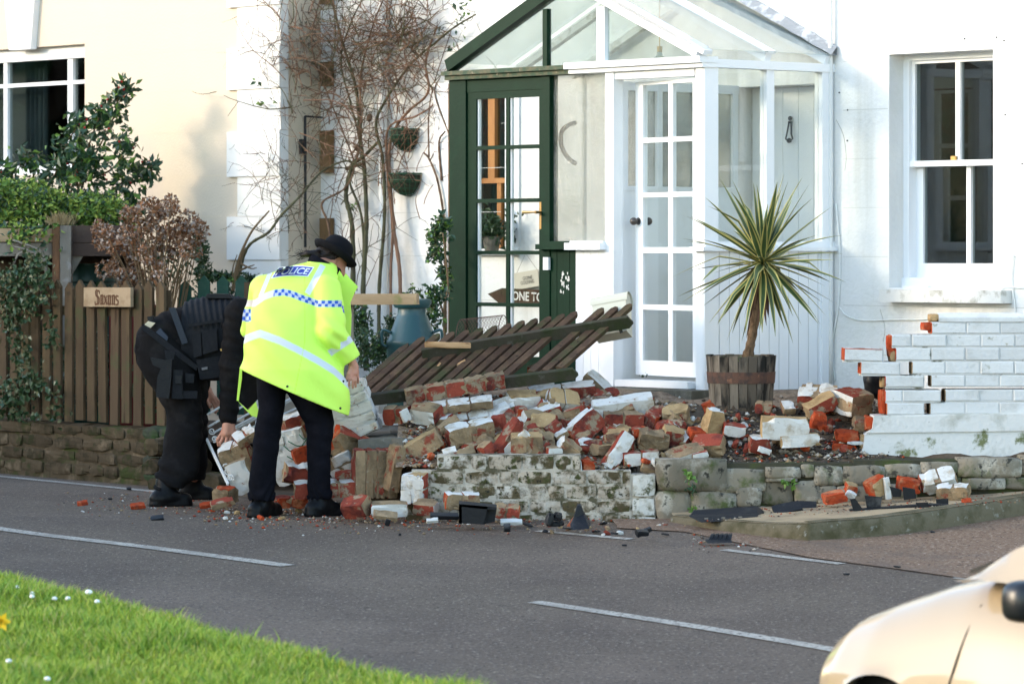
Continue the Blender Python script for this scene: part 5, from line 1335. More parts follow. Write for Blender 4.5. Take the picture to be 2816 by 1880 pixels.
R("mauve topped block with a pale front", 1884, 1254, 104, 40, 9, 14, 30, 1, "F=w T=m L=m *=m", 24.38, .125)
R("broken brown brick above the diagonal white brick", 1704, 1196, 66, 30, 12, -14, 14, 1, "F=r T=y *=m", 24.54, .11, broken=1)
R("wide mortar slab in the right middle of the heap", 1796, 1210, 82, 52, -12, 10, 26, 1, "*=m", 24.5, .1, rough=.1)
R("red brick patch beside the mortar slab", 1755, 1190, 36, 30, -2, 10, 12, 1, "F=o *=r", 24.52, .07)
R("bright red shard left of the white edged slab", 1916, 1194, 48, 28, -14, 20, 20, 1, "*=o", 24.56, .09, broken=1)
R("pinkish brown brick lying askew near the stone wall", 1950, 1226, 84, 46, 16, -24, 34, 1, "T=r F=m *=m", 24.46, .12)
R("grey white block low down beside the stone wall", 1922, 1256, 46, 36, 8, 10, 14, 1, "F=w T=r *=m", 24.36, .1)
R("purple red brick in the shadow of the large coping", 1822, 1180, 34, 34, -10, 16, 10, 1, "*=r", 24.62, .09)
R("flat dark brown slab at the wall top", 1784, 1285, 44, 22, -30, 10, 30, 1, "*=m", 24.30, .09)
R("red brick stub set in the wall top", 1614, 1280, 34, 32, -6, 20, 10, 1, "*=o", 24.25, .1, broken=1)
R("small white edge piece on the wall top", 1594, 1284, 12, 34, 8, 0, 10, 1, "*=w", 24.2, .05, cat="fragment")
# right part, round the barrel
R("upright orange and white brick left of the barrel", 1960, 1158, 44, 70, -14, 28, 12, 1, "R=w F=y T=w L=y *=y", 24.58, .10, broken=1)
R("white fronted red brick in front of the barrel", 2018, 1180, 60, 30, -8, 6, 14, 1, "F=w L=o T=r *=r", 24.56, .1)
R("red shard by the left foot of the barrel", 1948, 1118, 30, 28, 24, 10, 10, 1, "*=o", 24.9, .06, broken=1)
R("large flat slab of white render with broken cream top", 2160, 1176, 134, 62, -2, 3, 4, 1, "F=w T=y *=y", 24.44, .12, name="render_slab", cat="slab", broken=1)
R("lower step of the broken white render slab", 2200, 1210, 112, 34, 4, 3, 2, 1, "F=w *=y", 24.42, .1, name="render_slab", cat="slab", broken=1)
R("red brick with a white foot below the render slab", 2088, 1222, 58, 46, -6, 12, 12, 1, "F=r T=w B=w *=r", 24.42, .1, broken=1)
R("white chip on the lower corner of the red brick", 2102, 1238, 36, 16, -20, 8, 4, 1, "*=w", 24.36, .04, cat="fragment")
R("dark red brick at the right foot of the barrel", 2100, 1119, 50, 28, -1, -8, 14, 2, "F=r *=m", 24.95, .09)
R("small grey topped stone right of the barrel", 2167, 1120, 34, 20, -6, 16, 34, 1, "T=w *=m", 24.92, .09)
R("white rounded coping lump with red underside by the wall", 2250, 1092, 108, 50, 6, -16, 32, 2, "T=w R=w F=r *=r", 25.0, .16)
R("split brown brick in front of the white coping lump", 2256, 1114, 88, 40, 22, 12, 26, 1, "T=y F=r R=m *=m", 24.80, .11)
R("square stack of four bricks with sunlit white face", 2344, 1106, 84, 66, -6, 40, 14, 1, "L=w F=m T=r *=r", 24.82, .19, name="masonry_lump", nz=2)
R("orange red brick beside the dark soil", 2252, 1158, 40, 50, -12, 10, 8, 1, "F=o B=w *=o", 24.54, .09, broken=1)
R("tan stone lying on the soil near the wall end", 2368, 1166, 44, 30, -18, 10, 24, 1, "*=m", 24.62, .1, name="loose_stone", cat="stone")
R("pale brick end behind the stack of four bricks", 2388, 1116, 30, 26, 4, 10, 20, 1, "F=w T=y *=y", 25.1, .1)
# left: in front of and round the officers
R("row of brown bricks on end left of the low wall", 1030, 1300, 122, 132, -2, 14, 6, 4, "F=m T=r L=r *=m", 24.55, .14)
R("leaning brown brick at the end of the row", 1084, 1286, 34, 130, -10, 30, 6, 1, "R=m F=m T=m *=m", 24.42, .12)
R("white jointed pair of bricks standing by the low wall", 1141, 1340, 70, 84, 0, -16, 8, 2, "F=w L=o T=y *=r", 24.14, .14, nz=2)
R("long fallen coping with white top behind the woman's legs", 932, 1342, 250, 44, 1, 4, 8, 4, "T=w L=m F=r *=m", 24.55, .14)
R("low red bricks behind the woman's left boot", 800, 1378, 96, 28, 1, 4, 10, 2, "F=o T=r *=r", 24.75, .1)
R("small half brick beside the white brick on the road", 1171, 1394, 62, 32, 3, -20, 22, 1, "F=r R=w T=m *=m", 24.02, .1)
R("long white fronted brick lying on the road edge", 1070, 1398, 100, 36, -1, 5, 10, 1, "F=w T=m R=m *=r", 23.95, .1)
R("red and tan brick by the woman's right boot", 981, 1393, 74, 46, 24, -36, 28, 1, "F=r R=m T=r L=y *=r", 23.98, .11)
R("brick with an orange end leaning on the low wall", 1270, 1377, 98, 46, -3, 10, 8, 2, "L=o F=m T=w *=m", 23.98, .11)
R("red brick at the foot of the mossy wall", 1394, 1404, 74, 32, -2, -6, 14, 2, "F=r R=o T=m *=r", 23.9, .1)
R("white scrap of render at the foot of the mossy wall", 1406, 1434, 60, 10, -2, 5, 30, 1, "*=w", 23.6, .04, cat="fragment")
R("flat brown sliver lying by the white fronted brick", 1060, 1416, 66, 12, -12, 8, 30, 1, "*=m", 23.75, .07)
R("white flake on the road left of the plastic box", 1189, 1430, 32, 9, 0, 8, 36, 1, "*=w", 23.55, .03, cat="fragment")
R("small white sided block by the policeman's boot", 620, 1360, 54, 42, 2, -34, 10, 1, "L=w F=m T=o *=m", 24.95, .11)
R("red sliver on the road beside the policeman's boot", 566, 1388, 34, 10, 3, 8, 20, 1, "*=o", 25.0, .06, broken=1)
R("brown sliver in front of the white sided block", 612, 1383, 66, 18, 10, 8, 20, 1, "T=r *=m", 24.7, .08, broken=1)
R("dark red chip alone on the grey road", 227, 1382, 30, 10, 4, 8, 14, 1, "*=o", 25.0, .05, broken=1)
R("orange red chip on the road left of the boots", 380, 1390, 42, 10, 4, 8, 20, 1, "*=o", 25.1, .06, broken=1)
# the fallen gate pier between the officers
R("toppled white gate pier of five courses leaning in the rubble", 955, 1132, 150, 150, 20, -4, 2, 2, "F=w R=w T=w *=m", 24.98, .24, nz=5, name="fallen_gate_pier", cat="gate pier")
R("broken red and mortar base under the toppled pier", 955, 1218, 96, 70, -28, 16, 10, 1, "F=m T=r L=o *=m", 24.84, .18, rough=.16, broken=1)
R("pale jointed panel below the pier base", 938, 1278, 72, 62, 26, -8, 6, 2, "*=w", 24.72, .1, nz=2)
R("red brick wedge under the pale jointed panel", 948, 1306, 50, 22, 4, 8, 10, 1, "*=r", 24.62, .09)
R("big white wall panel standing behind the woman's legs", 800, 1254, 104, 150, 14, -10, 4, 2, "F=w T=w *=m", 25.05, .12, nz=3)
R("white capped coping with a round broken end", 808, 1165, 90, 54, 14, 34, 10, 1, "T=w R=w L=m F=r *=m", 25.15, .14)
R("orange brick wedge between the woman's legs", 828, 1250, 46, 42, 20, 14, 8, 1, "*=o", 24.85, .08, broken=1)
R("grey red lump low between the woman's legs", 815, 1302, 70, 52, -10, 14, 12, 1, "T=w F=r *=m", 24.75, .12, rough=.12)
R("leaning wall chunk with red face beside the policeman's hand", 650, 1248, 86, 64, 22, -12, 18, 2, "T=w L=w F=m R=r *=m", 25.35, .14)
R("white topped block behind the woman's left leg", 676, 1200, 66, 30, 26, 10, 28, 2, "T=w F=m *=r", 25.3, .13)
R("grey white panel leaning under the wall chunk", 664, 1310, 66, 92, 22, -10, 6, 1, "F=w *=m", 25.15, .1)
# wrought iron gate under it
wg = thing("wrought_iron_gate", "white wrought iron gate with scrolls, crushed under the rubble", "gate", at(620, 1250, 25.6))
m_wi = mat("white_iron_paint", (.66, .66, .64), .5, [((.25, .22, .18), 30, .62, .72)])
Zi = lambda zx, zy, y: at(520 + zx / 3.267, 980 + zy / 3.267, y)
mb = MB(); mb.bar(Zi(160, 745, 25.65), Zi(352, 1150, 25.05), .012, .02); part("frame", mb, m_wi, wg)
for (a, b, c, d) in ((165, 520, 480, 330), (175, 630, 560, 400), (230, 680, 640, 455), (300, 690, 700, 480), (370, 690, 760, 470), (400, 660, 860, 430), (440, 640, 940, 380), (520, 600, 960, 350), (560, 640, 980, 460)):
    mb = MB(); mb.tube([Zi(a, b, 25.7), Zi(c, d, 26.0)], .0075, 7); part("rod", mb, m_wi, wg, smooth=True)
def scroll(cx, cy, r, y, turns=1.6, flip=1, a0=0):
    pts = []
    for i in range(22):
        u = i / 21; a = a0 + flip * u * turns * 2 * math.pi; q = r * (1 - .8 * u); pts.append(Zi(cx + q * math.cos(a), cy + q * math.sin(a), y))
    mb = MB(); mb.tube(pts, .0045, 5); part("scroll", mb, m_wi, wg, smooth=True)
scroll(205, 670, 32, 25.62); scroll(228, 740, 30, 25.55, flip=-1, a0=2); scroll(350, 1030, 36, 25.12); scroll(372, 1090, 34, 25.08, flip=-1, a0=1); scroll(330, 985, 24, 25.15, a0=3)
gw = MB()
for (a, b, c, d) in ((890, 760, 1056, 800), (850, 800, 990, 870), (960, 830, 1056, 740), (990, 700, 1060, 730), (880, 895, 1040, 930)): gw.tube(smoothpath([Zi(a, b, 24.9), Zi((a + c) / 2, (b + d) / 2 + 22, 24.88), Zi(c, d, 24.9)], 8), .004, 5)
solo("garden_wire", gw, mat("green_wire", (.02, .09, .045), .5), "dark green garden wires tangled in the rubble", "wire", smooth=True)
# on the pavement at the right
R("white faced slab tilted on the pavement rubble", 2580, 1320, 104, 40, 6, 10, 42, 2, "T=w F=w *=r", 24.0, .12, broken=1)
R("brown brick lump at the right end of the pavement rubble", 2622, 1354, 92, 44, 6, -16, 12, 2, "T=w F=m R=m *=m", 23.85, .12)
R("red and cream brick with a white side on the pavement", 2412, 1336, 56, 46, 20, 26, 16, 1, "R=w F=y T=o *=o", 23.9, .1, broken=1)
R("white strip of render standing by the red and cream brick", 2440, 1342, 16, 60, 8, 10, 6, 1, "*=w", 23.86, .03, cat="fragment")
R("hollow dark red brick in the middle of the pavement rubble", 2498, 1332, 62, 34, -14, 12, 10, 1, "*=o", 23.95, .1, broken=2)
R("flat red brick piece at the left of the pavement rubble", 2294, 1366, 62, 26, 8, 10, 14, 1, "F=o *=o", 23.8, .09, broken=1)
R("small red stub beside the flat red piece", 2340, 1342, 32, 26, -16, 16, 16, 1, "T=y *=o", 23.95, .08, broken=1)
R("round red fragment at the right edge of the pavement rubble", 2660, 1381, 26, 15, 0, 10, 20, 1, "*=o", 23.6, .06, cat="fragment")
R("white chip between the red pieces", 2340, 1360, 26, 18, -30, 10, 20, 1, "*=w", 23.85, .04, cat="fragment")
# ------------------------------------------------------------------ broken car plastic
def plast(label, polys, y, thick=.012, name="plastic_shard", cat="car part", m=None, dy=None, group=None):
    mb = MB()
    for poly in polys:
        yy = poly[0] if not isinstance(poly[0], tuple) else y
        pts = poly[1:] if not isinstance(poly[0], tuple) else poly
        mb.prism([at(px, py, yy) + Vector((0, .0, 0)) for px, py in pts], (0, thick, .003))
    return solo(name, mb, m or m_plastic, label, cat, group)
def box_shard(label, px, py, lpx, hpx, roll, yaw, pitch, dep, y, name="plastic_shard", m=None, group=None, seed=1, cat="car part"):
    s = y / FPX; me = stonemesh(name, lpx * s, dep, hpx * s, seed + int(px), .10, 3, [m or m_plastic], .12)
    o = bpy.data.objects.new(name, me); COL.objects.link(o); o.location = at(px, py, y)
    o.rotation_euler = (Matrix.Rotation(-math.radians(roll), 4, 'Y') @ Matrix.Rotation(math.radians(pitch), 4, 'X') @ Matrix.Rotation(math.radians(yaw), 4, 'Z')).to_euler()
    return tag(o, label, cat, group)
bx = thing("broken_plastic_box", "broken black plastic car box lying by the road edge", "car part", at(1313, 1440, 23.5))
s = 23.5 / FPX
for (poly, y0, ext, m) in (([(1262, 1386), (1342, 1392), (1330, 1441), (1262, 1438)], 23.45, (0, .02, 0), m_plastic), ([(1262, 1384), (1366, 1394), (1364, 1402), (1264, 1392)], 23.45, (0, .12, .01), m_plastic2), ([(1342, 1394), (1366, 1398), (1360, 1434), (1328, 1441)], 23.5, (0, .05, 0), m_plastic2), ([(1262, 1390), (1270, 1390), (1270, 1440), (1262, 1438)], 23.45, (0, .14, 0), m_plastic)):
    mb = MB(); mb.prism([at(px, py, y0) for px, py in poly], ext); part("shell", mb, m, bx)
bs = thing("bumper_strip", "long black car bumper strip lying along the pavement edge", "car part", at(2000, 1425, 23.7))
mb = MB(); mb.prism([at(1898, 1418, 23.55), at(1908, 1404, 23.6), at(2084, 1392, 23.7), at(2102, 1408, 23.68), at(2080, 1418, 23.6), at(1950, 1430, 23.5)], (0, .02, .004)); part("face", mb, m_plastic, bs)
mb = MB(); mb.prism([at(1896, 1420, 23.5), at(2086, 1414, 23.55), at(2080, 1426, 23.45), at(1930, 1436, 23.42)], (0, .05, .008)); part("flange", mb, m_plastic2, bs)
mb = MB()
for k in range(3): mb.obox(at(1942 + 47 * k, 1425 - k * 2, 23.44), (1, 0, 0), (0, 1, 0), (0, 0, 1), .022, .012, .008)
part("clips", mb, m_conc, bs)
box_shard("flat black trim piece beside the bumper strip", 2165, 1398, 78, 12, 6, 10, 30, .10, 23.75)
box_shard("curved black liner scrap by the weeds", 2215, 1392, 60, 12, 8, -14, 34, .08, 23.9, seed=4)
box_shard("black plastic lump on the pavement", 2279, 1441, 26, 22, 10, 20, 10, .05, 23.1, name="plastic_lump", seed=2)
box_shard("thin black wedge on the pavement", 2186, 1444, 28, 9, 2, 20, 14, .05, 23.15, seed=3)
gl = thing("broken_grille", "broken black car grille lying in the pavement rubble", "car part", at(2480, 1405, 23.6))
for (poly, yy, ext) in (([(2335, 1402), (2560, 1386), (2610, 1388), (2612, 1398), (2480, 1408), (2345, 1416)], 23.5, (0, .03, .006)), ([(2338, 1372), (2352, 1370), (2376, 1404), (2348, 1408)], 23.48, (0, .02, 0)), ([(2378, 1362), (2426, 1366), (2422, 1392), (2384, 1396)], 23.52, (0, .015, 0)), ([(2482, 1338), (2516, 1344), (2520, 1370), (2486, 1374)], 23.6, (0, .015, 0)), ([(2518, 1382), (2552, 1380), (2556, 1398), (2528, 1402)], 23.46, (0, .012, 0)), ([(2574, 1372), (2608, 1370), (2608, 1386), (2576, 1388)], 23.55, (0, .012, 0)), ([(2446, 1336), (2480, 1346), (2478, 1366), (2456, 1366)], 23.66, (0, .015, 0))):
    mb = MB(); mb.prism([at(px, py, yy) for px, py in poly], ext); part("shell", mb, rr.choice([m_plastic, m_plastic2]), gl)
hl = thing("broken_lamp_unit", "crumpled black car lamp unit with wires at the wall foot", "car part", at(1520, 1440, 23.3))
for k, (px, py, w, h_) in enumerate(((1512, 1424, 20, 32), (1532, 1420, 22, 26), (1520, 1440, 36, 14), (1540, 1438, 18, 16))):
    me = stonemesh("shell", w * 23.3 / FPX, .05, h_ * 23.3 / FPX, 40 + k, .22, 3, [m_plastic], .25); link_part("shell", me, hl, at(px, py, 23.3 + .02 * k), (0, rr.uniform(-.4, .4), rr.uniform(-.5, .5)))
hb = thing("broken_bracket", "pointed black plastic bracket with an orange lens scrap", "car part", at(1597, 1448, 23.3))
mb = MB(); mb.prism([at(1568, 1446, 23.25), at(1578, 1424, 23.28), at(1588, 1390, 23.3), at(1598, 1390, 23.3), at(1606, 1412, 23.3), at(1624, 1440, 23.25), at(1620, 1454, 23.2), at(1574, 1456, 23.2)], (0, .03, .01)); part("shell", mb, m_plastic, hb)
mb = MB(); mb.prism([at(1558, 1446, 23.34), at(1582, 1414, 23.36), at(1588, 1418, 23.36), at(1572, 1448, 23.32)], (0, .02, 0)); part("lens", mb, m_oranged, hb)
sc_ = thing("heat_shield_scrap", "ribbed black plastic scrap lying on the road edge", "car part", at(1975, 1488, 22.7))
for k in range(5):
    mb = MB(); x = 1948 + k * 12; mb.prism([at(x, 1486 - k % 2 * 2, 22.7), at(x + 8, 1470, 22.72), at(x + 18, 1468, 22.74), at(x + 14, 1488, 22.7)], (0, .02, .006)); part("rib", mb, m_plastic, sc_)
mb = MB(); mb.prism([at(1940, 1486, 22.68), at(2010, 1482, 22.72), at(2014, 1492, 22.66), at(1946, 1493, 22.65)], (0, .04, .006)); part("plate", mb, m_plastic2, sc_)
mb = MB(); mb.lathe(at(1394, 1450, 23.2), [(.012, -.02), (.025, -.02), (.027, .02), (.012, .022)], 14, ax=(Vector((0, 1, 0)), Vector((0, 0, 1)), Vector((1, 0, 0)))); solo("rubber_bush", mb, m_plastic2, "round black rubber bush on the road", "car part", smooth=40)
box_shard("dark strip of trim left of the plastic box", 1222, 1418, 78, 12, -4, 6, 20, .06, 23.6, seed=8)
box_shard("small dark stick on the road by the white flake", 1066, 1436, 14, 18, -16, 6, 10, .02, 23.3, seed=9)
box_shard("black chip alone on the road at the left", 432, 1424, 36, 8, 2, 12, 24, .05, 24.2, seed=10)
box_shard("curled black strip on the kerb edge", 1770, 1462, 46, 12, 24, 12, 14, .04, 22.9, seed=11)
box_shard("black triangle of plastic lying on the road", 1765, 1464, 34, 14, -8, 22, 14, .05, 22.7, seed=12)
for k, (px, py, w) in enumerate(((355, 1344, 14), (303, 1372, 10), (1100, 1470, 8), (2327, 1588, 14), (2467, 1568, 18), (2565, 1472, 22), (1640, 1462, 30), (1690, 1468, 24), (1500, 1462, 18), (1716, 1500, 12), (1560, 1454, 24), (1830, 1470, 20), (1450, 1444, 30), (2060, 1460, 14), (2120, 1452, 10), (1660, 1440, 22))):
    p = on_ground(px, py, .01); s = p.y / FPX
    me = stonemesh("black_chip", w * s, .03, .012, 300 + k, .3, 2, [m_plastic2], .2); o = bpy.data.objects.new("black_chip", me); COL.objects.link(o); o.location = p + Vector((0, 0, .004 if px < 1900 else .02)); o.rotation_euler = (rr.uniform(-.3, .3), rr.uniform(-.3, .3), rr.uniform(0, 3)); tag(o, "small black plastic chip scattered on the road edge", "fragment", "black plastic chips")
# ------------------------------------------------------------------ small rubble: chips one could count, then the crumbs
mono = [m_red, m_fresh, m_mortar, m_wpaint, m_mortar_y]
chipm = []
for k in range(10):
    rr2 = random.Random(500 + k); chipm.append(stonemesh("brick_chip", rr2.uniform(.04, .075), rr2.uniform(.03, .05), rr2.uniform(.025, .045), 700 + k, .30, 2, [mono[k % 5]], .25))
LAB = ["small red chip of brick in the rubble heap", "small orange broken chip in the rubble heap", "small mortar chip in the rubble heap", "small white painted chip in the rubble heap", "small sandy chip in the rubble heap"]
for k in range(120):
    px, py = rr.uniform(1180, 2330), rr.uniform(1110, 1275)
    if px > 1980 and py > 1225: continue
    y = 24.32 + (1250 - py) / 210
    p = at(px, py, y); p.z = mound(p.x, y) + .03
    i = rr.choice([0, 1, 1, 2, 2, 3, 4, 5, 6, 6, 7, 8, 9]) if px < 1900 else rr.choice([0, 1, 2, 3, 5, 7])
    o = bpy.data.objects.new("brick_chip", chipm[i]); COL.objects.link(o); o.location = p; o.rotation_euler = (rr.uniform(0, 6), rr.uniform(0, 6), rr.uniform(0, 6)); tag(o, LAB[i % 5], "fragment", LAB[i % 5][6:].replace("chip", "chips"))
for k in range(46):
    if k < 30: px, py = rr.uniform(540, 1460), rr.triangular(1385, 1445, 1405)
    else: px, py = rr.uniform(1480, 1830), rr.uniform(1440, 1475)
    p = on_ground(px, py); i = rr.randrange(10)
    o = bpy.data.objects.new("brick_chip", chipm[i]); COL.objects.link(o); sc = rr.uniform(.4, .9); o.scale = (sc, sc, sc); o.location = p + Vector((0, 0, .012 * sc)); o.rotation_euler = (rr.uniform(-.4, .4), rr.uniform(-.4, .4), rr.uniform(0, 6))
    L = LAB[i % 5].replace("in the rubble heap", "on the road by the wall"); tag(o, L, "fragment", L[6:].replace("chip", "chips"))
for k in range(70):
    px, py = rr.uniform(1190, 1975), rr.triangular(1085, 1268, 1200)
    if px < 1320 and py < 1150: continue
    y = 24.40 + (1250 - py) / 210; p = at(px, py, y); w = rr.choice(["red", "red", "tan", "sandy", "white edged"])
    fm_ = {"red": "T=m *=r", "tan": "T=y *=m", "sandy": "*=y", "white edged": "T=w F=m *=r"}[w]
    p.z = max(mound(p.x, y) + .02, min(p.z, mound(p.x, y) + .075)); bseed[0] += 1
    o = bpy.data.objects.new("broken_brick", brickmesh(rr.uniform(.09, .19), .10, rr.uniform(.06, .09), faces_mats(fm_), bseed[0], .09, rr.choice([0, 1, 1]), .2)); COL.objects.link(o); o.location = p; o.rotation_euler = (rr.uniform(-.7, .7), rr.uniform(-.8, .8), rr.uniform(-.9, .9))
    tag(o, "broken %s brick piece half buried in the rubble heap" % w, "brick", "broken %s brick pieces in the heap" % w)
mb = MB(); pr = random.Random(9)
OCT = [(1, 0, 0), (-1, 0, 0), (0, 1, 0), (0, -1, 0), (0, 0, 1), (0, 0, -1)]; OF = [(0, 2, 4), (2, 1, 4), (1, 3, 4), (3, 0, 4), (2, 0, 5), (1, 2, 5), (3, 1, 5), (0, 3, 5)]
def pebble(p, r, k):
    o = [(p[0] + a * r * pr.uniform(.6, 1.3), p[1] + b * r * pr.uniform(.6, 1.3), p[2] + c * r * pr.uniform(.4, .9)) for a, b, c in OCT]; mb.add(o, OF, k)
for k in range(5200):
    x = pr.uniform(-.68, 2.45); y = 24.28 + abs(pr.gauss(0, .5))
    if y > 26.2: continue
    r = pr.choice([.006, .008, .011, .016, .022]) * pr.uniform(.7, 1.2)
    if x > .95: k_ = pr.choices(range(6), [.05, .04, .20, .03, .22, .46])[0]
    else: k_ = pr.choices(range(6), [.10, .12, .44, .10, .2, .04])[0]
    pebble((x, y, mound(x, y) + r * .3), r, k_)
for k in range(4200):   # crumbs along the road edge below the wall and the officers
    px = pr.triangular(120, 2300, 1150); p0 = edge[7]
    py = pr.gauss(1412, 20) if px < 1900 else pr.gauss(1475, 18)
    if px < 560: py = pr.gauss(1385, 18)
    if py < 1352: continue
    p = on_ground(px, py); r = pr.choice([.003, .004, .006, .010]) * pr.uniform(.7, 1.3); pebble((p.x, p.y, p.z + r * .3), r, pr.choices(range(6), [.14, .16, .42, .06, .14, .08])[0])
for k in range(500):
    p = (pr.uniform(1.1, 3.2), pr.uniform(23.4, 24.1), 0); z = pzz(p[0], p[1]) if p[1] > 23.0 else 0; r = pr.choice([.003, .005, .008]); pebble((p[0], p[1], z + r * .3), r, pr.choice([0, 1, 2, 4, 5]))
m_peb = mat("pale_pebble", (.36, .31, .25), .85, var=.2); m_dpeb = mat("dark_soil_clod", (.055, .042, .034), .95)
me = mb.mesh("rubble_crumbs", (0, 0, 0), False, False, [m_red, m_fresh, m_mortar, m_wpaint, m_peb, m_dpeb]); o = bpy.data.objects.new("rubble_crumbs", me); COL.objects.link(o); tag(o, "crumbs of brick, mortar and gravel strewn among the rubble", "debris", kind='stuff')
# ------------------------------------------------------------------ plants
vr = random.Random(21)
def stuffpart(name, mb, mats, parent, smooth=False):
    o = part(name, mb, mats, parent, smooth=smooth, recalc=False); o['kind'] = 'stuff'; return o
def fwall(px, py, d): t, z = fa(px, py, d); return F(t, d, z)
# bare climber on the cottage wall
vc = thing("bare_climber", "tangled bare climbing shrub trained over the cottage wall", "climber", fwall(985, 1050, .3))
Z2 = lambda zx, zy, d: fwall(600 + zx / 2.5, zy / 2.5, d)
STEMS = [([(1010, 2560, .35), (1005, 2000, .3), (1015, 1568, .2), (1000, 1150, .13), (985, 950, .12), (935, 600, .12), (860, 300, .1), (765, -60, .1)], .017, m_vineg),
 ([(880, 2580, .4), (905, 2100, .3), (912, 1568, .22), (870, 1350, .18), (925, 1150, .15), (1005, 1060, .14), (1090, 990, .14)], .019, m_vineg),
 ([(1090, 2500, .35), (1120, 2000, .25), (1150, 1500, .2), (1130, 1100, .15), (1080, 860, .14), (1140, 700, .13), (1300, 440, .1), (1500, 270, .1), (1640, 180, .12), (1760, 110, .12)], .012, m_vineg),
 ([(1240, 2560, .3), (1230, 1900, .2), (1215, 1568, .12), (1185, 1100, .10), (1200, 900, .10), (1300, 770, .1), (1450, 600, .09), (1440, 420, .09), (1520, 180, .09)], .013, m_vinep),
 ([(1190, 2560, .3), (1200, 1900, .2), (1195, 1568, .12), (1172, 1100, .10), (1190, 880, .10), (1370, 800, .12), (1470, 700, .1), (1420, 500, .09)], .010, m_vinep),
 ([(985, 2500, .3), (975, 1568, .2), (930, 1250, .15), (960, 1000, .14), (900, 700, .12), (850, 420, .12), (910, 150, .1), (1000, -40, .1)], .009, m_vineg),
 ([(820, 2500, .35), (800, 1950, .3), (760, 1568, .25), (720, 1400, .2), (860, 1300, .2), (910, 1120, .17), (860, 900, .15), (740, 640, .12), (660, 300, .3), (700, -40, .3)], .009, m_vine),
 ([(95, 2150, 1.1), (135, 1880, 1.0), (220, 1700, .95), (340, 1590, .9), (440, 1480, .8), (560, 1350, .7), (720, 1160, .3), (860, 1110, .2), (1000, 1130, .15)], .011, m_vineg),
 ([(985, 950, .12), (1000, 700, .12), (980, 480, .11), (1060, 180, .1), (1140, -40, .1)], .010, m_vine),
 ([(940, 1040, .13), (985, 1000, .12), (970, 900, .12)], .02, m_vine), ([(890, 1160, .15), (1000, 1130, .14)], .014, m_vine),
 ([(1575, 2300, .12), (1560, 1600, .12), (1520, 1250, .12), (1450, 1080, .12), (1400, 1050, .13)], .011, m_vine), ([(1520, 1250, .12), (1510, 1000, .12), (1560, 920, .15)], .009, m_vine), ([(1450, 1090, .1), (1455, 800, .1), (1480, 560, .1), (1620, 200, .1)], .006, m_vine), ([(1590, 940, .1), (1500, 640, .1), (1530, 500, .1)], .006, m_vine)]
for pts, r, m in STEMS:
    P = smoothpath([Z2(*p) + Vector((vr.gauss(0, .012), 0, vr.gauss(0, .012))) for p in pts], 10 * len(pts))
    n = len(P); mb = MB(); mb.tube(P, [r * 1.25 * (1 - .55 * i / n) * (1 + .12 * math.sin(i * 1.7)) for i in range(n)], 6); part("stem", mb, m, vc, smooth=True)
tw = MB()
def twig(zx, zy, ang, L, d, r=.0032, k=0, curl=.5, sub=True):
    pts = []; x, y = zx, zy; a = ang; n = 9
    for i in range(n + 1):
        pts.append(Z2(x, y, d + .03 * math.sin(i * .8 + zx))); a += vr.gauss(0, .16) + curl * .08; x += math.cos(a) * L / n; y -= math.sin(a) * L / n
        if sub and vr.random() < .32: twig(x, y, a + vr.choice([-1, 1]) * vr.uniform(.5, 1.3), L * vr.uniform(.12, .4), d, r * .7, k, 0, False)
    tw.tube(pts, [r * (1 - .6 * i / n) for i in range(n + 1)], 4, k, cap=False)
for k in range(330):
    c = vr.random()
    if c < .34: zx, zy = vr.gauss(640, 150), vr.triangular(-100, 1100, 250)
    elif c < .72: zx, zy = vr.gauss(950, 170), vr.triangular(-100, 1500, 500)
    else: zx, zy = vr.gauss(1330, 150), vr.triangular(-100, 800, 300)
    if zx > 1480: zx -= 150
    d = .10 if zx > 720 else lerp(.12, .46, min(1, (720 - zx) / 250))
    if zx < 415 and vr.random() < .8: continue
    twig(zx, zy, vr.gauss(math.pi / 2, 1.15), vr.uniform(220, 600), d + vr.uniform(-.02, .1), vr.choice([.003, .004, .0052]), vr.choice([0, 0, 1, 2]), vr.gauss(0, .8))
for k in range(46): twig(vr.gauss(1250, 60), vr.uniform(700, 1600), vr.gauss(math.pi / 2, .25), vr.uniform(250, 500), .11, .004, 2, 0, False) if k < 22 else twig(vr.uniform(760, 1150), vr.uniform(900, 2200), vr.gauss(math.pi / 2, .35), vr.uniform(250, 600), vr.uniform(.12, .25), .004, vr.choice([0, 1]), 0)
for k in range(40): twig(vr.uniform(300, 720), vr.uniform(1050, 1650), vr.gauss(2.2, .7), vr.uniform(150, 420), vr.uniform(.45, .7), .0032, vr.choice([0, 1]), vr.gauss(.5, .8))
for k in range(7): twig(vr.uniform(180, 410), vr.uniform(-60, 500), vr.gauss(-math.pi / 2, .3), vr.uniform(200, 500), .45, .002, 0, 0)
stuffpart("twigs", tw, [m_vine, m_vineg, m_vinep], vc)
mb = MB(); spots = [(930, 1400, .15), (265, 575, .5), (375, 690, .5), (300, 725, .5), (1620, 450, .1), (1660, 60, .12), (1700, 110, .12), (1650, 160, .12), (1680, 220, .12), (1600, 340, .12), (1720, 10, .12), (1530, 215, .1), (1640, 20, .12), (925, 1420, .15)]
for zx, zy, d in spots: leafcards(mb, 4, lambda: Z2(zx + vr.gauss(0, 14), zy + vr.gauss(0, 14), d), .05, vr, 2, .6)
stuffpart("leaves", mb, [m_leafd, m_leafm], vc)
mb = MB(); p = Z2(1040, 810, .12); mb.ball(p, .026, 10, 7, sc=(.9, .7, 1.2)); mb.tube([p, Z2(1035, 1050, .12)], .0025, 4); solo("seed_head", mb, m_vine, "dark dried seed head hanging in the climber", "seed head")
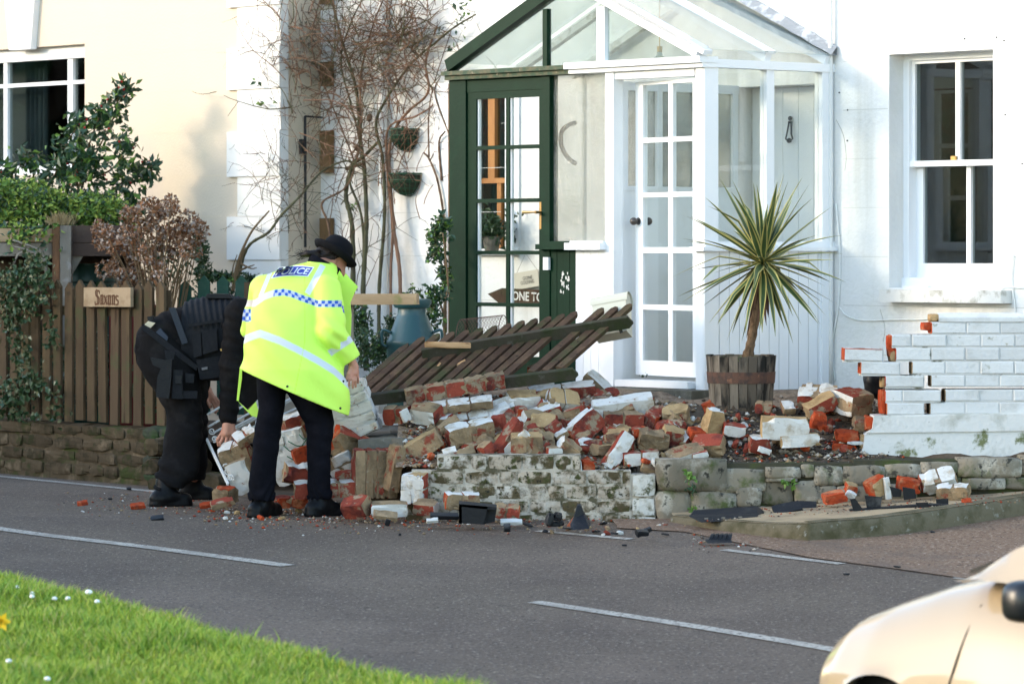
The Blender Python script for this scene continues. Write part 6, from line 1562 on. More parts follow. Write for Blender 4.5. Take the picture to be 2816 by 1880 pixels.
mb = MB(); mb.bar(Z2(1180, 288, .1), Z2(1550, 250, .1), .025, .022); solo("trellis_bar", mb, m_greywood, "pale trellis bar under the tangled twigs", "bar")
bt = thing("trellis_batten", "brown timber trellis batten in the corner behind the climber", "batten", Z2(680, 1500, .4))
for zx0, zx1, zy0, zy1 in ((640, 710, -80, 35), (640, 705, 430, 595), (650, 712, 900, 1190), (655, 722, 1500, 1800)):
    mb = MB(); a, b = ft(600 + zx0 / 2.5, .06), ft(600 + zx1 / 2.5, .06); mb.fbox(max(a, -5.56), max(b, -5.44), .01, .06, fz(870, zy1 / 2.5, .06), fz(870, zy0 / 2.5, .06)); part("board", mb, mat("mossy_batten", (.17, .10, .045), .85, [((.085, .06, .025), 9, .45, .65, (1, 1, .2))], .3, 40) if zy0 < 0 else bpy.data.materials["mossy_batten"], bt)
mb = MB(); R1 = lambda zx, zy: F(-5.598 + .02, lerp(.40, .02, (zx - 410) / 300.0), fz(600 + zx / 2.5, zy / 2.5, .2))
mb.tube([R1(578, 1700), R1(578, 1200), R1(576, 800)], .011, 7); mb.tube([R1(576, 800), R1(715, 800)], .008, 6)
mb.bar(R1(550, 960), R1(552, 1060), .035, .03)
solo("iron_bracket", mb, m_iron, "thin black iron post with a bracket in the house corner", "post", smooth=30)
# wall baskets
m_moss = mat("basket_liner", (.030, .034, .024), .95, [((.05, .06, .035), 18, .5, .65)], .8, 40)
m_wireg = mat("green_coated_wire", (.012, .07, .035), .5)
for lab, zx, zy, w, h_ in (("upper green wire hay basket on the cottage wall", 1300, 970, 175, 165), ("lower green wire hay basket on the cottage wall", 1302, 1275, 205, 165)):
    t0, z0 = fa(600 + zx / 2.5, zy / 2.5, .02); sc = 28.8 / FPX / 2.5; ww = w * sc / SA / 2 * .92; hh = h_ * sc
    wb = thing("wall_basket", lab, "basket", F(t0, 0, z0 - hh / 2)); mb = MB(); wi = MB()
    def bpnt(a, e, k=1.0): # half bowl
        return F(t0 + ww * math.cos(a) * math.cos(e) * k, .01 + .15 * math.sin(a) * math.cos(e) * k, z0 + hh * .45 - hh * .9 * math.sin(e) * k)
    na, ne = 16, 8
    for j in range(ne + 1):
        for i in range(na + 1): mb.v.append(bpnt(math.pi * i / na, math.pi / 2 * j / ne, .96 + .03 * mnoise.noise(Vector((i * .8, j * .8, zx)))))
    for j in range(ne):
        for i in range(na): mb.f.append([j * (na + 1) + i, j * (na + 1) + i + 1, (j + 1) * (na + 1) + i + 1, (j + 1) * (na + 1) + i]); mb.m.append(0)
    part("liner", mb, m_moss, wb, smooth=True)
    wi.tube([bpnt(a, 0, 1.02) + Vector((0, 0, .01)) for a in np.linspace(0, math.pi, 18)], .006, 5); wi.tube([bpnt(0, 0, 1.02) + Vector((0, 0, .01)), bpnt(math.pi, 0, 1.02) + Vector((0, 0, .01))], .006, 5)
    wi.tube([bpnt(a, .05, 1.02) + Vector((0, 0, -.03)) for a in np.linspace(0, math.pi, 18)], .004, 5)
    for a in np.linspace(0, math.pi, 11): wi.tube([bpnt(a, e, 1.015) for e in np.linspace(0, math.pi / 2, 9)], .0025, 4)
    for e in (.35, .7, 1.05): wi.tube([bpnt(a, e, 1.015) for a in np.linspace(0, math.pi, 16)], .0025, 4)
    part("wire_frame", wi, m_wireg, wb)
    mb = MB(); leafcards(mb, 40, lambda: F(t0 + vr.uniform(-ww, ww) * .8, vr.uniform(.02, .1), z0 + hh * .45 + abs(vr.gauss(0, .012))), .03, vr, 2, .5); mb.tube([F(t0 + .02, .05, z0 + hh * .4), F(t0 + .022, .05, z0 + hh * .62)], .004, 4)
    stuffpart("sprigs", mb, [m_leafd, m_moss], wb)
# evergreen shrub beside the porch, and its neighbours
def shrub(name, label, cat, px, py, y, spots, n, size, mats, stems=(), aspect=.55, wts=None, base=None):
    t = thing(name, label, cat, base if base is not None else at(px, py, y))
    if stems:
        mb = MB()
        for pts, r in stems:
            P = smoothpath([at(a, b, c) for a, b, c in pts], 8 * len(pts)); mb.tube(P, [r * (1 - .6 * i / len(P)) for i in range(len(P))], 6)
        part("stem", mb, m_stalk, t, smooth=True)
    mb = MB(); tot = sum(s_[5] for s_ in spots)
    for (a, b, c, rx, rz, w) in spots:
        cnt_ = int(n * w / tot); o = at(a, b, c); k = c / FPX
        def pf_():
            v = Vector((vr.gauss(0, 1), vr.gauss(0, 1), vr.gauss(0, 1))).normalized() * (vr.random() ** .45)
            return o + Vector((v.x * rx * k, v.y * min(rx, rz * 2) * k * .8, v.z * rz * k))
        leafcards(mb, cnt_, pf_, size, vr, len(mats), aspect, wts=wts)
    stuffpart("leaves", mb, mats, t); return t
shrub("evergreen_shrub", "glossy evergreen shrub with pale tips beside the green door post", "shrub", 1225, 1000, 27.6, [(1205, 650, 27.6, 36, 30, 3), (1218, 610, 27.6, 22, 20, 1.5), (1200, 700, 27.6, 30, 24, 2), (1220, 745, 27.6, 18, 22, 1), (1195, 815, 27.2, 40, 30, 2.2), (1228, 780, 27.6, 14, 30, 1), (1190, 870, 27.2, 40, 40, 2)], 900, .05, [m_leafd, m_leafm, m_leafiv2], [([(1225, 1000, 27.5), (1222, 850, 27.5), (1232, 780, 27.5), (1218, 640, 27.5)], .014), ([(1222, 870, 27.5), (1200, 800, 27.4)], .01)], wts=[.62, .25, .13])
shrub("box_shrub", "dark green box shrub between the rail and the churn", "shrub", 1010, 1050, 26.7, [(990, 880, 26.7, 32, 60, 2), (1005, 960, 26.6, 40, 60, 2), (1050, 960, 26.9, 35, 60, 2), (1075, 900, 27.0, 20, 40, 1)], 1500, .034, [m_leafd, m_leafiv, m_leafm], wts=[.6, .3, .1])
shrub("leafy_sprig", "small leafy sprig rising above the milk churn", "shrub", 1135, 990, 27.2, [(1134, 790, 27.2, 10, 14, 1), (1150, 805, 27.2, 10, 10, 1), (1120, 810, 27.2, 8, 10, 1), (1180, 825, 27.2, 18, 18, 2)], 130, .03, [m_leafd, m_leafm], [([(1140, 1000, 27.2), (1138, 880, 27.2), (1134, 785, 27.2)], .005)])
shrub("ground_ivy", "patch of green ground plants under the box shrub", "plant", 1030, 1060, 26.0, [(1035, 1035, 26.2, 30, 12, 1), (1010, 1050, 26.0, 40, 12, 1)], 200, .035, [m_leafm, m_leafd])
# left garden
def spire(t, mats, pts, n, spread, size, aspect=.55):
    pass
hs = thing("holly_bush", "tall holly with red berries in front of the cream house", "bush", at(120, 1000, 31.2))
mb = MB(); br = MB(); be = MB()
BR = [([(190, 700), (215, 520), (265, 420), (310, 330), (325, 270), (350, 235)], 3.2), ([(200, 600), (235, 480), (245, 400), (270, 330), (280, 310)], 2), ([(215, 560), (280, 540), (340, 500), (390, 480), (418, 455)], 2.2), ([(215, 520), (200, 440), (180, 400), (215, 350), (222, 345)], 1.6), ([(150, 640), (100, 520), (90, 460), (80, 425)], 1.8), ([(60, 640), (20, 520), (15, 450)], 1.6), ([(120, 620), (130, 520), (150, 480), (165, 455)], 1.6), ([(250, 600), (330, 560), (385, 570)], 1.2), ([(225, 500), (300, 470), (335, 430), (345, 385)], 1.6), ([(-60, 640), (-80, 500), (-40, 440)], 1.6), ([(170, 640), (210, 470), (240, 430)], 2)]
for pts, wgt in BR:
    P = smoothpath([at(a, b, 31.2 + vr.uniform(-.25, .2)) for a, b in pts], 26); br.tube(P, [.011 * (1 - .7 * i / 26) for i in range(27)], 5)
    for i in range(int(115 * wgt)):
        u = vr.random() ** .8; p = P[int((.15 + .85 * u) * 26)]; sp = .085 * (1.15 - u * .75)
        leafcards(mb, 1, lambda: p + Vector((vr.gauss(0, sp), vr.gauss(0, sp), vr.gauss(0, sp))), .080, vr, 2, .5, -.2, wts=[.8, .2])
        if vr.random() < .03: be.ball(p + Vector((vr.gauss(0, .05), -.08, vr.gauss(0, .05))), .009, 6, 4)
part("branches", br, m_stalk, hs, smooth=True); stuffpart("leaves", mb, [m_leafd, m_leafm], hs); stuffpart("berries", be, [m_berry], hs)
gp_ = thing("planter_plants", "bright green bedding plants spilling over the timber planter", "plants", at(150, 620, 30.5))
mb = MB()
for _ in range(8500):
    px = vr.uniform(-110, 365); u = vr.random(); topy = interp(px, [-110, 0, 100, 200, 300, 365], [500, 500, 510, 545, 540, 580]); py = lerp(640, topy, u ** .8) + vr.gauss(0, 8)
    y = 30.4 + vr.uniform(-.25, .55); o = at(px, py, y)
    c = mnoise.noise(Vector((px * .022, py * .03, 0)))
    leafcards(mb, 1, lambda: o, .052 if c > -.1 else .04, vr, 3, .62, wts=[.5, .3 + .3 * c, .25 - .2 * c] if c > -.1 else [.55, .1, .35])
for _ in range(200):
    px, py = vr.gauss(75, 35), vr.gauss(640, 22); leafcards(mb, 1, lambda: at(px, py, 29.95 + vr.uniform(-.05, .1)), .05, vr, 3, .6)
stuffpart("leaves", mb, [m_leafm, m_leafy, m_leafd], gp_)
dg = thing("dry_grass_tuft", "dry straw coloured tuft of grass on the planter", "plant", at(172, 615, 30.2)); mb = MB()
for _ in range(420):
    b0 = at(165 + vr.gauss(0, 14), 618, 30.15 + vr.uniform(-.1, .1)); a = Vector((vr.gauss(0, .55), vr.gauss(0, .4), 1)).normalized() * vr.uniform(.06, .15); w = Vector((.002, 0, 0)); mb.add([b0 - w, b0 + w, b0 + a * .6 + w, b0 + a + Vector((0, 0, -.03)), b0 + a * .6 - w], [(0, 1, 2, 3, 4)])
stuffpart("blades", mb, [m_dry], dg)
# hydrangea with dead heads
hy = thing("hydrangea", "hydrangea covered in brown dead flower heads behind the fence", "shrub", at(430, 1050, 29.5))
hm = []
for k in range(4):
    r9 = random.Random(40 + k); mb = MB()
    for _ in range(120):
        v = Vector((r9.gauss(0, 1), r9.gauss(0, 1), r9.gauss(0, 1) * .8)).normalized(); v.z = v.z * .8; c = v * .062 * r9.uniform(.75, 1.08)
        a = v.cross(Vector((r9.gauss(0, 1), r9.gauss(0, 1), r9.gauss(0, 1)))).normalized(); b = (v.cross(a) + v * r9.uniform(-.5, .8)).normalized(); s = .014 * r9.uniform(.7, 1.2)
        mb.add([c, c + a * s + v * s * .5, c + b * s * 1.3 + a * s * .4 + v * s, c + b * s - a * s * .5], [(0, 1, 2, 3)], r9.choices([0, 1], [.62, .38] if k % 2 else [.8, .2])[0])
    hm.append(mb.mesh("flower_head", (0, 0, 0), False, False, [m_dead, m_dead2]))
HD = [(455, 575), (430, 585), (478, 590), (470, 560), (372, 590), (398, 588), (350, 600), (283, 632), (268, 625), (300, 655), (275, 655), (345, 640), (325, 678), (380, 640), (405, 620), (430, 640), (455, 640), (360, 665), (395, 668), (420, 675), (445, 670), (470, 660), (500, 640), (520, 605), (535, 620), (545, 640), (525, 650), (490, 680), (510, 690), (540, 690), (288, 740), (335, 760), (350, 770), (365, 755), (415, 745), (435, 750), (400, 700), (375, 700), (310, 735), (450, 700), (482, 630), (412, 560)]
st = MB()
for i, (px, py) in enumerate(HD):
    y = 29.45 + vr.uniform(-.25, .35); p = at(px, py, y); s = vr.uniform(.95, 1.35)
    link_part("flower_head", hm[i % 4], hy, p, (vr.uniform(0, 6), vr.uniform(0, 6), vr.uniform(0, 6)), (s, s, s * .9))
    st.tube(smoothpath([at(430 + (px - 430) * .3 + vr.gauss(0, 8), 900, y), at(430 + (px - 430) * .6, lerp(860, py, .5), y), p], 10), [.006 - .003 * j / 10 for j in range(11)], 5)
for _ in range(26): a = vr.uniform(380, 560); st.tube([at(lerp(a, 450, .5), 880, 29.5), at(a + vr.gauss(0, 12), vr.uniform(640, 760), 29.5 + vr.uniform(-.2, .3))], [.005, .0025], 4)
part("stems", st, m_stalk, hy)['kind'] = 'stuff'
mb = MB()
for _ in range(330): leafcards(mb, 1, lambda: at(vr.uniform(380, 560), vr.uniform(660, 800), 29.7 + vr.uniform(-.2, .4)), .05, vr, 2, .5, wts=[.7, .3])
stuffpart("leaves", mb, [m_leafd, m_leafiv], hy)
shrub("column_shrub", "narrow dark green shrub to the right of the hydrangea", "shrub", 560, 1000, 30.0, [(555, 690, 30, 22, 45, 2), (560, 750, 30, 26, 40, 2), (545, 650, 30, 14, 25, 1), (556, 830, 30, 26, 40, 2)], 1000, .036, [m_leafd, m_leafiv])
shrub("low_hedge", "low dark hedge behind the green picket gate", "hedge", 640, 800, 30.2, [(600, 760, 30.2, 40, 14, 1), (650, 765, 30.2, 50, 16, 1.2), (720, 775, 30.2, 50, 20, 1.2), (640, 850, 30.2, 90, 70, 4), (770, 860, 30.2, 60, 80, 3), (860, 930, 29.6, 60, 80, 3)], 3000, .04, [m_leafd, m_leafiv, m_leafm], wts=[.6, .3, .1])
shrub("bare_twiggy_shrub", "short twiggy shrub in front of the cream house corner", "shrub", 645, 800, 30.0, [(640, 770, 30, 14, 8, 1)], 30, .03, [m_leafm], [([(640, 800, 30), (655, 720, 30), (690, 640, 30.0), (740, 580, 30.1)], .016), ([(650, 760, 30), (668, 700, 30), (676, 680, 30)], .010), ([(655, 745, 30), (680, 735, 30), (700, 728, 30)], .011), ([(662, 725, 30), (690, 738, 29.9), (706, 736, 29.9)], .009), ([(642, 790, 30), (640, 740, 30), (652, 700, 30)], .008)])
iv = thing("ivy", "mottled ivy climbing over the left end of the picket fence", "ivy", AP(as_(60), 0, .4))
mb = MB()
SP = [(40, 760, 60, 30, 3.4), (95, 720, 40, 30, 2.4), (20, 800, 45, 35, 3), (70, 830, 45, 40, 3.2), (110, 775, 30, 40, 1.8), (25, 880, 30, 50, 1.6), (55, 960, 26, 70, 2.0), (75, 1050, 40, 40, 2.0), (25, 1090, 45, 40, 2.4), (110, 1060, 26, 30, 1.0), (140, 920, 16, 60, .8), (60, 1140, 80, 12, 1.2), (150, 1110, 14, 40, .5)]
for (a, b, rx, rz, w) in SP:
    for _ in range(int(55 * w)):
        px, py = vr.gauss(a, rx * .6), vr.gauss(b, rz * .6); y = (A0 + AD * as_(px)).y - vr.uniform(.0, .16)
        leafcards(mb, 1, lambda: at(px, py, y), .046, vr, 3, .85, .5, wts=[.55, .27, .18])
stuffpart("leaves", mb, [m_leafiv, m_leafiv2, m_leafd], iv)
mb = MB(); iy = 29.75
for pts in ([(35, 660), (70, 672), (110, 690), (128, 730), (122, 770), (90, 800)], [(40, 678), (80, 690), (120, 715), (126, 755)], [(36, 730), (50, 700), (70, 690)]): mb.tube(smoothpath([at(a, b, iy) for a, b in pts], 22), .008, 6)
part("stem", mb, m_greywood, iv, smooth=True)
shrub("shade_foliage", "dark foliage added to stand in for the shade behind the picket fence", "bush", 200, 1100, 30.0, [(60, 1000, 30.6, 120, 150, 4), (250, 1020, 29.9, 150, 120, 4), (430, 1030, 29.2, 60, 120, 2), (230, 830, 30.4, 120, 50, 2)], 2600, .06, [m_leafd, m_leafiv], wts=[.7, .3])  # dark leaves added so the shaded space behind the pickets reads dark
# weeds in the stone wall
for lab, px, py, n, s, m in (("round leaved green weed growing out of the stone wall", 2168, 1328, 14, .045, m_leafm), ("small green weed at the corner of the stone wall", 1892, 1308, 14, .04, m_leafm), ("weed trailing down the stone wall corner", 1898, 1345, 22, .03, m_leafd), ("tiny weed on the porch door sill", 1766, 1030, 8, .02, m_leafd), ("low weeds at the foot of the stone wall", 1905, 1412, 30, .035, m_leafm)):
    y = 24.10 if py > 1200 else 25.85
    t = thing("wall_weed", lab, "weed", at(px, py, y)); mb = MB(); o = at(px, py, y)
    leafcards(mb, n, lambda: o + Vector((vr.gauss(0, .02), vr.uniform(-.03, .01), vr.gauss(0, .014))), s, vr, 1, .8); part("leaves", mb, m, t, recalc=False)
mb = MB(); t = thing("potted_plant", "bushy potted plant inside the porch behind the green door", "plant", F(ft(1350, .18), .18, fz(1350, 676, .18)))
o = F(ft(1352, .2), .2, fz(1352, 628, .2))
leafcards(mb, 420, lambda: o + Vector((vr.gauss(0, .075), vr.gauss(0, .05), vr.gauss(0, .055))), .05, vr, 2, .5); stuffpart("leaves", mb, [m_leafd, m_leafiv], t)
mb = MB(); mb.lathe(o + Vector((0, 0, -.17)), [(.05, 0), (.07, .10), (.075, .11)], 16); part("pot", mb, m_conc, t)
mb = MB(); r_ = MB()
hb_ = thing("rope_horseshoe_wreath", "dark curved wreath hanging behind the patterned glass", "wreath", F(ft(1560, .5), .5, fz(1560, 400, .5)))
P = [fwall(px, py, 1.12) for px, py in ((1582, 338), (1562, 345), (1546, 360), (1542, 385), (1548, 412), (1564, 436), (1582, 450))]
mb.tube(smoothpath(P, 20), .016, 8); part("ring", mb, m_vine, hb_, smooth=True)
# ------------------------------------------------------------------ people: smooth-blended volumes turned into continuous surfaces
class Field:
    def __init__(s, lo, hi, h):
        s.lo = np.array(lo, np.float32); s.h = h
        s.n = np.ceil((np.array(hi) - np.array(lo)) / h).astype(int) + 1
        s.d = np.full(s.n, 1.0, np.float32)
        s.ax = [(s.lo[i] + h * np.arange(s.n[i])).astype(np.float32) for i in range(3)]
    def _sub(s, a, b, m):
        sl = []
        for i in range(3):
            i0 = max(0, int(math.floor((a[i] - m - s.lo[i]) / s.h))); i1 = min(s.n[i], int(math.ceil((b[i] + m - s.lo[i]) / s.h)) + 1)
            sl.append(slice(i0, max(i0, i1)))
        X = s.ax[0][sl[0]][:, None, None]; Y = s.ax[1][sl[1]][None, :, None]; Z_ = s.ax[2][sl[2]][None, None, :]
        return tuple(sl), X, Y, Z_
    def _join(s, sl, d, k):
        a = s.d[sl]
        if a.size == 0: return
        if k > 0:
            h = np.maximum(k - np.abs(a - d), 0) / k; s.d[sl] = np.minimum(a, d) - h * h * k * .25
        else: s.d[sl] = np.minimum(a, d)
    def cap(s, p, q, r0, r1, k=.02, flat=None):
        p = np.array(p, np.float32); q = np.array(q, np.float32); R = max(r0, r1)
        sl, X, Y, Z_ = s._sub(np.minimum(p, q) - R, np.maximum(p, q) + R, k + .03)
        b = q - p; L = max(float(b @ b), 1e-9)
        t = np.clip(((X - p[0]) * b[0] + (Y - p[1]) * b[1] + (Z_ - p[2]) * b[2]) / L, 0, 1)
        dx, dy, dz_ = X - p[0] - t * b[0], Y - p[1] - t * b[1], Z_ - p[2] - t * b[2]
        if flat: dy = dy / flat
        s._join(sl, (np.sqrt(dx * dx + dy * dy + dz_ * dz_) - (r0 + (r1 - r0) * t)).astype(np.float32), k); return s
    def chain(s, pts, rs, k=.02):
        for i in range(len(pts) - 1): s.cap(pts[i], pts[i + 1], rs[i], rs[i + 1], k)
    def ell(s, c, r, k=.02, R=None):
        c = np.array(c, np.float32); m = max(r)
        sl, X, Y, Z_ = s._sub(c - m, c + m, k + .03); X, Y, Z_ = X - c[0], Y - c[1], Z_ - c[2]
        if R is not None:
            X, Y, Z_ = (X * R[0][0] + Y * R[0][1] + Z_ * R[0][2], X * R[1][0] + Y * R[1][1] + Z_ * R[1][2], X * R[2][0] + Y * R[2][1] + Z_ * R[2][2])
        s._join(sl, ((np.sqrt((X / r[0]) ** 2 + (Y / r[1]) ** 2 + (Z_ / r[2]) ** 2) - 1) * min(r)).astype(np.float32), k); return s
    def loft(s, axis, knots, k=.02):
        """knots: (s, cb, cc, rb, rc) along axis; b, c are the other two axes in order"""
        kn = np.array(sorted(knots), np.float32); o = [i for i in range(3) if i != axis]
        lo = np.zeros(3); hi = np.zeros(3); lo[axis], hi[axis] = kn[0, 0], kn[-1, 0]
        for j, i in enumerate(o): lo[i] = (kn[:, 1 + j] - kn[:, 3 + j]).min(); hi[i] = (kn[:, 1 + j] + kn[:, 3 + j]).max()
        sl, X, Y, Z_ = s._sub(lo, hi, k + .03); C = [X, Y, Z_]; u = C[axis]; f = lambda j: np.interp(u, kn[:, 0], kn[:, j]).astype(np.float32)
        rb, rc = f(3), f(4)
        d = (np.sqrt(((C[o[0]] - f(1)) / rb) ** 2 + ((C[o[1]] - f(2)) / rc) ** 2) - 1) * np.minimum(rb, rc)
        d = np.maximum(d, np.maximum(kn[0, 0] - u, u - kn[-1, 0]))
        s._join(sl, d.astype(np.float32), k); return s
    def cut(s, p, n):
        n = np.array(n, np.float32); n /= np.linalg.norm(n)
        d = (s.ax[0] - p[0])[:, None, None] * n[0] + (s.ax[1] - p[1])[None, :, None] * n[1] + (s.ax[2] - p[2])[None, None, :] * n[2]
        s.d = np.maximum(s.d, d.astype(np.float32)); return s
    def wobble(s, fn): s.d += fn(s.ax[0][:, None, None], s.ax[1][None, :, None], s.ax[2][None, None, :]).astype(np.float32); return s
    def surface(s, it=1):
        d = s.d; I = d < 0
        c = [I[a:I.shape[0] - 1 + a, b:I.shape[1] - 1 + b, e:I.shape[2] - 1 + e] for a in (0, 1) for b in (0, 1) for e in (0, 1)]
        anyv = c[0].copy(); allv = c[0].copy()
        for q in c[1:]: anyv |= q; allv &= q
        act = anyv & ~allv; idx = np.argwhere(act); N_ = len(idx)
        num = np.full(act.shape, -1, np.int32); num[tuple(idx.T)] = np.arange(N_)
        acc = np.zeros((N_, 3)); w = np.zeros(N_)
        corner = [(a, b, e) for a in (0, 1) for b in (0, 1) for e in (0, 1)]
        val = {q: d[idx[:, 0] + q[0], idx[:, 1] + q[1], idx[:, 2] + q[2]].astype(np.float64) for q in corner}
        for q in corner:
            for ax_ in range(3):
                if q[ax_]: continue
                q2_ = tuple(1 if i == ax_ else q[i] for i in range(3)); a, b = val[q], val[q2_]; m = (a < 0) != (b < 0)
                t = np.where(m, a / np.where(np.abs(a - b) < 1e-12, 1, a - b), 0); pt = np.zeros((N_, 3)) + np.array(q, float); pt[:, ax_] += t
                acc[m] += pt[m]; w[m] += 1
        V_ = s.lo + (idx + acc / w[:, None]) * s.h
        F_ = []
        for ax_ in range(3):
            o = [i for i in range(3) if i != ax_]; A = np.take(I, range(I.shape[ax_] - 1), ax_); B = np.take(I, range(1, I.shape[ax_]), ax_)
            e = np.argwhere(A != B); ok = (e[:, o[0]] > 0) & (e[:, o[1]] > 0) & (e[:, o[0]] < act.shape[o[0]]) & (e[:, o[1]] < act.shape[o[1]]); e = e[ok]
            flip = A[tuple(e.T)]
            qs = []
            for (i, j) in ((-1, -1), (0, -1), (0, 0), (-1, 0)):
                e2 = e.copy(); e2[:, o[0]] += i; e2[:, o[1]] += j; qs.append(num[tuple(e2.T)])
            q = np.stack(qs, 1); fl = flip if ax_ != 1 else ~flip
            q[~fl] = q[~fl][:, ::-1]; F_.append(q[(q >= 0).all(1)])
        F_ = np.concatenate(F_)
        return V_, F_
def surf(name, fld, mats, parent, colfn=None, relax=1, label=None):
    V_, F_ = fld.surface() if isinstance(fld, Field) else fld
    for _ in range(relax):
        S = np.zeros_like(V_); C = np.zeros(len(V_))
        for i in range(4):
            a, b = F_[:, i], F_[:, (i + 1) % 4]
            np.add.at(S, a, V_[b]); np.add.at(C, a, 1); np.add.at(S, b, V_[a]); np.add.at(C, b, 1)
        V_ = .5 * V_ + .5 * S / np.maximum(C, 1)[:, None]
    b = np.array(wloc(parent)); me = bpy.data.meshes.new(name)
    me.vertices.add(len(V_)); me.vertices.foreach_set('co', (V_ - b).astype(np.float32).ravel())
    me.loops.add(len(F_) * 4); me.loops.foreach_set('vertex_index', F_.astype(np.int32).ravel())
    me.polygons.add(len(F_)); me.polygons.foreach_set('loop_start', np.arange(0, len(F_) * 4, 4, dtype=np.int32))
    me.update(calc_edges=True); me.polygons.foreach_set('use_smooth', [True] * len(F_))
    for m in lst(mats): me.materials.append(m)
    if colfn:
        a = me.color_attributes.new('paint', 'FLOAT_COLOR', 'POINT'); col = np.ones((len(V_), 4), np.float32); col[:, :3] = colfn(V_); a.data.foreach_set('color', col.ravel())
    me.update(); me.validate()
    o = bpy.data.objects.new(name, me); COL.objects.link(o); o.parent = parent
    if label: o['label'] = label
    return o
ZM = lambda zx, zy, y: np.array(at(340 + zx / 1.867, 620 + zy / 1.867, y))
ZI = lambda zx, zy, y: np.array(at(520 + zx / 3.267, 980 + zy / 3.267, y))
ZW = lambda zx, zy, y: np.array(at(640 + zx / 4.239, 630 + zy / 4.239, y))
SP_ = lambda px, py, y: np.array(at(px, py, y))
def zl(tab, fn, ys, rys):
    """silhouette rows (zy, left, right) -> z loft knots"""
    kn = []
    for i, (zy, l, r) in enumerate(tab):
        y = float(np.interp(zy, *ys)); a, b = fn(l, zy, y), fn(r, zy, y); kn.append((a[2], (a[0] + b[0]) / 2, y, (b[0] - a[0]) / 2, float(np.interp(zy, *rys))))
    return kn
m_skin = mat("skin", (.44, .215, .145), .5, [((.50, .20, .14), 18, .5, .7), ((.34, .14, .09), 60, .6, .75)], .12, 180, spec=.35)
m_hiviz = mat("hi_vis_cloth", (1, 1, 1), .55, (), .25, 26, spec=.2, attr='paint')
m_navy = mat("dark_navy_cloth", (.0042, .0044, .0068), .9, [((.0075, .0075, .011), 10, .5, .7)], .3, 45, spec=.06)
m_black = mat("black_cloth", (.0085, .0080, .0082), .9, [((.016, .015, .015), 9, .5, .7)], .3, 45, spec=.06)
m_vest = mat("black_vest_cordura", (.0115, .0125, .015), .8, [((.018, .018, .02), 24, .5, .7)], .35, 60, spec=.15)
m_boot = mat("black_boot_leather", (.0045, .0045, .005), .38, [((.010, .009, .008), 14, .5, .7)], .35, 40, spec=.13)
m_felt = mat("black_felt", (.006, .006, .0075), .85, (), .1, 90, spec=.1)
m_hair = mat("dark_brown_hair", (.010, .0055, .004), .6, [((.02, .010, .007), 30, .5, .7)], .5, 90)
# ---------------------------------------------------------------- woman in the yellow jacket
wo = thing("person", "person in a yellow high visibility police jacket and black bowler hat, leaning forward", "person", (-1.38, 24.42, 0))
YS = ([185, 230, 300, 430, 560, 735, 990], [24.74, 24.70, 24.62, 24.52, 24.46, 24.43, 24.43]); RY = ([185, 230, 300, 430, 560, 735, 990], [.07, .10, .145, .165, .18, .205, .23])
J = [(188, 945, 1050), (205, 862, 1080), (230, 785, 1100), (260, 722, 1112), (300, 693, 1105), (360, 670, 1070), (430, 652, 1040), (500, 633, 1035), (560, 619, 1040), (650, 609, 1085), (735, 601, 1132), (850, 598, 1152), (1000, 598, 1158)]
def build_jacket(h=.006):
    f = Field((-1.76, 24.12, .62), (-.90, 24.98, 1.66), h)
    f.loft(2, zl(J, ZM, YS, RY), .03)
    sh, el, cu = SP_(903, 792, 24.56), SP_(911, 912, 24.44), SP_(967, 995, 24.46)
    sh = sh - [0, .05, 0]; el = el - [0, .05, 0]; f.cap(sh, el, .088, .094, .022); f.cap(el, cu, .092, .068, .02)
    f.cap(SP_(722, 800, 24.66), SP_(690, 905, 24.82), .085, .07, .04)
    f.cap(SP_(880, 745, 24.72), SP_(905, 742, 24.74), .06, .055, .03)
    def folds(x, y, z):
        w = .0065 * np.sin(34 * (x * .8 + z * .55) + 3 * np.sin(6 * z + 4 * x)) * np.clip((z - .8) * 2, .3, 1)
        w = w + .009 * np.exp(-(((x + 1.09) / .10) ** 2 + ((z - 1.15) / .16) ** 2)) * np.sin(60 * (z + .8 * x))
        w = w + .006 * np.sin(13 * x + 9 * z + 2 * np.sin(7 * z)) * np.clip((1.45 - z) * 3, 0, 1) + .006 * np.exp(-((z - 1.27) / .05) ** 2) * np.sin(22 * x + 2)
        return w + .004 * np.sin(18 * x + 5 * np.sin(3 * z)) * np.clip(1.25 - z, 0, 1)
    f.wobble(folds)
    a, b = ZM(600, 737, 24.4), ZM(1155, 977, 24.4); n = np.array([(b - a)[2], 0, -(b - a)[0]]); f.cut(a, n if n[2] < 0 else -n)
    return f
f = build_jacket()
cuff_p, cuff_n = SP_(966, 991, 24.46), (SP_(967, 995, 24.46) - SP_(911, 912, 24.44)); cuff_n /= np.linalg.norm(cuff_n)
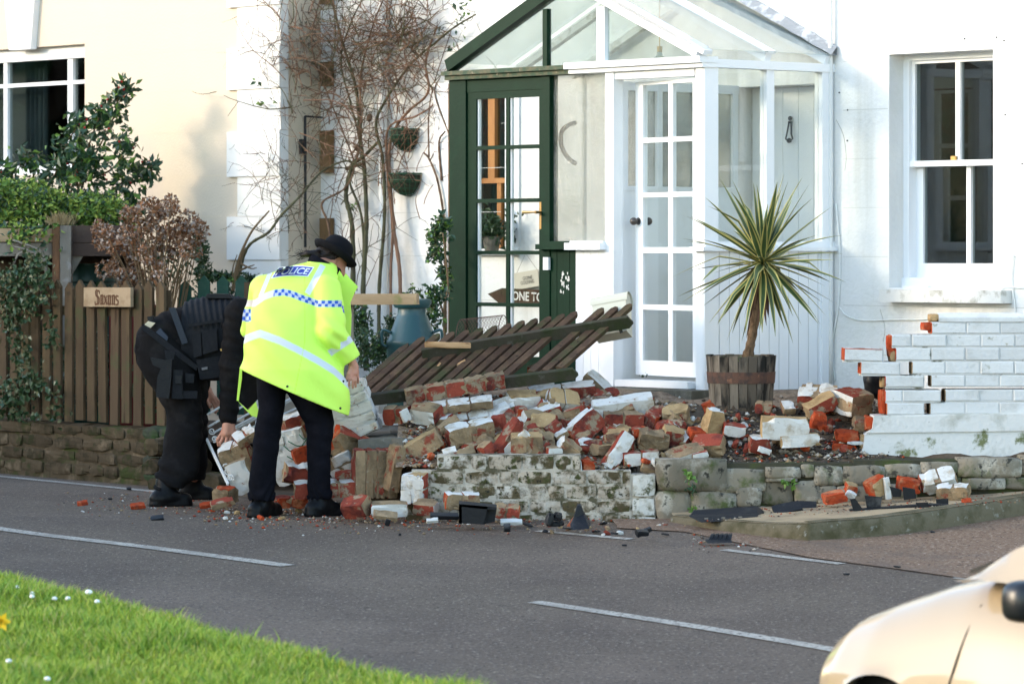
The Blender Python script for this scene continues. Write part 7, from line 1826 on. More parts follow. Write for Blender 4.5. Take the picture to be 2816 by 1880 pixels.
# trim only the sleeve end
X_, Y_, Z__ = f.ax[0][:, None, None], f.ax[1][None, :, None], f.ax[2][None, None, :]
near = (X_ > -1.045) & (Z__ < 1.05) & (Z__ > .86) & (X_ > -1.06 + (Z__ - .9) * -.2)
pl = (X_ - cuff_p[0]) * cuff_n[0] + (Y_ - cuff_p[1]) * cuff_n[1] + (Z__ - cuff_p[2]) * cuff_n[2]
f.d = np.where(near, np.maximum(f.d, pl.astype(np.float32)), f.d); del near, pl
YEL = np.array([.58, .88, .12]); SIL = np.array([.56, .60, .64]); BLU = np.array([.012, .075, .40]); GRY = np.array([.42, .46, .52]); SEAM = np.array([.50, .78, .02])
def smooth01(x): return np.clip(x, 0, 1)
def jcol(V_):
    k = FPX / V_[:, 1]; px = CX + V_[:, 0] * k; py = HY + (CAM_H - V_[:, 2]) * k
    n = len(V_); col = np.tile(YEL, (n, 1))
    sh, el, cu = SP_(903, 792, 24.56), SP_(911, 912, 24.44), SP_(967, 995, 24.46)
    def dcap(p, q):
        b = q - p; t = np.clip(((V_ - p) @ b) / (b @ b), 0, 1); return np.linalg.norm(V_ - p - t[:, None] * b, axis=1), t
    d1, t1 = dcap(sh, el); d2, t2 = dcap(el, cu)
    arm = ((px > 866 - np.clip((py - 905) * -.0, 0, 9)) & (np.minimum(d1, d2) < .118) & (py > 790) & (px > 866) & (~((py > 925) & (px < 866 + (py - 925) * .85))))
    def mix(mask, c):
        m = smooth01(mask)[:, None]; col[:] = col * (1 - m) + c * m
    tor = (~arm).astype(float)
    # lower reflective band
    yb = np.interp(px, [660, 683, 715, 768, 822, 875, 918, 940, 960], [940, 928, 917, 936, 963, 992, 1019, 1040, 1060])
    mix((11.5 - np.abs(py - yb)) / 2 * tor, SIL)
    # seam lines
    mix((1.6 - np.abs(px - np.interp(py, [940, 1100], [838, 806]))) * tor * .5, SEAM)
    # braces
    for p0, p1, w in (((886, 733), (846, 806), 9.0), ((742, 752), (716, 815), 6.0)):
        p0 = np.array(p0, float); p1 = np.array(p1, float); b = p1 - p0; t = ((px - p0[0]) * b[0] + (py - p0[1]) * b[1]) / (b @ b); dd = np.abs((px - p0[0]) * b[1] - (py - p0[1]) * b[0]) / np.linalg.norm(b)
        mix(np.where((t > -.05) & (t < 1.02), (w - dd) / 2, 0) * tor, SIL)
    # chequered band on the back
    yc = np.interp(px, [700, 728, 753, 781, 805, 829, 864, 872], [834, 815, 806, 803, 809, 819, 831, 835])
    band = smooth01((10 - np.abs(py - yc)) / 1.5) * tor; chk = ((np.floor((px - 700) / 9.2) + np.floor((py - yc) / 10 + 4)) % 2)
    white = np.where(px < 752, 1.0, 0.0)
    c2 = np.where(chk[:, None] > .5, BLU, GRY); c2 = np.where(white[:, None] > .5, np.array([.60, .55, .52]), c2)
    col[:] = col * (1 - band[:, None]) + c2 * band[:, None]
    am = arm.astype(float)
    ya = np.interp(px, [860, 872, 890, 920, 950], [846, 841, 835, 838, 853]); band = smooth01((10 - np.abs(py - ya)) / 1.5) * am
    chk = ((np.floor((px - 862) / 9.0) + np.floor((py - ya) / 10 + 4)) % 2); c2 = np.where(chk[:, None] > .5, BLU, GRY); col[:] = col * (1 - band[:, None]) + c2 * band[:, None]
    yl = 868; la = (px < 690) & (py > 850) & (py < 884); chk = ((np.floor(px / 9) + np.floor(py / 10)) % 2); col[la] = np.where(chk[la][:, None] > .5, BLU, GRY)
    p0 = np.array([942., 947.]); ddn = np.array([54., 80.]); ddn /= np.linalg.norm(ddn); q = (px - p0[0]) * ddn[0] + (py - p0[1]) * ddn[1]
    mix((10 - np.abs(q)) / 2 * am * (t2 > .05), SIL)
    return col
jk = surf("jacket", f, m_hiviz, wo, jcol, 1, "yellow high visibility jacket with silver and blue chequered bands")
# seams, snaps and lettering laid on the jacket
bvh = BVHTree.FromPolygons([tuple(v.co + wloc(wo)) for v in jk.data.vertices], [tuple(p.vertices) for p in jk.data.polygons])
def drape(px, py, lift=.003):
    o = at(px, py, 23.0); d = (at(px, py, 25.5) - o).normalized(); hit = bvh.ray_cast(o, d, 4)
    return (hit[0] - d * lift) if hit[0] else at(px, py, 24.5)
def drape_mesh(name, P2, Fc_, m, lift, label=None):
    mb = MB(); mb.v = [tuple(drape(a, b, lift)) for a, b in P2]; mb.f = [list(q) for q in Fc_]; mb.m = [0] * len(mb.f)
    o = bpy.data.objects.new(name, mb.mesh(name, wloc(jk), False, False, [m])); COL.objects.link(o); o.parent = jk
    if label: o['label'] = label
m_blue = mat("police_blue", (.045, .06, .33), .5); m_refl = mat("reflective_white", (.72, .74, .76), .45)
Q = [(767, 736), (862, 735), (846, 759), (747, 764)]
def bil(u, v):
    a = np.array(Q[3]) * (1 - u) + np.array(Q[2]) * u; b = np.array(Q[0]) * (1 - u) + np.array(Q[1]) * u; c = a * (1 - v) + b * v; c[1] -= 5.0 * math.sin(math.pi * u) * .8; return c
def patch(n, m, s0, s1):
    P2 = [bil(lerp(s0, s1, i / n), lerp(s0 * 2.2, 1 - s0 * 2.2, j / m)) for j in range(m + 1) for i in range(n + 1)]; return P2, [(j * (n + 1) + i, j * (n + 1) + i + 1, (j + 1) * (n + 1) + i + 1, (j + 1) * (n + 1) + i) for j in range(m) for i in range(n)]
P2, FF = patch(24, 6, -.02, 1.02); drape_mesh("badge_border", P2, FF, m_refl, .0028)
P2, FF = patch(24, 6, .015, .985); drape_mesh("badge", P2, FF, m_blue, .0036)
me = text_mesh("POLICE", 1.0, 0, 0, .022, 1.0); a = np.empty(len(me.vertices) * 3); me.vertices.foreach_get('co', a); a = a.reshape(-1, 3)
xa, xb, ya_, yb_ = a[:, 0].min(), a[:, 0].max(), a[:, 1].min(), a[:, 1].max()
b_ = bmesh.new(); b_.from_mesh(me); bmesh.ops.triangulate(b_, faces=b_.faces); bmesh.ops.subdivide_edges(b_, edges=[e for e in b_.edges if e.calc_length() > .12], cuts=2); bmesh.ops.triangulate(b_, faces=b_.faces); b_.to_mesh(me); b_.free()
for v in me.vertices:
    q = bil(.05 + .9 * (v.co.x - xa) / (xb - xa), .16 + .68 * (v.co.y - ya_) / (yb_ - ya_)); v.co = drape(q[0], q[1], .0085) - wloc(jk)
me.materials.append(m_refl); me.name = "lettering"; o = bpy.data.objects.new("lettering", me); COL.objects.link(o); o.parent = jk
mb = MB()
for px, py in ((790, 1062), (944, 1048), (936, 1122)):
    p = drape(px, py, .002); mb.ball(p, .008, 8, 5)
part("snap", mb, m_iron, jk)
mb = MB(); yf = 24.72   # open front edge and collar flap
mb.prism([at(px, py, yf) for px, py in ((934, 744), (944, 762), (951, 752), (962, 766), (984, 788), (974, 806), (963, 832), (966, 868), (964, 925), (940, 930), (925, 850), (920, 770))], (0, .05, 0)); 
o = part("jacket_front", mb, mat("hi_vis_plain", tuple(YEL), .55, (), .25, 26, spec=.2), wo)
m_hvp = bpy.data.materials["hi_vis_plain"]
zz = lambda pts, y: [Vector(ZI(a, b, y)) for a, b in pts]
mb = MB(); mb.prism(zz([(462, 112), (436, 392), (520, 470), (600, 405), (680, 300), (640, 140)], 24.58), (0, .012, 0)); part("jacket_lining", mb, m_black, wo)
mb = MB(); mb.prism(zz([(455, 106), (426, 396), (446, 398), (474, 200), (476, 116)], 24.57), (0, .02, 0)); mb.prism(zz([(434, 396), (528, 480), (600, 404), (626, 500), (620, 552), (560, 532), (478, 446)], 24.57), (0, .01, 0)); part("jacket_flap", mb, m_hvp, wo)
# trousers
f = Field((-1.70, 24.2, .03), (-1.03, 24.68, 1.05), .007)
f.loft(2, zl([(20, 570, 900), (150, 600, 890), (300, 612, 866), (450, 622, 858), (600, 598, 842), (750, 580, 814), (900, 562, 796), (1050, 547, 785), (1200, 532, 770), (1290, 526, 768)], ZI, ([0, 1300], [24.45, 24.40]), ([0, 300, 900, 1300], [.13, .115, .092, .088])), .02)
f.loft(2, zl([(20, 760, 1200), (150, 790, 1230), (300, 872, 1270), (450, 950, 1282), (600, 1040, 1300), (750, 1056, 1292), (900, 1060, 1268), (1100, 1062, 1272), (1280, 1066, 1284)], ZI, ([0, 1300], [24.47, 24.45]), ([0, 300, 900, 1300], [.13, .115, .092, .085])), .02)
f.wobble(lambda x, y, z: .0035 * np.sin(70 * z + 20 * x + 2 * np.sin(9 * z)) * np.exp(-((z - .48) / .10) ** 2) + .006 * np.sin(75 * z + 14 * np.sin(15 * x)) * np.exp(-((z - .12) / .08) ** 2) + .0028 * np.sin(26 * z - 30 * x))
surf("trousers", f, m_navy, wo)
for (h0, t0_, an) in ((ZI(592, 1405, 24.33), ZI(775, 1420, 24.55), ZI(655, 1290, 24.40)), (ZI(1105, 1390, 24.40), ZI(1340, 1402, 24.52), ZI(1165, 1280, 24.45))):
    f = Field((-1.66, 24.15, -.004), (-.98, 24.75, .17), .006); h0 = h0.copy(); t0_ = t0_.copy(); h0[2] = .048; t0_[2] = .040; an = an.copy(); an[2] = .14
    f.cap(h0, t0_, .047, .042, .03); f.cap(h0 * .75 + t0_ * .25, an, .055, .058, .04); f.cap(h0 * .4 + t0_ * .6 + [0, 0, .02], an, .04, .05, .04)
    b = t0_ - h0; g0, g1 = h0.copy(), t0_.copy(); g0[2] = g1[2] = .014; f.cap(g0, g1, .052, .048, .008)
    f.cut((0, 0, 0.0), (0, 0, -1)); surf("boot", f, m_boot, wo)
# body: one continuous surface from head to feet, with both hands
f = Field((-1.64, 24.2, .06), (-.90, 25.02, 1.74), .0045)
hc = SP_(913, 716, 24.84); nk = SP_(880, 745, 24.74)
fwd = np.array([.80, .28, -.53]); fwd /= np.linalg.norm(fwd); upv = np.array([.50, .12, .85]); upv -= fwd * (upv @ fwd); upv /= np.linalg.norm(upv); lat = np.cross(fwd, upv)
f.ell(hc, (.098, .074, .105), .02, [fwd, lat, upv]); f.ell(hc + fwd * .045 - upv * .055, (.055, .052, .062), .03, [fwd, lat, upv]); f.cap(hc + fwd * .088 - upv * .005, hc + fwd * .112 - upv * .035, .010, .014, .012)
f.ell(hc + fwd * .075 - upv * .085, (.028, .03, .022), .02, [fwd, lat, upv])
side = lat if lat[1] < 0 else -lat
ear = hc + side * .074 - fwd * .008 - upv * .012
f.ell(ear, (.020, .010, .032), .006, [fwd * .94 - side * .3, side, upv]); f.ell(hc + fwd * .094 - upv * .062 + side * 0, (.012, .024, .006), .006, [fwd, lat, upv])
f.cap(nk, hc - upv * .07, .056, .052, .03); f.cap(ZM(840, 720, 24.46), nk, .10, .075, .05); f.cap(SP_(760, 800, 24.64), SP_(890, 790, 24.6), .045, .055, .04)
el_, wr = SP_(911, 912, 24.46), ZI(1478, 75, 24.46)
f.cap(SP_(895, 785, 24.6), el_, .052, .046, .03); f.cap(el_, wr, .044, .026, .02)
hx = lambda a, b, y=24.46: ZI(a, b, y)
f.cap(hx(1462, 95), hx(1455, 150, 24.45), .018, .015, .012); f.cap(hx(1485, 90), hx(1490, 150, 24.45), .020, .017, .012); f.cap(hx(1500, 95), hx(1508, 145, 24.47), .016, .014, .012)
for a, m_, b, y0, r in (((1448, 148), (1442, 200), (1436, 262), 24.44, .0088), ((1468, 152), (1470, 215), (1472, 282), 24.445, .0092), ((1490, 152), (1497, 215), (1497, 272), 24.455, .0090), ((1510, 145), (1520, 190), (1518, 240), 24.47, .0078)):
    f.cap(hx(*a, y0), hx(*m_, y0 - .008), r * 1.12, r, .003); f.cap(hx(*m_, y0 - .008), hx(*b, y0 + .006), r, r * .82, .003)
f.cap(hx(1450, 105, 24.45), hx(1430, 155, 24.43), .013, .0105, .006); f.cap(hx(1430, 155, 24.43), hx(1410, 212, 24.435), .0105, .008, .003)
lh = SP_(688, 985, 24.86); f.cap(SP_(760, 800, 24.64), SP_(695, 900, 24.80), .042, .038, .03); f.cap(SP_(690, 900, 24.80), lh, .04, .026, .02)
for k in range(4): f.cap(lh, lh + np.array([.012 * (k - 1.5), .03, -.085 + .008 * abs(k - 1.5)]), .014, .008, .004)
f.cap(lh, lh + np.array([.03, .0, -.05]), .012, .009, .006)
for a, b, c in ((ZI(740, 150, 24.45), ZI(700, 700, 24.43), ZI(655, 1260, 24.41)), (ZI(1060, 150, 24.47), ZI(1180, 680, 24.46), ZI(1170, 1260, 24.46))): f.cap(ZM(840, 720, 24.46), a, .085, .075, .03); f.cap(a, b, .075, .055, .04); f.cap(b, c, .055, .04, .03)
surf("body", f, m_skin, wo)
# hair and hat
f = Field(hc - .26, hc + .22, .005); f.ell(hc - fwd * .018 + upv * .006, (.106, .083, .106), .01, [fwd, lat, upv]); n_ = fwd * .8 - upv * .35
f.cut(hc - fwd * .010, n_); f.cut(hc - upv * .105, -upv)
f.cap(SP_(868, 700, 24.76), SP_(845, 697, 24.74), .030, .022, .02); f.cap(SP_(845, 697, 24.74), SP_(828, 700, 24.74), .022, .010, .01)
f.wobble(lambda x, y, z: .003 * np.sin(140 * (z - .4 * x)) + .002 * np.sin(230 * (z + y)))
surf("hair", f, m_hair, wo, relax=0)
mb = MB(); rg = random.Random(2)
for k in range(60):
    p = Vector(SP_(838 + rg.gauss(0, 8), 699 + rg.gauss(0, 5), 24.74)); mb.tube([p, p + Vector((-.03 + rg.gauss(0, .02), rg.gauss(0, .01), rg.gauss(0, .022)))], [.0016, .0006], 4)
part("loose_hair", mb, m_hair, wo)['kind'] = 'stuff'
bc = Vector(SP_(917, 704, 24.83)); hn = Vector((.52, .20, .83)).normalized(); ha = hn.cross(Vector((0, 1, 0))).normalized(); hb2 = hn.cross(ha)
cr_ = [(.100, .0), (.101, .03), (.098, .07), (.088, .10), (.066, .122), (.035, .132), (.0, .134)]
mb = MB(); mb.lathe(bc, cr_, 40, ax=(ha, hb2, hn), cap=False); ht = part("hat", mb, m_felt, wo, smooth=True, label="black bowler hat")
mb = MB(); seg = 48; prof = [(.097, .002, 0), (.118, -.004, 0), (.138, .002, .2), (.152, .016, 1), (.156, .028, 1), (.150, .026, 1), (.136, .010, .2), (.118, .004, 0), (.097, .010, 0)]
for r, h_, cu_ in prof:
    for k in range(seg):
        a = 2 * math.pi * k / seg; s_ = abs(math.cos(a)); mb.v.append(bc + ha * math.cos(a) * r + hb2 * math.sin(a) * r + hn * (h_ + .016 * cu_ * (1 - s_ ** 2)))
for i in range(len(prof) - 1):
    for k in range(seg): mb.f.append([i * seg + k, i * seg + (k + 1) % seg, (i + 1) * seg + (k + 1) % seg, (i + 1) * seg + k]); mb.m.append(0)
part("brim", mb, m_felt, ht, smooth=True)
mb = MB(); mb.lathe(bc, [(.1015, .008), (.1025, .036), (.101, .0365)], 40, ax=(ha, hb2, hn), cap=False); part("hat_band", mb, m_navy, ht)
mb = MB()
for zx, zy in ((1252, 183), (1298, 210), (1334, 273), (1355, 297), (1368, 323)):
    pass
for k in range(9):
    a = math.radians(-58 + k * 9); p = bc + ha * math.cos(a) * .1035 + hb2 * math.sin(a) * .1035 + hn * (.016 + .010 * (k % 2)); mb.ball(p, .0042, 6, 4)
part("chequer_dots", mb, m_refl, ht)
f = Field(nk - .15, nk + .15, .006)   # dark collar
f.cap(SP_(872, 722, 24.72), SP_(915, 748, 24.76), .060, .054, .02); f.cut(SP_(880, 722, 24.7) + np.array([0, 0, .03]), (.45, .05, .88)); surf("collar", f, m_navy, wo)

# ---------------------------------------------------------------- policeman in black
ma = thing("person", "person in black uniform with stab vest and thigh holster bending down to the bricks", "person", (-2.2, 25.6, 0))
T = [(45, 600, 625, .05), (60, 556, 690, .12), (100, 506, 765, .155), (150, 472, 785, .175), (215, 438, 775, .18), (280, 418, 765, .17), (350, 392, 765, .17), (430, 374, 788, .19), (540, 370, 790, .19), (610, 380, 725, .18), (660, 402, 620, .15), (695, 450, 545, .06)]
def tknots(x0=0, x1=999, gr_=0.0, yc=25.76):
    kn = []
    for zx, t, b, ry in T:
        if x0 <= zx <= x1:
            a, c = ZM(zx, t, yc), ZM(zx, b, yc); kn.append((a[0], yc, (a[2] + c[2]) / 2, ry + gr_, (a[2] - c[2]) / 2 + gr_))
    return kn
f = Field((-2.46, 25.3, .30), (-1.58, 26.2, 1.45), .007)
f.loft(0, tknots(), .03)
sh, el, wr = ZM(600, 455, 25.54), ZM(556, 720, 25.50), ZI(352, 552, 25.48)
f.cap(sh, el, .105, .078, .05); f.cap(el, wr, .078, .060, .03)
sh2, el2, wr2 = ZM(600, 470, 25.98), ZM(400, 740, 26.02), ZM(402, 835, 26.0)
f.cap(sh2, el2, .09, .07, .05); f.cap(el2, ZM(412, 830, 26.0), .062, .045, .03)
f.wobble(lambda x, y, z: .004 * np.sin(55 * (z + .6 * x) + 3 * np.sin(11 * x)) + .003 * np.sin(95 * z + 20 * x) * np.exp(-((x + 1.83) / .1) ** 2))
f.cut(wr + np.array([0, 0, .0]), (0.0, 0, -1)) if False else None
surf("shirt", f, m_black, ma)
f = Field((-2.47, 25.25, .06), (-1.95, 26.25, 1.15), .007)
f.loft(2, zl([(560, 70, 300), (640, 52, 370), (750, 90, 392), (850, 158, 398), (940, 212, 404), (1040, 222, 408), (1120, 205, 402), (1200, 186, 388), (1290, 164, 372), (1345, 160, 312)], ZM, ([560, 940, 1345], [25.72, 25.60, 25.42]), ([560, 750, 940, 1345], [.15, .15, .115, .09])), .03)
f.loft(2, zl([(600, 90, 380), (800, 230, 432), (900, 300, 436), (1000, 322, 432), (1100, 325, 430), (1200, 315, 426), (1310, 300, 420)], ZM, ([560, 900, 1310], [25.85, 26.0, 26.08]), ([560, 800, 1310], [.16, .12, .09])), .03)
f.wobble(lambda x, y, z: .009 * np.sin(48 * z + 16 * x + 3 * np.sin(10 * z + 9 * x)) * np.clip(1.1 - z, 0, 1) + .005 * np.sin(70 * z + 12 * x) * np.exp(-((z - .14) / .09) ** 2))
surf("trousers", f, m_black, ma)
f = Field((-2.16, 25.4, .80), (-1.56, 26.15, 1.46), .007); f.loft(0, tknots(215, 660, .016), .01)
f.cut(ZM(252, 600, 25.7), (-.9, 0, .25)); f.cut(ZM(640, 500, 25.7), (1, 0, -.25))
f.wobble(lambda x, y, z: .0035 * np.clip(np.sin(160 * x + 30 * z) * 3, -1, 1) * (z > 1.14))
ve = surf("vest", f, m_vest, ma)
def blob(name, zpts, y, thick, m, par, bev=.008):
    mb = MB(); mb.prism([Vector(ZM(a, b, y)) for a, b in zpts], (0, thick, 0)); o = part(name, mb, m, par)
    md = o.modifiers.new("edge", 'BEVEL'); md.width = bev; md.segments = 2; return o
blob("pouch", [(352, 560), (395, 545), (402, 668), (360, 678)], 25.53, .08, m_vest, ve); blob("pouch", [(400, 545), (478, 528), (484, 640), (408, 662)], 25.53, .08, m_vest, ve)
blob("pouch", [(372, 690), (500, 668), (516, 775), (392, 792)], 25.55, .09, m_vest, ve); blob("radio", [(415, 372), (430, 350), (545, 352), (560, 374)], 25.66, .12, m_plastic2, ve)
blob("strap", [(232, 424), (262, 420), (330, 600), (300, 610)], 25.56, .05, mat("blue_grey_strap", (.022, .028, .038), .7), ve, .004); blob("strap", [(330, 505), (500, 480), (502, 494), (334, 520)], 25.535, .02, m_vest, ve, .003)
blob("label", [(400, 730), (430, 724), (430, 738), (402, 742)], 25.54, .01, mat("grey_label", (.14, .14, .15), .7), ve, .002); blob("fitting", [(494, 634), (512, 628), (514, 642), (498, 644)], 25.53, .01, m_brass, ve, .002)
be_ = blob("belt", [(100, 505), (215, 590), (380, 720), (372, 745), (205, 620), (90, 530)], 25.55, .03, m_vest, ma, .004)
blob("belt_label", [(106, 508), (126, 490), (162, 500), (138, 526)], 25.60, .02, mat("cream_label", (.55, .48, .34), .7), ma, .003); blob("belt_tool", [(120, 470), (150, 462), (150, 482), (124, 490)], 25.6, .06, m_plastic, ma, .004)
blob("belt_pouch", [(165, 548), (186, 528), (228, 572), (222, 592)], 25.55, .05, mat("dark_blue_pouch", (.025, .035, .055), .6), ma)
hl_ = blob("holster", [(206, 692), (248, 684), (244, 790), (232, 888), (166, 880), (172, 780)], 25.40, .05, m_plastic2, ma, .01)
blob("pistol_grip", [(136, 676), (210, 690), (200, 738), (150, 716)], 25.42, .03, m_plastic, hl_, .008); blob("holster_strap", [(210, 640), (262, 650), (256, 690), (216, 686)], 25.44, .03, m_vest, hl_, .004)
lp = blob("thigh_pouch", [(256, 740), (302, 744), (302, 890), (248, 888)], 25.42, .06, m_vest, ma, .01); blob("pocket", [(264, 770), (298, 772), (298, 812), (264, 810)], 25.405, .03, m_plastic2, lp, .006); blob("pocket", [(316, 758), (362, 764), (358, 808), (318, 806)], 25.44, .04, m_vest, lp, .008); blob("thigh_strap", [(246, 850), (378, 850), (376, 888), (246, 886)], 25.43, .03, m_vest, lp, .004)
for (h0, t0_, an, zz_) in ((ZM(168, 1430, 25.37), ZM(318, 1440, 25.42), ZM(215, 1330, 25.42), 0), (ZM(322, 1370, 26.12), ZM(438, 1375, 26.10), ZM(345, 1290, 26.1), 0)):
    f = Field((-2.46, 25.2, -.004), (-1.9, 26.25, .19), .006); h0 = h0.copy(); t0_ = t0_.copy(); an = an.copy(); h0[2] = .05; t0_[2] = .044; an[2] = .16
    f.cap(h0, t0_, .046, .042, .03); f.cap(h0 * .8 + t0_ * .2, an, .050, .056, .04); f.cap(h0 * .5 + t0_ * .5 + [0, 0, .02], an, .042, .05, .04); g0, g1 = h0.copy(), t0_.copy(); g0[2] = g1[2] = .013; f.cap(g0, g1, .051, .047, .008)
    f.cut((0, 0, 0), (0, 0, -1)); surf("boot", f, m_boot, ma)
f = Field((-2.42, 25.34, .05), (-1.50, 26.2, 1.40), .005)
f.cap(ZM(170, 640, 25.76), ZM(560, 520, 25.76), .12, .13, .05); f.cap(ZM(640, 470, 25.76), ZM(740, 470, 25.76), .06, .06, .03); mh = ZM(800, 500, 25.76); f.ell(mh, (.11, .078, .09), .02); f.ell(mh + [.05, 0, -.05], (.06, .055, .05), .03); f.cap(mh + [.10, 0, -.02], mh + [.115, 0, -.05], .011, .014, .01); f.ell(mh + [.0, -.078, -.005], (.02, .01, .03), .006); f.ell(mh + [.0, .078, -.005], (.02, .01, .03), .006)
f.cap(sh, el, .06, .052, .03); f.cap(el, wr, .05, .030, .02); f.cap(sh2, el2, .06, .05, .03); f.cap(el2, wr2, .048, .030, .02); f.cap(ZM(560, 480, 25.76), sh, .09, .08, .04); f.cap(ZM(560, 480, 25.76), sh2, .09, .08, .04)
for a, b, c in ((ZM(220, 700, 25.66), ZM(310, 1030, 25.58), ZM(230, 1330, 25.44)), (ZM(260, 700, 25.9), ZM(380, 1030, 26.0), ZM(360, 1290, 26.06))): f.cap(ZM(170, 640, 25.76), a, .10, .085, .05); f.cap(a, b, .075, .045, .04); f.cap(b, c, .045, .035, .03)
yh = 25.46; g = lambda a, b, dy=0: ZI(a, b, yh + dy)
f.cap(g(355, 560), g(335, 690, -.01), .030, .026, .015); f.cap(g(375, 570, .01), g(385, 690, .0), .026, .024, .015); f.cap(g(330, 620), g(310, 690), .024, .020, .012)
for p0, p1, p2, r in (((292, 690, 0), (254, 745, .0), (262, 800, .012), .0105), ((316, 706, -.008), (282, 775, -.008), (296, 838, .006), .011), ((346, 716, -.012), (326, 790, -.014), (330, 846, .002), .0108), ((380, 712, -.006), (366, 775, -.008), (352, 815, .006), .0095)):
    f.cap(g(*p0), g(*p1), r * 1.1, r, .003); f.cap(g(*p1), g(*p2), r, r * .82, .003)
f.cap(g(398, 650, .012), g(425, 700, .012), .014, .011, .006); f.cap(g(425, 700, .012), g(410, 745, .02), .011, .009, .003)
y2 = 26.0; g = lambda a, b, dy=0: ZI(a, b, y2 + dy)
f.cap(wr2, g(165, 300), .030, .026, .02); f.cap(g(130, 290), g(175, 380), .026, .018, .012); f.cap(g(160, 290), g(215, 370), .026, .018, .012)
for p0, p1, p2, r in (((178, 375), (180, 420), (200, 455), .010), ((198, 380), (225, 440), (238, 505), .0102), ((218, 375), (250, 430), (252, 490), .010), ((235, 365), (268, 405), (262, 450), .009)):
    f.cap(g(*p0), g(*p1), r * 1.1, r, .003); f.cap(g(*p1), g(*p2), r, r * .85, .003)
f.cap(g(140, 330, -.02), g(165, 400, -.03), .013, .010, .006); f.cap(g(165, 400, -.03), g(185, 455, -.03), .010, .0085, .003)
surf("body", f, m_skin, ma)
f = Field(mh - .14, mh + .14, .006); f.ell(mh + [-.01, 0, .012], (.112, .084, .09), .01); f.cut(mh + [.05, 0, 0], (1, 0, -.5)); f.cut(mh, (0, 0, -1)); surf("hair", f, m_hair, ma)
# ------------------------------------------------------------------ the car at the lower right
CG = ground_z(14.6) - .0
CO = at(2412, 1900, 14.55); CO.z = ground_z(14.6) + .004           # under the near front wheel
FWD = Vector((-.63, .777, 0)).normalized(); LEFT = Vector((-FWD.y, FWD.x, 0)); UPV = Vector((0, 0, 1))
car = thing("parked_car", "cream coloured small car with a black door mirror, front end at the right edge", "car", CO)
CW = .80
def C(u, v, z): return CO + FWD * u - LEFT * (CW - .02 - v) + UPV * z       # u forward of the wheel, v across (+CW = near side)
m_car = mat("cream_car_paint", (.37, .275, .165), .42, (), 0, spec=.3, coat=1.0); m_tyre = mat("tyre_rubber", (.012, .012, .012), .85); m_carglass = glass("car_glass", (.25, .28, .28), .25)
m_well = mat("wheel_arch_black", (.006, .006, .006), .9); m_alloy = mat("grey_wheel", (.35, .35, .36), .4, metal=.6); m_mirror = mat("mirror_black", (.010, .011, .013), .35, spec=.5)
US = sorted(set([round(.66 - .02 * i, 3) for i in range(17)] + [round(.34 - .04 * i, 3) for i in range(110)])); US = [u for u in US if u > -3.15]
def hood(u): return interp(u, [-3.15, -3.0, -2.6, -.5, -.38, -.15, .1, .3, .42, .52, .58, .63, .66], [.62, .82, .98, 1.05, 1.04, .99, .915, .85, .79, .71, .635, .54, .42])
def halfw(u): return interp(u, [-3.15, -3.0, -2.5, -.4, .1, .3, .42, .52, .58, .63, .66], [.55, .70, .79, .80, .79, .755, .70, .61, .52, .40, .26])
def under(u):
    z = .20
    for wu in (0.0, -2.36):
        if abs(u - wu) < .345: z = max(z, .30 + math.sqrt(.345 ** 2 - (u - wu) ** 2))
    return z
prof = [(0, 0), (.16, .0), (.5, 0)]
NSEC = 20
mb = MB()
for u in US:
    H, W_, zb = hood(u), halfw(u), under(u)
    for s in (-1, 1):
        pts = []
        for k in range(NSEC + 1):
            th = math.pi / 2 * k / NSEC; e1, e2 = .34, .62
            v = W_ * (math.cos(th) ** e1); z0_ = .20; z = z0_ + (H - z0_) * (math.sin(th) ** e2)
            v *= 1 - .05 * max(0, (.5 - z) / .3) ; v += .012 * math.exp(-((z - .62) / .05) ** 2) * (1 if k < NSEC * .6 else 0)
            z = max(z, zb); pts.append((v * s, z))
        for v, z in (pts if s > 0 else pts): mb.v.append(C(u, v, z))
n2 = NSEC + 1
for i in range(len(US) - 1):
    for s in range(2):
        for k in range(NSEC):
            a = (i * 2 + s) * n2 + k; b = ((i + 1) * 2 + s) * n2 + k; mb.f.append([a, b, b + 1, a + 1]); mb.m.append(0)
part("body", mb, m_car, car, smooth=60)
mb = MB()
for (a, b, c, d) in ((-.50, -1.12, 1.0, 1.42),): pass
GH = [(-.38, 1.04, .70, .99), (-.62, 1.20, .68, .99), (-.88, 1.32, .64, .99), (-1.15, 1.40, .60, .99), (-1.5, 1.43, .58, .99), (-2.2, 1.42, .58, .98), (-2.6, 1.34, .58, .97), (-2.85, 1.15, .62, .96), (-3.0, .9, .66, .9)]
roof = MB()
def gh(u):
    us = [g_[0] for g_ in GH][::-1]; return tuple(interp(u, us, [g_[j] for g_ in GH][::-1]) for j in (1, 2, 3))
UG = [-.38 - .06 * i for i in range(42)]
for u in UG:
    H, wr_, wb = gh(u); base = min(hood(u) - .02, H - .002)
    for k in range(13):
        q = k / 12 * 2 - 1; a = abs(q)
        if a > .6: t = (1 - a) / .4; z = lerp(base, H - .035, t); v = math.copysign(lerp(.765, wr_, t), q)
        else: z = H - .035 * (a / .6) ** 2.5; v = q / .6 * wr_
        roof.v.append(C(u, v, z))
for i in range(len(UG) - 1):
    for k in range(12):
        u = UG[i]; roof.f.append([i * 13 + k, i * 13 + k + 1, (i + 1) * 13 + k + 1, (i + 1) * 13 + k])
        H = gh(u)[0]; sidek = k in (0, 1, 10, 11); pillar = (i % 14 in (0,)) or H < 1.10 and i < 3 and False
        glassy = (sidek and k not in () and not (abs(u + 1.75) < .07) and u < -1.0 and u > -2.7 and H > 1.25) or (not sidek and u > -1.12 and k not in (2, 9))
        roof.m.append(1 if glassy else 0)
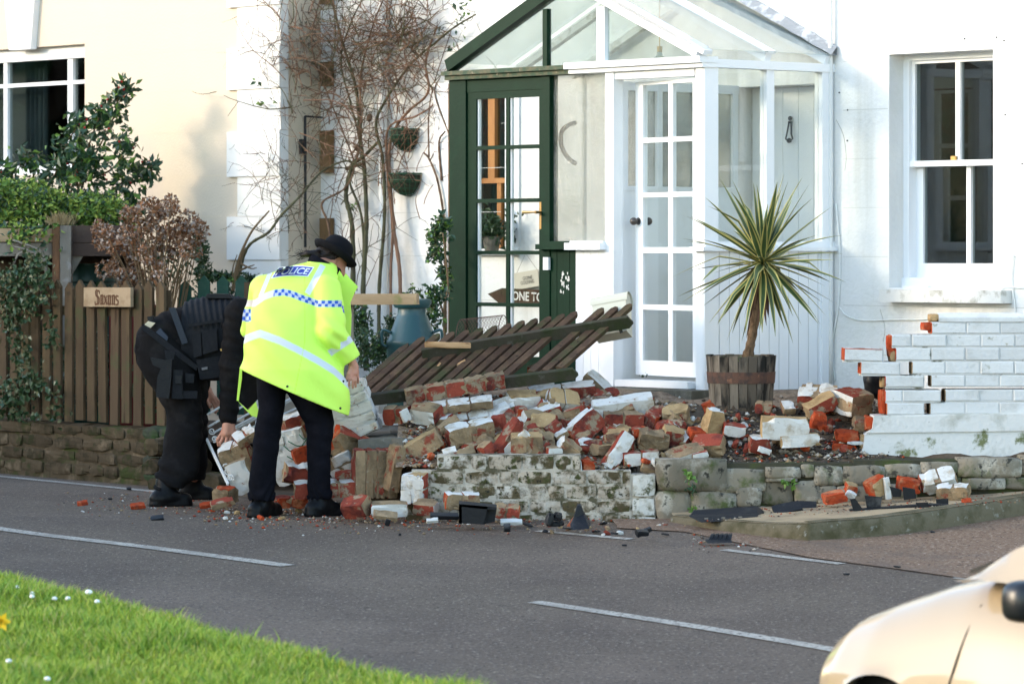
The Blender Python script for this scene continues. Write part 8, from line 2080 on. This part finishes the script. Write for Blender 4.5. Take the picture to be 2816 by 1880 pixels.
part("cabin", roof, [m_car, m_carglass], car, smooth=40)
mb = MB(); mb.prism([C(-.36, .66, 1.035), C(-.36, -.6, 1.035), C(-.46, -.6, 1.07), C(-.46, .66, 1.07)], UPV * .015); part("windscreen_base", mb, m_mirror, car)
for wu in (0.0, -2.36):
    for s in (1, -1):
        mb = MB(); cw = C(wu, s * (CW - .11), .30); mb.lathe(cw, [(.19, -.08), (.27, -.085), (.30, -.06), (.30, .06), (.27, .085), (.19, .08)], 36, ax=(FWD, UPV, LEFT * 1.0)); w = part("wheel", mb, m_tyre, car, smooth=40)
        mb = MB(); mb.lathe(cw, [(.0, .05 * s), (.06, .062 * s), (.18, .055 * s), (.195, .075 * s), (.195, -.02 * s)], 30, ax=(FWD, UPV, LEFT)); part("rim", mb, m_alloy, w, smooth=40)
        mb = MB(); mb.lathe(C(wu, s * (CW - .22), .32), [(.34, -.12), (.345, .10)], 30, ax=(FWD, UPV, LEFT)); part("wheel_arch", mb, m_well, car)
mb = MB(); mb.fbox  # floor pan
P8 = [C(.5, -.6, .2), C(.5, .6, .2), C(-3.0, .6, .2), C(-3.0, -.6, .2)]; mb.hexa(P8 + [p + UPV * .1 for p in P8]); part("floor_pan", mb, m_well, car)
mb = MB(); cm = C(-.88, .90, .985)
for k in range(1): mb.ball((0, 0, 0), 1, 18, 10)
sq = lambda a: math.copysign(abs(a) ** .6, a)
vs = [cm + FWD * sq(v[0]) * .065 + LEFT * sq(v[1]) * .10 + UPV * sq(v[2]) * .075 for v in mb.v]; mb.v = vs
mi = part("door_mirror", mb, m_mirror, car, smooth=True); mb = MB(); mb.bar(C(-.70, .76, .95), C(-.80, .88, .96), .06, .05); part("bracket", mb, m_mirror, mi)
mb = MB(); pts = [C(-.95, .90 + .08 * math.cos(a), .985 + .06 * math.sin(a)) for a in np.linspace(0, 6.1, 18)]; mb.add(pts, [tuple(range(18))]); part("mirror_glass", mb, m_carglass, mi)
mb = MB()
for (u, zs) in ((-.41, [.22, .4, .6, .8, .93]),):
    pp_ = []
    for z in zs:
        H, W_ = hood(u), halfw(u); th = math.asin(min(1, ((z - .2) / (H - .2)) ** (1 / .62))); v = W_ * math.cos(th) ** .34 + .012 * math.exp(-((z - .62) / .05) ** 2); pp_.append(C(u + .05 * math.sin(z * 4), v + .0005, z))
    mb.tube(smoothpath(pp_, 24), .0035, 4)
part("door_gap", mb, m_well, car)
mb = MB(); mb.ball((0, 0, 0), 1, 12, 8); mb.v = [C(-.40, .80, .60) + FWD * v[0] * .028 + LEFT * v[1] * .016 + UPV * v[2] * .018 for v in mb.v]; part("side_repeater", mb, mat("amber_lens", (.75, .6, .35), .25, spec=.5), car, smooth=True)
for s in (1, -1):
    mb = MB(); mb.ball((0, 0, 0), 1, 16, 10); mb.v = [C(.40, s * .52, .60) + FWD * v[0] * .07 + LEFT * v[1] * .10 + UPV * v[2] * .07 for v in mb.v]; part("headlight", mb, mat("lamp_lens", (.6, .62, .62), .15, spec=.6) if s > 0 else bpy.data.materials["lamp_lens"], car, smooth=True)
# ------------------------------------------------------------------ beyond the left edge of the photograph: a hedge added to shade the road, a house, added trees
HX = -12.5
hd = thing("unseen_shade_hedge", "unseen tall hedge added beyond the left edge to shade the road", "hedge", (HX, 24, -.2))
hrn = random.Random(77)
mb = MB()
for i in range(13):
    y0, y1 = 14.2 + i * 1.45, 14.2 + (i + 1) * 1.45; tz = 2.55 + .25 * math.sin(i * 1.9) - (.7 if y1 < 17.5 else 0); mb.box(HX - .8, HX + .35, y0, y1, -.8, tz)
part("core", mb, m_leafd, hd)
mb = MB()
for _ in range(9000):
    y = hrn.uniform(14, 33.2); top_ = 2.65 + .35 * mnoise.noise(Vector((y * 1.1, 0, 2))) - (.7 if y < 17.5 else 0)
    if hrn.random() < .45: p = (HX + hrn.uniform(-.8, .5), y, top_ + hrn.triangular(-.15, .75, 0))
    else: p = (HX + .35 + abs(hrn.gauss(0, .12)), y, hrn.uniform(-.3, top_))
    leafcards(mb, 1, lambda: p, .16, hrn, 2, .6)
stuffpart("leaves", mb, [m_leafd, m_leafiv], hd)
bh = thing("brick_house", "red brick house beyond the left edge of the road", "house", (-24, 27, 0))
mb = MB(); mb.box(-27, -21, 17, 36, -.5, 5.0); part("wall", mb, mat("far_red_brick", (.16, .062, .042), .9, [((.26, .12, .08), 3, .5, .7)]), bh)
mb = MB(); mb.prism([(-20.7, 16.8, 4.95), (-27.3, 16.8, 4.95), (-24, 16.8, 6.6)], (0, 19.4, 0)); part("roof", mb, mat("far_roof_tile", (.10, .055, .04), .9), bh)
for y in (19, 24, 29, 33):
    mb = MB(); mb.box(-21.02, -20.95, y, y + 1.2, 1.2, 2.9); w = part("window", mb, m_gloss, bh)
    for a in (0, 1):
        mb = MB(); mb.box(-20.96, -20.93, y + .08 + a * .55, y + .55 + a * .55, 1.3, 2.8); part("pane", mb, m_dark, w)

fw = MB(); fr9 = random.Random(31)  # added tree belt, keeps the bright low sky out of paint and glass reflections
for _ in range(5200):
    y = fr9.uniform(-60, 160); tp9 = 9.2 + 2.2 * mnoise.noise(Vector((y * .06, 1, 0))) + 1.2 * mnoise.noise(Vector((y * .2, 5, 0)))
    p = (-75 + fr9.uniform(-4, 4), y, fr9.uniform(0, 1) ** .7 * tp9); leafcards(fw, 1, lambda: p, 2.2, fr9, 2, .8)
fw.box(-80, -77, -60, 160, -2, 7.2)
o = bpy.data.objects.new("distant_trees", fw.mesh("distant_trees", (0, 0, 0), False, False, [mat("bare_far_tree", (.045, .030, .022), .9), m_leafd])); COL.objects.link(o); tag(o, "unseen belt of trees added far left to block the bright low sky", "trees", kind='stuff')
